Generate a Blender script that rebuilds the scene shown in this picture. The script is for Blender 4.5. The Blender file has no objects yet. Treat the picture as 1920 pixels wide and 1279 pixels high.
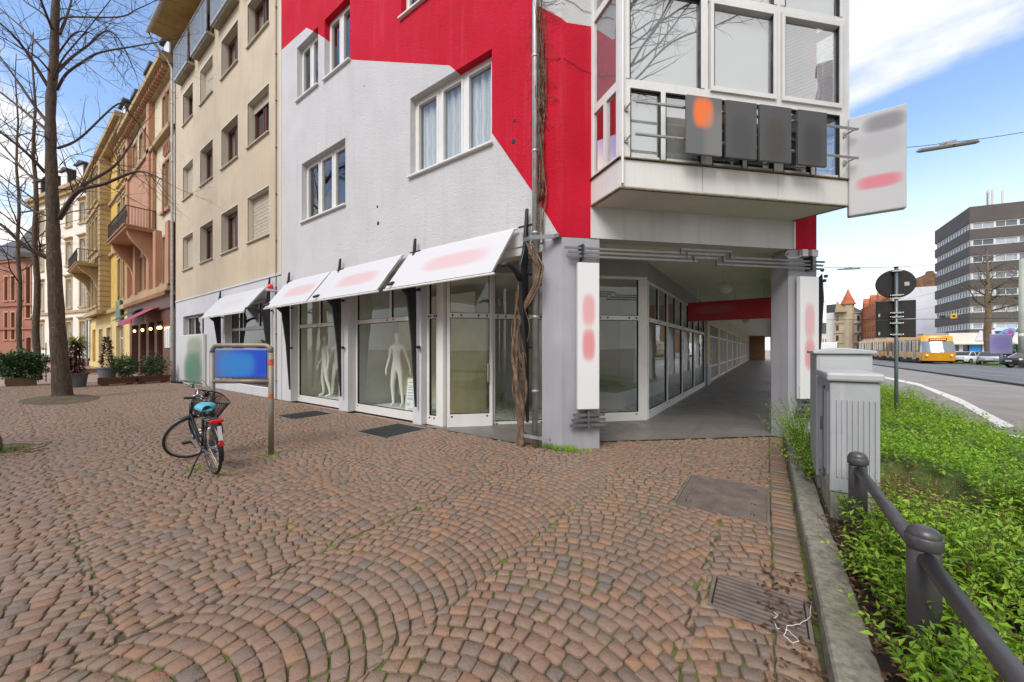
import bpy, math, random
import numpy as np
from mathutils import Matrix, Vector
R = math.radians
random.seed(7); rng = np.random.default_rng(7)
SC = bpy.context.scene
COL = SC.collection

# ------------------------------------------------------------------ camera
cam_d = bpy.data.cameras.new('camera'); cam = bpy.data.objects.new('camera', cam_d); COL.objects.link(cam)
cam.location = (0, 0, 1.65); cam.rotation_euler = (R(90), 0, R(35.2))
cam_d.sensor_width = 36; cam_d.lens = 677 / 1920 * 36; cam_d.shift_y = 16 / 1920
cam_d.clip_end = 3000; cam_d.clip_start = 0.05
SC.camera = cam

# ------------------------------------------------------------------ sky and sun
SUN_EL, SUN_AZ = 48, 172          # azimuth: compass degrees, clockwise from +Y
W = bpy.data.worlds.new('World'); SC.world = W; W.use_nodes = True
nt = W.node_tree; nt.nodes.clear()
def wn(t, **k):
    n = nt.nodes.new(t)
    for a, b in k.items(): setattr(n, a, b)
    return n
def wl(a, b): nt.links.new(a, b)
sky = wn('ShaderNodeTexSky', sky_type='NISHITA', sun_disc=False, sun_elevation=R(SUN_EL), sun_rotation=R(SUN_AZ),
         air_density=1.0, dust_density=0.6, ozone_density=2.5)
bg1 = wn('ShaderNodeBackground'); hs_ = wn('ShaderNodeHueSaturation'); hs_.inputs['Saturation'].default_value = 0.98; wl(sky.outputs[0], hs_.inputs['Color']); wl(hs_.outputs[0], bg1.inputs[0]); bg1.inputs[1].default_value = 0.135
bg2 = wn('ShaderNodeBackground'); bg2.inputs[0].default_value = (1.0, 0.985, 0.96, 1); bg2.inputs[1].default_value = 0.57
tc = wn('ShaderNodeTexCoord'); sep = wn('ShaderNodeSeparateXYZ'); wl(tc.outputs['Generated'], sep.inputs[0])
zc = wn('ShaderNodeMath', operation='MAXIMUM'); wl(sep.outputs[2], zc.inputs[0]); zc.inputs[1].default_value = 0.0
za = wn('ShaderNodeMath', operation='ADD'); wl(zc.outputs[0], za.inputs[0]); za.inputs[1].default_value = 0.22
dx = wn('ShaderNodeMath', operation='DIVIDE'); wl(sep.outputs[0], dx.inputs[0]); wl(za.outputs[0], dx.inputs[1])
dy = wn('ShaderNodeMath', operation='DIVIDE'); wl(sep.outputs[1], dy.inputs[0]); wl(za.outputs[0], dy.inputs[1])
cmb = wn('ShaderNodeCombineXYZ'); wl(dx.outputs[0], cmb.inputs[0]); wl(dy.outputs[0], cmb.inputs[1])
mp = wn('ShaderNodeMapping'); wl(cmb.outputs[0], mp.inputs[0]); mp.inputs['Location'].default_value = (5.3, 0.6, 2.0)
no = wn('ShaderNodeTexNoise'); wl(mp.outputs[0], no.inputs[0])
no.inputs['Scale'].default_value = 1.25; no.inputs['Detail'].default_value = 7; no.inputs['Roughness'].default_value = 0.52; no.inputs['Distortion'].default_value = 0.3
bx = wn('ShaderNodeMath', operation='MULTIPLY'); wl(sep.outputs[0], bx.inputs[0]); bx.inputs[1].default_value = 0.7
by = wn('ShaderNodeMath', operation='MULTIPLY_ADD'); wl(sep.outputs[1], by.inputs[0]); by.inputs[1].default_value = -0.45; wl(bx.outputs[0], by.inputs[2])
bk_r = wn('ShaderNodeMapRange'); wl(by.outputs[0], bk_r.inputs[0]); bk_r.inputs[1].default_value = 0.25; bk_r.inputs[2].default_value = 0.75; bk_r.inputs[3].default_value = 0; bk_r.inputs[4].default_value = 0.20   # thicker cloud behind the viewer
na = wn('ShaderNodeMath', operation='ADD'); wl(no.outputs[0], na.inputs[0]); wl(bk_r.outputs[0], na.inputs[1])
rmp = wn('ShaderNodeMapRange'); wl(na.outputs[0], rmp.inputs[0])
rmp.inputs[1].default_value = 0.475; rmp.inputs[2].default_value = 0.62; rmp.interpolation_type = 'SMOOTHSTEP'
# pale haze of cloud towards the horizon
hz = wn('ShaderNodeMapRange'); wl(sep.outputs[2], hz.inputs[0]); hz.inputs[1].default_value = 0.42; hz.inputs[2].default_value = 0.02
hz.inputs[3].default_value = 0.0; hz.inputs[4].default_value = 0.85; hz.interpolation_type = 'SMOOTHSTEP'
mx = wn('ShaderNodeMath', operation='MAXIMUM'); wl(rmp.outputs[0], mx.inputs[0]); wl(hz.outputs[0], mx.inputs[1])
ms = wn('ShaderNodeMixShader'); wl(mx.outputs[0], ms.inputs[0]); wl(bg1.outputs[0], ms.inputs[1]); wl(bg2.outputs[0], ms.inputs[2])
wo = wn('ShaderNodeOutputWorld'); wl(ms.outputs[0], wo.inputs[0])
sun_d = bpy.data.lights.new('sun', 'SUN'); sun = bpy.data.objects.new('sun', sun_d); COL.objects.link(sun)
sun_d.energy = 1.5; sun_d.angle = R(30); sun_d.color = (1.0, 0.955, 0.9)
_d = Vector((math.sin(R(SUN_AZ)) * math.cos(R(SUN_EL)), math.cos(R(SUN_AZ)) * math.cos(R(SUN_EL)), math.sin(R(SUN_EL))))
sun.rotation_euler = _d.to_track_quat('Z', 'Y').to_euler(); sun.location = _d * 60
SC.view_settings.view_transform = 'Standard'; SC.view_settings.look = 'None'
SC.view_settings.exposure = 1.08; SC.view_settings.gamma = 1.0
SC.cycles.max_bounces = 9; SC.cycles.diffuse_bounces = 6; SC.cycles.transparent_max_bounces = 14; SC.cycles.caustics_reflective = False; SC.cycles.caustics_refractive = False
SC.cycles.use_denoising = True

# ------------------------------------------------------------------ mesh helpers
class MB:
    def __init__(s, M=None): s.v = []; s.f = []; s.m = []; s.M = M; s.cur = 0
    def p(s, co):
        if s.M is not None: co = s.M @ Vector(co)
        s.v.append((co[0], co[1], co[2])); return len(s.v) - 1
    def face(s, pts, mi=None): s.fi([s.p(q) for q in pts], mi)
    def fi(s, idx, mi=None): s.f.append(tuple(idx)); s.m.append(s.cur if mi is None else mi)
    def box(s, x0, x1, y0, y1, z0, z1):
        i = [s.p(c) for c in ((x0,y0,z0),(x1,y0,z0),(x1,y1,z0),(x0,y1,z0),(x0,y0,z1),(x1,y0,z1),(x1,y1,z1),(x0,y1,z1))]
        for q in ((3,2,1,0),(4,5,6,7),(0,1,5,4),(1,2,6,5),(2,3,7,6),(3,0,4,7)): s.fi([i[k] for k in q])
        return s
    def prism(s, poly, z0, z1):      # poly counter-clockwise in xy
        a = [s.p((x, y, z0)) for x, y in poly]; b = [s.p((x, y, z1)) for x, y in poly]; n = len(poly)
        for k in range(n): s.fi((a[k], a[(k+1) % n], b[(k+1) % n], b[k]))
        s.fi(a[::-1]); s.fi(b); return s
    def slab(s, poly, t):            # poly = 3D outline, extruded by vector t
        t = Vector(t); a = [s.p(q) for q in poly]; b = [s.p(Vector(q) + t) for q in poly]; n = len(poly)
        for k in range(n): s.fi((a[k], a[(k+1) % n], b[(k+1) % n], b[k]))
        s.fi(a[::-1]); s.fi(b); return s
    def tube(s, pts, r, n=8, cap=True):
        pts = [Vector(q) for q in pts]; rs = r if isinstance(r, (list, tuple)) else [r] * len(pts)
        prev = None; rings = []
        for k, q in enumerate(pts):
            d = (pts[min(k+1, len(pts)-1)] - pts[max(k-1, 0)])
            d = d.normalized() if d.length > 1e-9 else Vector((0,0,1))
            if prev is None:
                a = d.cross(Vector((0,0,1)))
                if a.length < 1e-3: a = d.cross(Vector((1,0,0)))
                a.normalize()
            else:
                a = prev - d * prev.dot(d)
                if a.length < 1e-6: a = d.orthogonal()
                a.normalize()
            prev = a; b = d.cross(a)
            rings.append([s.p(q + (a * math.cos(2*math.pi*j/n) + b * math.sin(2*math.pi*j/n)) * rs[k]) for j in range(n)])
        for A, B in zip(rings, rings[1:]):
            for j in range(n): s.fi((A[j], A[(j+1) % n], B[(j+1) % n], B[j]))
        if cap: s.fi(rings[0][::-1]); s.fi(rings[-1])
        return s
    def lathe(s, prof, c=(0,0,0), n=16, axis='z'):
        rings = []
        for r, h in prof:
            ring = []
            for j in range(n):
                a = 2*math.pi*j/n; u, w = r*math.cos(a), r*math.sin(a)
                q = (u, w, h) if axis == 'z' else ((u, h, w) if axis == 'y' else (h, u, w))
                ring.append(s.p((c[0]+q[0], c[1]+q[1], c[2]+q[2])))
            rings.append(ring)
        for A, B in zip(rings, rings[1:]):
            for j in range(n): s.fi((A[j], A[(j+1) % n], B[(j+1) % n], B[j]))
        s.fi(rings[0][::-1]); s.fi(rings[-1]); return s
    def wall(s, u0, u1, z0, z1, holes, dep, mi_reveal=None):
        us = sorted({u0, u1} | {h[0] for h in holes} | {h[1] for h in holes}); zs = sorted({z0, z1} | {h[2] for h in holes} | {h[3] for h in holes})
        us = [u for u in us if u0 <= u <= u1]; zs = [z for z in zs if z0 <= z <= z1]
        for a, b in zip(us, us[1:]):
            for c, d in zip(zs, zs[1:]):
                m, k = (a+b)/2, (c+d)/2
                if any(h[0] < m < h[1] and h[2] < k < h[3] for h in holes): continue
                s.face(((a,0,c),(b,0,c),(b,0,d),(a,0,d)))
        for h in holes:
            a, b, c, d = h[:4]
            s.face(((a,0,c),(a,dep,c),(a,dep,d),(a,0,d)), mi_reveal); s.face(((b,0,c),(b,0,d),(b,dep,d),(b,dep,c)), mi_reveal)
            s.face(((a,0,d),(a,dep,d),(b,dep,d),(b,0,d)), mi_reveal); s.face(((a,0,c),(b,0,c),(b,dep,c),(a,dep,c)), mi_reveal)
        return s

WMI = {}     # inverse world matrix of empties built at a place
def obj(name, mb, mats, parent=None, smooth=False, bevel=0, label=None, local=False):
    me = bpy.data.meshes.new(name)
    me.from_pydata(mb.v, [], mb.f); me.validate(verbose=False)
    if not isinstance(mats, (list, tuple)): mats = [mats]
    for m in mats: me.materials.append(m)
    if len(mats) > 1 and len(me.polygons) == len(mb.m): me.polygons.foreach_set('material_index', mb.m)
    if smooth: me.polygons.foreach_set('use_smooth', [True] * len(me.polygons))
    me.update()
    o = bpy.data.objects.new(name, me); COL.objects.link(o)
    if parent is not None:
        o.parent = parent
        if not local and parent.name in WMI: o.matrix_parent_inverse = WMI[parent.name]
    if bevel:
        b = o.modifiers.new('bevel', 'BEVEL'); b.width = bevel; b.segments = 2; b.limit_method = 'ANGLE'; b.angle_limit = R(40)
    if label: o['label'] = label
    return o
def tag(o, label, cat, group=None, kind=None):
    o['label'] = label; o['category'] = cat
    if group: o['group'] = group
    if kind: o['kind'] = kind
    return o
def thing(name, label, cat, loc=(0,0,0), rz=0.0, group=None):
    o = bpy.data.objects.new(name, None); COL.objects.link(o); o.empty_display_size = 0.2
    o.location = loc; o.rotation_euler = (0, 0, rz)
    WMI[o.name] = (Matrix.Translation(loc) @ Matrix.Rotation(rz, 4, 'Z')).inverted()
    return tag(o, label, cat, group)
def struct(name, mb, mats, smooth=False):
    o = obj(name, mb, mats, smooth=smooth); o['kind'] = 'structure'; return o
def solo(name, mb, mats, label, cat, group=None, kind=None, smooth=False, bevel=0):
    # one-mesh thing, origin moved to its base
    xs = np.array(mb.v); c = [float((xs[:,0].min()+xs[:,0].max())/2), float((xs[:,1].min()+xs[:,1].max())/2), float(xs[:,2].min())]
    mb.v = [(a-c[0], b-c[1], d-c[2]) for a, b, d in mb.v]
    o = obj(name, mb, mats, smooth=smooth, bevel=bevel); o.location = c
    return tag(o, label, cat, group, kind)
def copy_tree(root, loc=None, rz=None, label=None, group=None):
    r = root.copy(); COL.objects.link(r)
    if loc is not None: r.location = loc
    if rz is not None: r.rotation_euler = (0, 0, rz)
    if label: r['label'] = label
    if group: r['group'] = group
    for ch in list(root.children):
        c = ch.copy(); COL.objects.link(c); c.parent = r; c.matrix_parent_inverse = ch.matrix_parent_inverse
        for g in list(ch.children):
            d = g.copy(); COL.objects.link(d); d.parent = c; d.matrix_parent_inverse = g.matrix_parent_inverse
    return r
def npmesh(name, V, F, mats, counts=None, mi=None, smooth=False):
    # V (n,3), F flat loop index array, counts per polygon
    me = bpy.data.meshes.new(name); me.vertices.add(len(V)); me.vertices.foreach_set('co', np.asarray(V, np.float32).ravel())
    F = np.asarray(F, np.int32).ravel(); me.loops.add(len(F)); me.loops.foreach_set('vertex_index', F)
    counts = np.asarray(counts, np.int32); st = np.concatenate(([0], np.cumsum(counts)[:-1])).astype(np.int32)
    me.polygons.add(len(counts)); me.polygons.foreach_set('loop_start', st); me.polygons.foreach_set('loop_total', counts)
    if mi is not None: me.polygons.foreach_set('material_index', np.asarray(mi, np.int32))
    if smooth: me.polygons.foreach_set('use_smooth', np.ones(len(counts), bool))
    for m in (mats if isinstance(mats, (list, tuple)) else [mats]): me.materials.append(m)
    me.update(calc_edges=True)
    o = bpy.data.objects.new(name, me); COL.objects.link(o); return o

# ------------------------------------------------------------------ materials
def sr(r, g, b):
    f = lambda c: (c/255/12.92) if c/255 <= 0.04045 else ((c/255+0.055)/1.055)**2.4
    return (f(r), f(g), f(b))
class NT:
    def __init__(s, name):
        s.m = bpy.data.materials.new(name); s.m.use_nodes = True; s.t = s.m.node_tree; s.t.nodes.clear()
        s.out = s.t.nodes.new('ShaderNodeOutputMaterial')
    def n(s, t, ins=None, **k):
        x = s.t.nodes.new(t)
        for a, b in k.items(): setattr(x, a, b)
        for a, b in (ins or {}).items():
            if hasattr(b, 'is_output'): s.t.links.new(b, x.inputs[a])
            else: x.inputs[a].default_value = b
        return x
    def math(s, op, a, b=0.0, c=0.0, clamp=False): return s.n('ShaderNodeMath', {0: a, 1: b, 2: c}, operation=op, use_clamp=clamp).outputs[0]
    def mix(s, f, a, b, mode='MIX'):
        a = (*a, 1) if isinstance(a, tuple) and len(a) == 3 else a; b = (*b, 1) if isinstance(b, tuple) and len(b) == 3 else b
        return s.n('ShaderNodeMix', {0: f, 6: a, 7: b}, data_type='RGBA', blend_type=mode).outputs[2]
    def rng(s, v, a, b, c=0.0, d=1.0): return s.n('ShaderNodeMapRange', {0: v, 1: a, 2: b, 3: c, 4: d}).outputs[0]
    def noise(s, vec, scale, det=4.0, rough=0.55): return s.n('ShaderNodeTexNoise', {'Vector': vec, 'Scale': scale, 'Detail': det, 'Roughness': rough}).outputs[0]
    def co(s, scale=None):
        v = s.n('ShaderNodeTexCoord').outputs['Object']
        if scale: v = s.n('ShaderNodeMapping', {0: v, 'Scale': scale}).outputs[0]
        return v
    def princ(s, col, rough=0.7, metal=0.0, normal=None, **k):
        ins = {'Roughness': rough, 'Metallic': metal, 'Base Color': (*col, 1) if isinstance(col, tuple) and len(col) == 3 else col}
        if normal is not None: ins['Normal'] = normal
        ins.update(k); p = s.n('ShaderNodeBsdfPrincipled', ins)
        return p.outputs[0]
    def end(s, sh): s.t.links.new(sh, s.out.inputs[0]); return s.m
def M(name, col, rough=0.7, var=0.10, vs=2.5, bump=0.0, bs=40.0, metal=0.0, streak=0.0, grime=None, spec=0.5, wear=0.0, bdist=0.01):
    a = NT(name); co = a.co(); c = (*col, 1)
    lo = tuple(x*(1-var) for x in col); hi = tuple(min(1, x*(1+var)) for x in col)
    c = a.mix(a.rng(a.noise(co, vs, 6), 0.3, 0.7), lo, hi)
    if streak:
        sv = a.n('ShaderNodeMapping', {0: co, 'Scale': (7, 7, 0.35)}).outputs[0]
        c = a.mix(a.rng(a.noise(sv, 1.0, 5, 0.6), 0.52, 0.75, 0, streak), c, grime or tuple(x*0.45 for x in col))
        c = a.mix(a.rng(a.noise(co, 0.5, 5, 0.6), 0.5, 0.75, 0, streak), c, grime or tuple(x*0.55 for x in col))
    if wear:
        c = a.mix(a.rng(a.noise(co, 9, 6, 0.7), 0.60, 0.66, 0, wear), c, grime or tuple(min(1, x*2.0+0.05) for x in col))
    nrm = None
    if bump:
        nrm = a.n('ShaderNodeBump', {'Height': a.noise(co, bs, 3, 0.6), 'Strength': bump, 'Distance': bdist}).outputs[0]
    rg = a.rng(a.noise(co, 6, 3), 0.3, 0.7, max(0.03, rough-0.08), min(1, rough+0.08))
    return a.end(a.princ(c, rg, metal, nrm, **{'Specular IOR Level': spec}))
def glass(name, tint=(0.82, 0.88, 0.84), boost=1.9, add=0.04, rough=0.0):
    a = NT(name); lw = a.n('ShaderNodeLayerWeight', {'Blend': 0.5}).outputs['Facing']; f = a.math('MULTIPLY_ADD', a.math('POWER', lw, 5.0), 0.96, 0.04)
    co = a.co(); bm = a.n('ShaderNodeBump', {'Height': a.noise(co, 0.9, 2), 'Strength': 0.06, 'Distance': 0.05}).outputs[0]
    f = a.math('MULTIPLY_ADD', f, boost, add, clamp=True)
    t = a.n('ShaderNodeBsdfTransparent', {0: (*tint, 1)}).outputs[0]
    g = a.n('ShaderNodeBsdfGlossy', {'Roughness': rough, 'Color': (0.95, 0.97, 1, 1), 'Normal': bm}).outputs[0]
    return a.end(a.n('ShaderNodeMixShader', {0: f, 1: t, 2: g}).outputs[0])
def blob_mat(name, base, blobs, rough=0.6, axis=(0, 2), transl=0.0):
    # printed soft colour patches: (u, v, ru, rv, colour, strength) in object metres
    a = NT(name); s = a.n('ShaderNodeSeparateXYZ', {0: a.co()}); U, V = s.outputs[axis[0]], s.outputs[axis[1]]
    c = (*base, 1)
    for u, v, ru, rv, col, st in blobs:
        du = a.math('DIVIDE', a.math('SUBTRACT', U, u), ru); dv = a.math('DIVIDE', a.math('SUBTRACT', V, v), rv)
        d = a.math('ADD', a.math('POWER', a.math('ABSOLUTE', du), 3.0), a.math('POWER', a.math('ABSOLUTE', dv), 3.0))
        c = a.mix(a.math('MULTIPLY', a.n('ShaderNodeMapRange', {0: d, 1: 2.2, 2: 0.1}, interpolation_type='SMOOTHSTEP').outputs[0], st), c, col)
    sh = a.princ(c, rough)
    if transl:
        t = a.n('ShaderNodeBsdfTranslucent', {0: c}).outputs[0]; sh = a.n('ShaderNodeMixShader', {0: transl, 1: sh, 2: t}).outputs[0]
    return a.end(sh)

def mural():
    a = NT('painted_stucco'); co = a.co(); s = a.n('ShaderNodeSeparateXYZ', {0: co}); X, Z = s.outputs[0], s.outputs[2]
    P = [(-13.2, 11.45), (-11.28, 11.31), (-10.58, 10.76), (-9.86, 10.15), (-8.93, 9.26), (-5.30, 7.46), (-4.975, 7.11), (-4.20, 5.70), (-3.27, 4.32), (-2.745, 3.45)]
    f = P[0][1]
    for (x0, z0), (x1, z1) in zip(P, P[1:]): f = a.math('ADD', f, a.rng(X, x0, x1, 0.0, z1-z0))
    wob = a.math('MULTIPLY_ADD', a.noise(co, 40, 2), 0.016, -0.008)
    red = a.math('GREATER_THAN', a.math('ADD', Z, wob), f)
    lim = a.math('ADD', 7.08, a.math('MULTIPLY', a.math('MAXIMUM', a.math('SUBTRACT', -2.745, X), -0.06), 1.0))
    top = a.math('MULTIPLY', a.math('GREATER_THAN', Z, lim), a.math('MULTIPLY', a.math('GREATER_THAN', X, -3.25), a.math('LESS_THAN', X, -1.5)))
    red = a.math('MULTIPLY', red, a.math('SUBTRACT', 1.0, top))
    n1 = a.rng(a.noise(co, 1.1, 6), 0.3, 0.7)
    wh = a.mix(n1, (0.575, 0.57, 0.575), (0.635, 0.63, 0.63)); rd = a.mix(n1, (0.51, 0.004, 0.020), (0.61, 0.008, 0.034))
    sv = a.n('ShaderNodeMapping', {0: co, 'Scale': (5, 5, 0.3)}).outputs[0]
    wh = a.mix(a.rng(a.noise(sv, 1.0, 5, 0.65), 0.54, 0.82, 0, 0.28), wh, (0.34, 0.34, 0.335))
    rd = a.mix(a.rng(a.noise(sv, 1.3, 5, 0.65), 0.52, 0.82, 0, 0.30), rd, (0.62, 0.11, 0.15))
    fine = a.noise(co, 75, 3, 0.65); big = a.noise(co, 22, 3)
    h = a.math('ADD', fine, a.math('MULTIPLY', big, 0.6))
    c = a.mix(red, wh, rd)
    c = a.mix(a.rng(fine, 0.40, 0.24, 0, 0.45), c, a.mix(0.5, c, (0.1, 0.08, 0.08)))
    nm = a.n('ShaderNodeBump', {'Height': h, 'Strength': 0.85, 'Distance': 0.02}).outputs[0]
    return a.end(a.princ(c, 0.8, 0.0, nm, **{'Specular IOR Level': 0.2}))
m_mural = mural()
m_wstucco = M('white_stucco', (0.58, 0.57, 0.56), 0.85, 0.07, 1.5, 0.45, 70, streak=0.2)
m_wpaint = M('white_painted_plaster', (0.60, 0.60, 0.61), 0.7, 0.05, 1.5, 0.12, 50, streak=0.18)
m_frame = M('white_frame', (0.72, 0.71, 0.68), 0.4, 0.05, 2.0, streak=0.12)
m_alu = M('cladding_panel', (0.70, 0.685, 0.65), 0.38, 0.04, 1.2, streak=0.22, grime=(0.42, 0.38, 0.32))
m_lav = M('grey_lavender_plaster', (0.35, 0.35, 0.385), 0.75, 0.08, 1.3, 0.2, 60, streak=0.3)
m_soffit = M('grey_soffit', (0.60, 0.585, 0.55), 0.85, 0.08, 1.0, 0.2, 60)
m_ceil = M('arcade_ceiling_plaster', (0.78, 0.76, 0.68), 0.85, 0.06, 1.0, 0.15, 60)
m_black = M('black_iron', (0.018, 0.018, 0.02), 0.45, 0.3, 5, 0.1, 80, spec=0.5)
m_steel = M('brushed_steel', (0.55, 0.53, 0.49), 0.28, 0.1, 4, metal=0.9)
m_zinc = M('galvanised_zinc', (0.42, 0.43, 0.43), 0.45, 0.2, 6, metal=0.5, streak=0.3)
m_bar = M('grey_steel_bar', (0.20, 0.20, 0.205), 0.45, 0.15, 6, metal=0.6)
m_dark = M('painted_dark_inside', (0.025, 0.025, 0.027), 0.9, 0.2)  # near-black colour stands in for the darkness of unlit rooms
m_gasket = M('black_gasket', (0.012, 0.012, 0.012), 0.6, 0.1)
m_glass = glass('window_glass', (0.90, 0.93, 0.92), 1.5, 0.04)
m_shopglass = glass('shop_glass', (0.96, 0.985, 0.95), 1.2, 0.02)
m_bayglass = glass('bay_glass', (0.93, 0.95, 0.95), 1.8, 0.30)
m_blind = M('white_blind', (0.56, 0.58, 0.57), 0.8, 0.05, 3)
def lace():
    a = NT('lace_curtain'); co = a.co((1, 1, 1))
    w = a.n('ShaderNodeTexWave', {'Vector': co, 'Scale': 3.4, 'Distortion': 2.5, 'Detail': 2}, bands_direction='X').outputs[1]
    b = a.n('ShaderNodeTexBrick', {'Vector': a.n('ShaderNodeMapping', {0: co, 'Rotation': (R(90), 0, 0), 'Scale': (6, 6, 6)}).outputs[0], 'Mortar Size': 0.03, 'Scale': 1.2}).outputs[1]
    c = a.mix(a.rng(w, 0, 1, 0, 0.55), (0.62, 0.63, 0.62), (0.24, 0.25, 0.25))
    return a.end(a.princ(a.mix(a.math('MULTIPLY', b, 0.4), c, (0.8, 0.8, 0.8)), 0.9))
m_lace = lace()

# ------------------------------------------------------------------ ground
def stone_mat():
    a = NT('porphyry_setts'); g = a.n('ShaderNodeNewGeometry'); r = g.outputs['Random Per Island']; co = a.co()
    cr = a.n('ShaderNodeValToRGB', {0: r}); e = cr.color_ramp; e.interpolation = 'LINEAR'   # setts: brown, mauve and grey porphyry
    cols = [(0.0, sr(139,115,97)), (0.16, sr(149,117,94)), (0.3, sr(121,107,94)), (0.45, sr(143,111,89)), (0.6, sr(139,113,95)), (0.72, sr(157,119,89)), (0.82, sr(117,107,97)), (0.92, sr(153,125,99)), (1.0, sr(131,111,95))]
    e.elements[0].position = 0; e.elements[0].color = (*cols[0][1], 1); e.elements[1].position = 1; e.elements[1].color = (*cols[-1][1], 1)
    for p, c in cols[1:-1]: q = e.elements.new(p); q.color = (*c, 1)
    c = a.mix(a.rng(a.noise(co, 45, 5, 0.7), 0.35, 0.7, 0, 0.45), cr.outputs[0], a.mix(0.5, cr.outputs[0], (0.10, 0.075, 0.07)))
    c = a.mix(a.rng(a.noise(co, 0.55, 5, 0.6), 0.45, 0.7, 0, 0.35), c, (0.27, 0.20, 0.15))
    c = a.mix(a.rng(a.noise(co, 1.4, 6, 0.65), 0.60, 0.78, 0, 0.45), c, (0.19, 0.185, 0.07))      # algae film
    c = a.mix(a.rng(a.noise(co, 170, 2, 0.5), 0.66, 0.72, 0, 0.35), c, (0.33, 0.28, 0.24))
    h = a.math('ADD', a.noise(co, 90, 4, 0.65), a.math('MULTIPLY', a.noise(co, 24, 3), 1.4))
    nm = a.n('ShaderNodeBump', {'Height': h, 'Strength': 0.9, 'Distance': 0.007}).outputs[0]
    return a.end(a.princ(c, a.rng(a.noise(co, 8, 4), 0.3, 0.7, 0.42, 0.68), 0.0, nm))
def joint_mat():
    a = NT('sandy_joints'); co = a.co()
    c = a.mix(a.rng(a.noise(co, 30, 5, 0.7), 0.3, 0.7), (0.035, 0.027, 0.02), (0.12, 0.09, 0.065))
    ms_ = a.rng(a.noise(co, 0.9, 5, 0.65), 0.42, 0.54); ms2 = a.rng(a.noise(co, 14, 4, 0.7), 0.40, 0.55)
    c = a.mix(a.math('MULTIPLY', ms_, ms2), c, (0.12, 0.19, 0.015))
    nm = a.n('ShaderNodeBump', {'Height': a.noise(co, 160, 4, 0.7), 'Strength': 0.8, 'Distance': 0.008}).outputs[0]
    return a.end(a.princ(c, 0.95, 0.0, nm))
m_sett = stone_mat(); m_joint = joint_mat()
m_farpav = M('far_paving', sr(160,140,126), 0.75, 0.18, 0.8, 0.3, 30, streak=0.0)
m_asph = M('light_asphalt', (0.25, 0.235, 0.215), 0.85, 0.16, 0.7, 0.4, 220, streak=0.0, wear=0.1)
m_asph2 = M('dark_asphalt', (0.15, 0.152, 0.158), 0.8, 0.18, 0.5, 0.4, 220)
m_paint = M('road_paint', (0.66, 0.65, 0.62), 0.7, 0.1, 3, wear=0.5, grime=(0.2,0.2,0.19))
m_soil = M('bed_soil', (0.040, 0.028, 0.018), 0.95, 0.5, 8, 0.9, 60, bdist=0.03)
m_conc = M('kerb_concrete', (0.27, 0.245, 0.195), 0.9, 0.4, 26, 1.0, 110, streak=0.45, grime=(0.10,0.12,0.03), wear=0.5)
m_grate = M('cast_iron', (0.20, 0.16, 0.132), 0.55, 0.25, 5, 0.4, 80, metal=0.2, wear=0.3)

b = MB()
b.face(((-1500,-1500,-0.06),(1500,-1500,-0.06),(1500,1500,-0.06),(-1500,1500,-0.06))); struct('ground', b, m_farpav)

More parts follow.
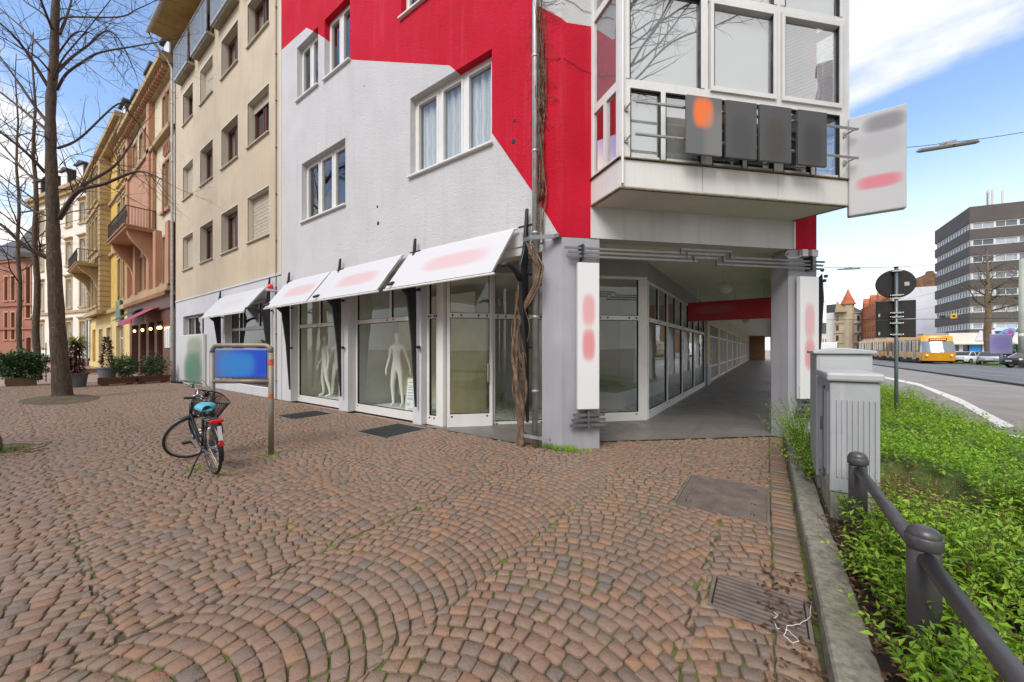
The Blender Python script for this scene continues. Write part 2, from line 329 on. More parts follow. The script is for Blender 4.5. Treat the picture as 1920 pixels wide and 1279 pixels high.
HOLES = [((-0.83,4.19),(-0.83,5.29),(0.03,5.29),(0.03,4.19)), ((-0.32,2.62),(-0.32,3.08),(0.225,3.08),(0.225,2.62)),
         ((-10.05,3.98),(-10.05,4.98),(-9.15,4.98),(-9.15,3.98)), ((-6.80,4.14),(-6.80,5.18),(-5.80,5.18),(-5.80,4.14))]
def chamf_edge(x): return np.where(x > -3.5, np.minimum(5.28 + (x + 3.5) * 0.88, 8.6), 5.27)
def setts():
    P_ = 0.098
    A, B, C_, D_ = [], [], [], []
    def add(p):
        A.append(p[0]); B.append(p[1]); C_.append(p[2]); D_.append(p[3])
    def fans(W_, ratio, a0, nb, b0, b1, mp):      # bands of arcs, crest towards +b
        Rr = W_*ratio; AM = math.asin(0.5/ratio + 0.04/Rr); sm = math.sin(AM)
        off = lambda i, b: 0.028*math.sin(b*19+i*2.1) + 0.014*math.sin(b*47+i)
        for bi in range(nb):
            al = a0 + bi*W_; ac = al + W_/2; y = b0 - random.random()*P_
            while y < b1:
                prev = -AM; pt = P_*random.uniform(0.94, 1.06)
                while prev < AM-1e-4:
                    nx = prev + random.uniform(0.078, 0.128)/Rr
                    if nx > AM-0.045: nx = AM
                    def q(phi, outer):
                        if outer: phi = phi + pt*math.sin(phi)/Rr*0.9
                        yb = y + 0.05
                        px = max(al+off(bi, yb), min(al+W_+off(bi+1, yb), ac + Rr*math.sin(phi)))
                        ph2 = math.asin(max(-sm, min(sm, (px-ac)/Rr)))
                        return mp(px, y + (pt if outer else 0) + Rr*math.cos(ph2) - Rr)
                    add((q(prev,0), q(nx,0), q(nx,1), q(prev,1))); prev = nx
                y += pt
    XB = -2.98
    fans(1.30, 0.80, XB, 3, -2.2, 9.0, lambda a, b: (min(0.032, max(a, XB+0.004)), b))
    nf = len(A)
    n0 = len(A)
    fans(1.24, 0.88, -2.10, 6, 2.6, 28.4, lambda a, b: (min(-b, XB-0.004), a))
    # straight courses along the kerb
    y = -2.2
    while y < 8.6:
        h = random.uniform(0.095, 0.125); xx = 0.035
        add(((xx, y), (xx+0.20, y), (xx+0.20, y+h), (xx, y+h))); y += h
    Q = np.array([A, B, C_, D_]).transpose(1, 0, 2)
    cen = Q.mean(1); keep = (cen[:,0] < 0.24) & (cen[:,1] < chamf_edge(cen[:,0]) - 0.02) & (cen[:,0] > -28)
    for h in HOLES:
        hx = [p[0] for p in h]; hy = [p[1] for p in h]
        m_ = 0.035; ins = (cen[:,0] > min(hx)+m_) & (cen[:,0] < max(hx)-m_) & (cen[:,1] > min(hy)+m_) & (cen[:,1] < max(hy)-m_); keep &= ~ins
        x0h, x1h, y0h, y1h = min(hx)-0.004, max(hx)+0.004, min(hy)-0.004, max(hy)+0.004
        inn = (Q[...,0] > x0h) & (Q[...,0] < x1h) & (Q[...,1] > y0h) & (Q[...,1] < y1h)
        dd_ = np.stack([Q[...,0]-x0h, x1h-Q[...,0], Q[...,1]-y0h, y1h-Q[...,1]], -1); am = dd_.argmin(-1)
        Q[...,0] = np.where(inn & (am == 0), x0h, np.where(inn & (am == 1), x1h, Q[...,0])); Q[...,1] = np.where(inn & (am == 2), y0h, np.where(inn & (am == 3), y1h, Q[...,1]))
    keep &= ((cen[:,0]+10.35)**2 + (cen[:,1]+0.15)**2 > 0.80**2)
    keep &= ((cen[:,0]+19.2)**2/1.9**2 + (cen[:,1]-1.2)**2/0.85**2 > 1)
    Q = Q[keep]; ar = 0.5*np.abs((Q[:,2,0]-Q[:,0,0])*(Q[:,3,1]-Q[:,1,1])-(Q[:,3,0]-Q[:,1,0])*(Q[:,2,1]-Q[:,0,1])); Q = Q[ar > 0.0016]; n = len(Q)
    Q = np.minimum(Q, np.array([0.24, 99.0]))
    Q = Q + rng.normal(0, 0.0050, Q.shape)
    cen = Q.mean(1, keepdims=True)
    def inset(Qx, d):
        v = Qx - cen; L = np.linalg.norm(v, axis=2, keepdims=True); return cen + v * np.maximum(0.3, 1 - d/np.maximum(L, 1e-4))
    Q = inset(Q, 0.0040)
    def octo(Qx, t):
        out = []
        for k in range(4):
            a, b_, c_ = Qx[:, k-1], Qx[:, k], Qx[:, (k+1) % 4]
            out += [b_ + (a-b_)*t, b_ + (c_-b_)*t]
        return np.stack(out, 1)
    tt = rng.uniform(0.06, 0.16, (n, 1))
    base = octo(Q, tt[:, :]); top = octo(inset(Q, 0.0070), tt)
    mid = octo(inset(Q, 0.003), tt)
    hz_ = rng.normal(0, 0.0026, n)[:, None]; tilt = rng.normal(0, 0.022, (n, 2))
    def lift(P, z): 
        zz = z + hz_ + ((P - cen) * tilt[:, None, :]).sum(2); return np.concatenate([P, zz[..., None]], 2)
    cz = np.concatenate([cen[:, 0], hz_ + 0.0004], 1)[:, None, :]
    V = np.concatenate([lift(base, -0.035), lift(mid, -0.0035), lift(top, 0.0), cz], 1)   # 25 per stone
    F = []; cnt = []
    for r0 in (0, 8):
        for k in range(8): F += [r0+k, r0+(k+1) % 8, r0+8+(k+1) % 8, r0+8+k]; cnt.append(4)
    for k in range(8): F += [16+k, 16+(k+1) % 8, 24]; cnt.append(3)
    F = np.array(F); Fall = (F[None, :] + (np.arange(n) * 25)[:, None]).ravel(); C = np.tile(cnt, n)
    sm = np.ones(len(C), bool)
    o = npmesh('plaza_paving', V.reshape(-1, 3), Fall, [m_sett], C)
    o['kind'] = 'structure'; return n
NST = setts(); print('setts', NST)
Z = -0.015
b = MB(Matrix(((1,0,0,0),(0,0,1,0),(0,-1,0,Z),(0,0,0,1))))    # wall helper laid flat: (u, depth, z) -> (x, z, -depth)
b.wall(-28, 0.26, -2.3, 5.3, [(min(p[0] for p in h), max(p[0] for p in h), min(p[1] for p in h), min(5.29, max(p[1] for p in h))) for h in HOLES], 0.2)
b.M = None; b.face(((-3.5,5.3,Z),(0.26,5.3,Z),(0.26,8.7,Z))); struct('paving_bed', b, m_joint)
def far_mat():
    a = NT('distant_setts'); co = a.co(); v = a.n('ShaderNodeTexVoronoi', {'Vector': co, 'Scale': 8.5}); 
    c = a.mix(a.rng(v.outputs['Color'], 0.0, 1.0), sr(142,122,110), sr(172,146,126)); c = a.mix(a.rng(a.noise(co, 0.4, 5), 0.3, 0.7, 0, 0.5), c, (0.33, 0.26, 0.195))
    v2 = a.n('ShaderNodeTexVoronoi', {'Vector': co, 'Scale': 8.5}, feature='DISTANCE_TO_EDGE')
    c = a.mix(a.rng(v2.outputs[0], 0.0, 0.05, 0.7, 0), c, (0.06, 0.05, 0.035))
    return a.end(a.princ(c, 0.7))
b = MB(); b.face(((-110,-14,-0.02),(-28,-14,-0.02),(-28,9,-0.02),(-110,9,-0.02))); struct('side_street', b, far_mat())
# arcade floor: large dark slabs
def slab_mat():
    a = NT('arcade_slabs'); co = a.co()
    t = a.n('ShaderNodeTexBrick', {'Vector': co, 'Color1': (0.15,0.134,0.12,1), 'Color2': (0.18,0.162,0.146,1), 'Mortar': (0.09,0.08,0.072,1), 'Scale': 1.0, 'Mortar Size': 0.006, 'Brick Width': 0.6, 'Row Height': 0.6}, offset=0.0)
    c = a.mix(a.rng(a.noise(co, 1.6, 6, 0.65), 0.4, 0.75, 0, 0.5), t.outputs[0], (0.22, 0.20, 0.178))
    c = a.mix(a.rng(a.noise(co, 60, 3), 0.5, 0.7, 0, 0.2), c, (0.05, 0.045, 0.04))
    return a.end(a.princ(c, a.rng(a.noise(co, 3, 4), 0.3, 0.7, 0.35, 0.6)))
m_slab = slab_mat()
b = MB(); Z = 0.006
b.face(((-6.3,5.25,Z),(-3.5,5.25,Z),(0.18,8.55,Z),(0.85,8.9,Z),(0.85,75,Z),(-2.4,75,Z),(-2.4,8.8,Z),(-5.75,5.45,Z))); struct('arcade_floor', b, m_slab)

# kerb, planting bed, road
b = MB(); y = -1.2
while y < 8.45:
    L = min(1.0, 8.45 - y); t = random.uniform(-0.006, 0.006)
    b.slab([(0.25+t,y+0.004,-0.1),(0.44+t,y+0.004,-0.1),(0.44+t,y+0.004,0.128),(0.435+t,y+0.004,0.135),(0.268+t,y+0.004,0.135),(0.256+t,y+0.004,0.118)][::-1], (0, L-0.008, 0)); y += L
o = struct('kerb', b, m_conc)
b = MB(); b.face(((0.43,-1.5,0.118),(3.05,-1.5,0.06),(3.05,7.5,0.06),(3.6,22,0.03),(0.9,22,0.03),(0.9,8.5,0.05),(0.43,8.5,0.118))); struct('planting_bed', b, m_soil)
b = MB(); Z = -0.03
b.face(((3.0,-40,Z),(60,-40,Z),(60,300,Z),(0.9,300,Z),(0.9,22,Z),(3.0,22,Z))); struct('road', b, m_asph)
b = MB(); Z = -0.012
b.face(((9.75,-40,Z),(18.2,-40,Z),(18.2,300,Z),(9.75,300,Z))); struct('tram_lane', b, m_asph2)
b = MB(); b.box(9.52, 9.72, -40, 300, -0.05, 0.07); struct('tram_kerb', b, M('dark_kerb', (0.085,0.08,0.075), 0.85, 0.2, 3, 0.3, 60))
b = MB()
for xr in (11.3, 12.75, 14.9+0.6, 16.95): b.box(xr, xr+0.07, -40, 300, -0.014, -0.004)
struct('tram_rails', b, M('worn_rail', (0.22, 0.21, 0.20), 0.35, 0.2, 5, metal=0.8))
b = MB(); L = [(4.09,12.3),(4.887,17.1),(5.742,24.3),(5.6,30.0),(5.2,38),(4.6,50)]; Rr = [(4.42,12.75),(5.43,19.0),(6.15,26.2),(5.95,32),(5.5,40),(4.8,52)]
for (p, q), (r, s_) in zip(zip(L, L[1:]), zip(Rr, Rr[1:])): b.face(((*p,-0.024),(*r,-0.024),(*s_,-0.024),(*q,-0.024)))
b.face(((3.7,11.2,-0.024),(4.1,11.2,-0.024),(4.1,11.45,-0.024),(3.7,11.45,-0.024)))
struct('road_marking', b, m_paint)

# ------------------------------------------------------------------ corner building
S2 = math.sqrt(0.5)
C1 = (-2.745, 5.30); C2 = (0.762, 8.807); TW = 4.96
F1 = Matrix.Translation((0, 5.30, 0))
FC = Matrix.Translation((C1[0], C1[1], 0)) @ Matrix.Rotation(R(45), 4, 'Z')
FS = Matrix.Translation((C2[0], C2[1], 0)) @ Matrix.Rotation(R(90), 4, 'Z')
def chp(t, out=0.0, z=0.0): return (C1[0] + t*S2 + out*S2, C1[1] + t*S2 - out*S2, z)
H1 = 15.6
cb = thing('corner_building', 'white corner building with red zigzag mural, glazed bay and arcade', 'building', (-6, 7, 0))
WIN1 = [(-6.53,-4.20,5.53,7.28,3,'lace'), (-11.58,-9.17,5.53,7.30,3,'dark'), (-11.88,-10.60,9.33,10.99,2,'dark'), (-10.24,-8.95,9.29,10.99,2,'dark'), (-6.85,-4.2,9.25,10.99,3,'dark'),
        (-11.88,-10.60,13.0,14.6,2,'dark'), (-10.24,-8.95,13.0,14.6,2,'dark'), (-6.85,-4.2,13.0,14.6,3,'dark')]
b = MB(F1); b.wall(-12.95, C1[0], 3.47, H1, [w[:4] for w in WIN1], 0.22)
b.M = FC; b.wall(0, TW, 3.50, H1, [(0.62, 4.35, 4.25, 15.0)], 0.3)
b.M = FS; b.wall(0, 14, 3.5, H1, [], 0.2)
b.M = None; b.face(((-12.95,5.3,H1),(C1[0],C1[1],H1),(C2[0],C2[1],H1),(C2[0],23,H1),(-12.95,23,H1)))
b.face(((-12.95,5.3,3.47),(-12.95,5.62,3.47),(-3.2,5.62,3.47),(C1[0],5.3,3.47)))
wall = obj('wall', b, m_mural, cb)
b = MB(F1)
for px_, pz_, r_ in ((-7.75,5.13,0.035),(-7.72,4.72,0.05),(-3.68,5.75,0.035),(-3.70,5.38,0.05),(-8.3,8.3,0.02)):
    b.lathe([(r_,-0.004),(r_*0.8,-0.007),(r_*0.3,-0.007)], (px_,0,pz_), 7, 'y')
obj('painted_wall_holes', b, m_gasket, cb)  # black discs on the surface paint the dark of small wall holes
# white lintel band under the bay, proud of the painted wall
b = MB(FC); b.box(0.50, 4.43, -0.012, 0.28, 3.50, 4.03); obj('lintel_band', b, m_wstucco, cb)
b = MB(FC); b.box(4.43, 4.47, -0.03, 0.02, 3.5, 4.0); obj('corner_strip', b, m_frame, cb)
b = MB(); b.face(((C1[0]-0.4,5.62,3.73),(-6.4,5.62,3.726),(-3.2,9.1,3.726),(-3.2,75,3.726),(0.75,75,3.726),(0.75,8.85,3.726),(C1[0]+0.3,5.75,3.726)))
b.M = FC; b.face(((0,0.28,3.5),(TW,0.28,3.5),(TW,0.28,3.73),(0,0.28,3.73)))
obj('arcade_ceiling', b, m_ceil, cb)
b = MB(); b.box(-6.1,-3.1,5.32,5.62,3.32,3.468); obj('entrance_lintel', b, m_soffit, cb)
# inner sides of the street arcade (wall above the street piers)
b = MB(FS); b.box(0.4, 60, 0.004, 0.3, 3.12, 3.72)
for y in (6.2, 11.6, 17.0, 22.5, 28, 34, 40, 46, 52): b.box(y, y+0.6, 0.006, 0.36, 0, 3.12)
obj('arcade_piers', b, m_lav, cb)
for i in range(2):
    b = MB()
    if i == 0: poly = [(-3.12,5.302),(-2.745,5.302),(-2.279,5.768),(-2.52,6.02),(-2.9,6.02),(-3.12,5.8)]
    else:
        p = [chp(4.34), chp(4.96), (C2[0], C2[1]+0.37, 0), (C2[0]-0.36, C2[1]+0.37, 0), chp(4.34, -0.36)]; poly = [(q[0], q[1]) for q in p]
    b.prism(poly, 0.0, 3.495); obj('pillar', b, m_lav, cb, bevel=0.006)
# white piers between the shop windows
for x0, x1 in ((-12.93,-12.32), (-9.50,-9.05), (-6.45,-6.17)):
    b = MB(F1); b.box(x0, x1, 0.0, 0.30, 0.0, 3.47); obj('shopfront_pier', b, m_wpaint, cb, bevel=0.006)

def window(par, Fm, u0, u1, z0, z1, dep, n, style, fmat=m_frame, gmat=m_glass, fw=0.075, sill=True, sillm=None, sash=0.05, sash_mat=None):
    b = MB(Fm); y0, y1 = dep-0.07, dep
    b.box(u0, u0+fw, y0, y1, z0, z1); b.box(u1-fw, u1, y0, y1, z0, z1)
    b.box(u0+fw, u1-fw, y0, y1, z0, z0+fw); b.box(u0+fw, u1-fw, y0, y1, z1-fw, z1)
    cuts = [u0+fw] ; ww = (u1-u0-2*fw)/n
    for k in range(1, n): c = u0+fw+ww*k; b.box(c-0.055, c+0.055, y0+0.002, y1-0.002, z0+fw, z1-fw)
    for k in range(n):
        a, c = u0+fw+ww*k+(0.055 if k else 0), u0+fw+ww*(k+1)-(0.055 if k < n-1 else 0)
        if sash:
            s_ = sash; yy0, yy1 = y0-0.012, y1-0.006
            b.box(a, a+s_, yy0, yy1, z0+fw, z1-fw); b.box(c-s_, c, yy0, yy1, z0+fw, z1-fw); b.box(a+s_, c-s_, yy0, yy1, z0+fw, z0+fw+s_); b.box(a+s_, c-s_, yy0, yy1, z1-fw-s_, z1-fw)
    w = obj('window', b, fmat, par)
    b = MB(Fm); yg = dep-0.035; b.face(((u0+0.02,yg,z0+0.02),(u1-0.02,yg,z0+0.02),(u1-0.02,yg,z1-0.02),(u0+0.02,yg,z1-0.02))); obj('pane', b, gmat, w)
    if style in ('lace', 'sheer'):
        b = MB(Fm); N = 40; v = []
        for k in range(N+1):
            u = u0 + (u1-u0)*k/N; d = dep+0.06+0.025*math.sin(k*1.7)+0.012*math.sin(k*4.1)
            v.append((b.p((u,d,z0)), b.p((u,d,z1))))
        for p, q in zip(v, v[1:]): b.fi((p[0], q[0], q[1], p[1]))
        obj('curtain', b, m_lace if style == 'lace' else m_blind, w)
    if style == 'shutter':
        b = MB(Fm); zc = z0 + (z1-z0)*random.choice([0.08, 0.12, 0.02]); z = z1-0.02
        while z > zc:
            b.box(u0+0.02, u1-0.02, y0-0.05+0.006*(int(z*100) % 2), y0-0.02, z-0.048, z-0.004); z -= 0.052
        obj('roller_shutter', b, m_shutter, w)
    if style == 'half':
        b = MB(Fm); z = z1-0.02
        while z > z0 + (z1-z0)*0.82: b.box(u0+0.02, u1-0.02, y0-0.05, y0-0.02, z-0.048, z-0.004); z -= 0.052
        obj('roller_shutter', b, m_shutter, w)
    if style == 'drape':
        b = MB(Fm); 
        for a, c in ((u0+0.02, u0+(u1-u0)*0.30), (u1-(u1-u0)*0.42, u1-0.02)):
            v = []
            for k in range(13):
                u = a+(c-a)*k/12; d = dep+0.08+0.03*math.sin(k*2.1); v.append((b.p((u,d,z0)), b.p((u,d,z1))))
            for p, q in zip(v, v[1:]): b.fi((p[0], q[0], q[1], p[1]))
        obj('curtain', b, m_drape, w)
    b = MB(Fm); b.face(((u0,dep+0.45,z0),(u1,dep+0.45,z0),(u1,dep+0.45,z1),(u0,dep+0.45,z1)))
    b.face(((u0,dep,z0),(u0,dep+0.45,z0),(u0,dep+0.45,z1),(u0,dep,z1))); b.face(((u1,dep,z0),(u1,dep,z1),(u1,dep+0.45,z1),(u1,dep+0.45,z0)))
    obj('room_behind', b, m_dark, w)  # shallow dark backing, the unlit room is painted rather than built
    if sill:
        b = MB(Fm); b.box(u0-0.04, u1+0.04, -0.07, dep-0.06, z0-0.045, z0-0.002); obj('sill', b, sillm or fmat, w, bevel=0.006)
    return w
m_shutter = M('roller_shutter_slats', (0.50, 0.43, 0.34), 0.6, 0.08, 3)
m_drape = M('beige_drape', (0.36, 0.30, 0.25), 0.9, 0.1, 3)
for w in WIN1: window(cb, F1, w[0], w[1], w[2], w[3], 0.22, w[4], w[5])

# shop windows in the side street facade
def shopwin(par, Fm, u0, u1, y, z0, z1, zt, split=None, base=0.2, lower_split=None):
    b = MB(Fm); f = 0.065
    b.box(u0, u1, y-0.05, y+0.05, 0.0, z0)
    b.box(u0, u0+f, y-0.04, y+0.04, z0, z1); b.box(u1-f, u1, y-0.04, y+0.04, z0, z1); b.box(u0+f, u1-f, y-0.04, y+0.04, z1-f, z1)
    b.box(u0+f, u1-f, y-0.042, y+0.042, zt-0.05, zt+0.05)
    for s_ in (split or []): b.box(s_-0.04, s_+0.04, y-0.035, y+0.035, zt+0.05, z1-f)
    for s_ in (lower_split or []): b.box(s_-0.04, s_+0.04, y-0.035, y+0.035, z0, zt-0.05)
    w = obj('shop_window', b, m_frame, par)
    b = MB(Fm); g = 0.012      # black gasket lines round the panes
    cs = [u0+f] + [c for s_ in (lower_split or []) for c in (s_-0.04, s_+0.04)] + [u1-f]
    for a, c in zip(cs[::2], cs[1::2]):
        for r in ((a,a+g,z0,zt-0.05),(c-g,c,z0,zt-0.05),(a,c,z0,z0+g),(a,c,zt-0.05-g,zt-0.05)): b.box(r[0], r[1], y-0.025, y+0.02, r[2], r[3])
    cs = [u0+f] + [c for s_ in (split or []) for c in (s_-0.04, s_+0.04)] + [u1-f]
    for a, c in zip(cs[::2], cs[1::2]):
        for r in ((a,a+g,zt+0.05,z1-f),(c-g,c,zt+0.05,z1-f),(a,c,zt+0.05,zt+0.05+g)): b.box(r[0], r[1], y-0.025, y+0.02, r[2], r[3])
    obj('gasket', b, m_gasket, w)
    b = MB(Fm); b.face(((u0+0.02,y,z0),(u1-0.02,y,z0),(u1-0.02,y,z1-0.02),(u0+0.02,y,z1-0.02))); obj('pane', b, m_shopglass, w)
    b = MB(Fm)
    for u in (u0+0.12, u1-0.12, (split[0]-0.12 if split else u0+0.3), (split[0]+0.12 if split else u1-0.3)):
        b.box(u-0.018, u+0.018, y-0.05, y-0.038, zt-0.02, zt+0.02)
    for u in (u0+0.1, u1-0.12): b.box(u-0.018, u+0.018, y-0.058, y-0.048, z0-0.06, z0-0.03)
    obj('drain_caps', b, m_gasket, w)
    return w
shopwin(cb, F1, -12.31, -9.51, 0.26, 0.20, 3.30, 2.38, [-10.95])
shopwin(cb, F1, -9.04, -6.46, 0.26, 0.20, 3.30, 2.38, [-7.55])
shopwin(cb, F1, -6.16, -5.80, 0.20, 0.20, 3.34, 2.38)
b = MB(F1); b.box(-5.78, -5.62, 0.12, 0.26, 0, 3.34); obj('door_post', b, m_frame, cb, bevel=0.008)
# set-back glazed line behind the corner pillar
FI = Matrix.Translation((-5.6, 5.45, 0)) @ Matrix.Rotation(R(45), 4, 'Z'); LI = 4.63
d = shopwin(cb, FI, 0.05, 1.02, 0.0, 0.27, 3.34, 2.38); d.name = 'entrance_door'
b = MB(FI); b.box(0.90, 0.93, -0.09, -0.05, 0.95, 1.35); b.box(0.905, 0.925, -0.05, 0, 0.97, 1.0); b.box(0.905, 0.925, -0.05, 0, 1.3, 1.33); obj('handle', b, m_steel, d)
shopwin(cb, FI, 1.03, 2.25, 0.12, 0.06, 3.34, 2.38)
shopwin(cb, FI, 2.27, 3.35, 0.0, 0.2, 3.34, 2.38)
shopwin(cb, FI, 3.37, 4.50, 0.0, 0.2, 3.34, 2.38)
b = MB(FI); b.box(4.50, 4.66, -0.04, 0.10, 0, 3.34); obj('door_post', b, m_frame, cb, bevel=0.008)
b = MB(FI); b.box(-0.1, 4.70, -0.01, 0.08, 3.345, 3.728); obj('fascia', b, m_lav, cb)
FA = Matrix.Translation((-2.33, 0, 0)) @ Matrix.Rotation(R(90), 4, 'Z')
ys = [8.84, 10.88, 13.08, 15.48, 18.30]
for a, c in zip(ys, ys[1:]):
    m = (a+c)/2; shopwin(cb, FA, a+0.01, c-0.01, 0.0, 0.2, 3.28, 2.36, [m])
b = MB(FA); b.box(8.75, 18.35, -0.02, 0.06, 3.285, 3.728); obj('fascia', b, m_lav, cb)
b = MB(FA); b.box(18.30, 18.55, -0.05, 0.2, 0.0, 3.72); obj('end_pier', b, m_lav, cb)

# shop interior
m_inw = M('shop_wall', (0.82, 0.81, 0.70), 0.9, 0.05, 1.2); m_inf = M('shop_floor', (0.50, 0.50, 0.45), 0.3, 0.15, 1)
m_inc = M('shop_ceiling', (0.75, 0.75, 0.70), 0.9, 0.04); m_ply = M('cream_display_panel', (0.72, 0.65, 0.38), 0.7, 0.1, 2)
m_ing = M('grey_display_panel', (0.55, 0.58, 0.57), 0.7, 0.1, 2)
b = MB(); b.face(((-12.9,5.62,0.05),(-5.6,5.62,0.05),(-2.45,8.8,0.05),(-2.45,18.3,0.05),(-8,18.3,0.05),(-8,11.5,0.05),(-12.9,11.5,0.05))); obj('shop_floor', b, m_inf, cb)
b = MB(); b.face(((-12.9,5.62,3.45),(-5.6,5.62,3.45),(-2.45,8.8,3.45),(-2.45,18.3,3.45),(-8,18.3,3.45),(-8,11.5,3.45),(-12.9,11.5,3.45))); obj('shop_ceiling', b, m_inc, cb)
b = MB(); b.box(-12.9,-8,9.3,9.4,0.05,3.45); b.box(-12.95,-12.88,5.62,9.3,0.05,3.45); b.box(-8.1,-8.0,9.4,18.3,0.05,3.45); b.box(-8.1,-2.5,18.25,18.3,0.05,3.45); obj('shop_wall', b, m_inw, cb)
b = MB(); b.box(-9.35,-9.25,5.75,7.4,0.05,3.45); b.box(-12.2,-10.9,7.6,7.68,0.05,2.9); obj('partition', b, m_ing, cb)
b = MB(); b.box(-12.3,-9.4,7.0,7.06,0.05,3.0); obj('display_panel', b, M('pale_olive_panel', (0.76,0.77,0.62), 0.8, 0.06, 1.0), cb)  # olive panelling set close to the glass and pale, to brighten the window
b = MB(); b.box(-8.2,-6.4,7.3,7.36,0.05,3.2); obj('display_panel', b, m_inw, cb)
b = MB(); b.box(-9.1,-8.05,6.95,7.02,0.3,2.55); b.box(-6.3,-6.22,6.1,7.6,0.05,2.6); b.box(-11.0,-10.2,7.9,7.97,0.3,2.6); obj('display_panel', b, m_ply, cb)
b = MB(); b.box(-5.2,-4.6,8.6,9.3,0.05,3.45); b.box(-6.6,-6.1,9.0,9.6,0.05,3.45); b.box(-4.2,-3.7,12.5,13.2,0.05,3.45); obj('inner_column', b, m_wpaint, cb)
b = MB(); b.box(-12.3,-9.4,5.66,6.6,0.05,0.10); b.box(-9.0,-6.5,5.66,6.6,0.05,0.10); obj('display_plinth', b, m_ing, cb)
b = MB(); b.box(-3.9,-3.2,9.4,11.2,0.05,0.5); b.box(-3.9,-3.2,12.2,14.6,0.05,0.5); obj('display_plinth', b, m_wpaint, cb)

# bay window ----------------------------------------------------------
WLp, FLp, FRp, WRp = (-2.387,5.658), (-1.764,5.247), (1.105,8.116), (0.39,8.435)
bay = obj('bay_window', MB().prism([WLp, FLp, FRp, WRp], 4.022, 4.06), m_soffit, cb)
FB = Matrix.Translation((FLp[0], FLp[1], 0)) @ Matrix.Rotation(R(45), 4, 'Z'); LB = 4.058
aL = math.atan2(FLp[1]-WLp[1], FLp[0]-WLp[0]); LL = math.dist(WLp, FLp)
FL_ = Matrix.Translation((WLp[0], WLp[1], 0)) @ Matrix.Rotation(aL, 4, 'Z')
aR = math.atan2(WRp[1]-FRp[1], WRp[0]-FRp[0]); LR = math.dist(WRp, FRp)
FR_ = Matrix.Translation((FRp[0], FRp[1], 0)) @ Matrix.Rotation(aR, 4, 'Z')
b = MB(FB)
for a, c in ((0.0,1.355),(1.363,2.70),(2.708,LB)): b.box(a, c, 0.0, 0.05, 4.04, 4.452)
b.M = FL_; b.box(0, LL-0.03, 0.0, 0.05, 4.04, 4.452); b.M = FR_; b.box(0.03, LR, 0.0, 0.05, 4.04, 4.452)
obj('cladding', b, m_alu, bay, bevel=0.004)
b = MB(FB); b.box(-0.03, LB+0.03, -0.03, 0.06, 4.462, 4.478); b.box(0.0, LB, -0.012, 0.03, 4.018, 4.038); b.M = FL_; b.box(0, LL, -0.03, 0.05, 4.462, 4.478); b.box(0, LL, -0.01, 0.04, 4.018, 4.038)
b.M = FR_; b.box(0, LR, -0.012, 0.04, 4.018, 4.038)
obj('drip_edge', b, M('rusty_drip_edge', (0.16, 0.11, 0.06), 0.6, 0.5, 12), bay)
b = MB(FB); H2 = 14.8
mods = [(0.10,1.40),(1.46,2.70),(2.74,3.96)]
lev = [(4.50, 5.52, 'low'), (5.66, 7.03, 'big'), (7.16, 8.1, 'top'), (8.25, 9.2, 'low'), (9.35, 11.0, 'big'), (11.2, 12.0, 'low'), (12.1, 14.6, 'big')]
b.box(0.0, 0.10, 0.0, 0.11, 4.48, H2); b.box(3.97, LB, 0.0, 0.11, 4.48, H2)
for p in (1.40, 2.70): b.box(p, p+0.055, 0.002, 0.10, 4.48, H2)
b.box(0.10, 3.97, 0.012, 0.09, 4.48, 4.535)
for (z0, z1, k), nx in zip(lev, lev[1:]+[(H2,0,'')]): b.box(0.10, 3.97, 0.012, 0.09, z1, nx[0])
b.M = FL_; b.box(0, 0.06, 0.002, 0.08, 4.48, H2); b.box(LL-0.09, LL-0.012, 0.003, 0.08, 4.48, H2); b.box(0.06, LL-0.09, 0.01, 0.08, 4.48, 4.54)
for (z0, z1, k), nx in zip(lev, lev[1:]+[(H2,0,'')]): b.box(0.06, LL-0.09, 0.01, 0.08, z1, nx[0])
b.M = FR_; b.box(0.012, 0.09, 0.003, 0.08, 4.48, H2); b.box(LR-0.06, LR, 0.002, 0.08, 4.48, H2); b.box(0.09, LR-0.06, 0.01, 0.08, 4.48, 4.54)
for (z0, z1, k), nx in zip(lev, lev[1:]+[(H2,0,'')]): b.box(0.09, LR-0.06, 0.01, 0.08, z1, nx[0])
fr = obj('frame', b, m_frame, bay, bevel=0.005)
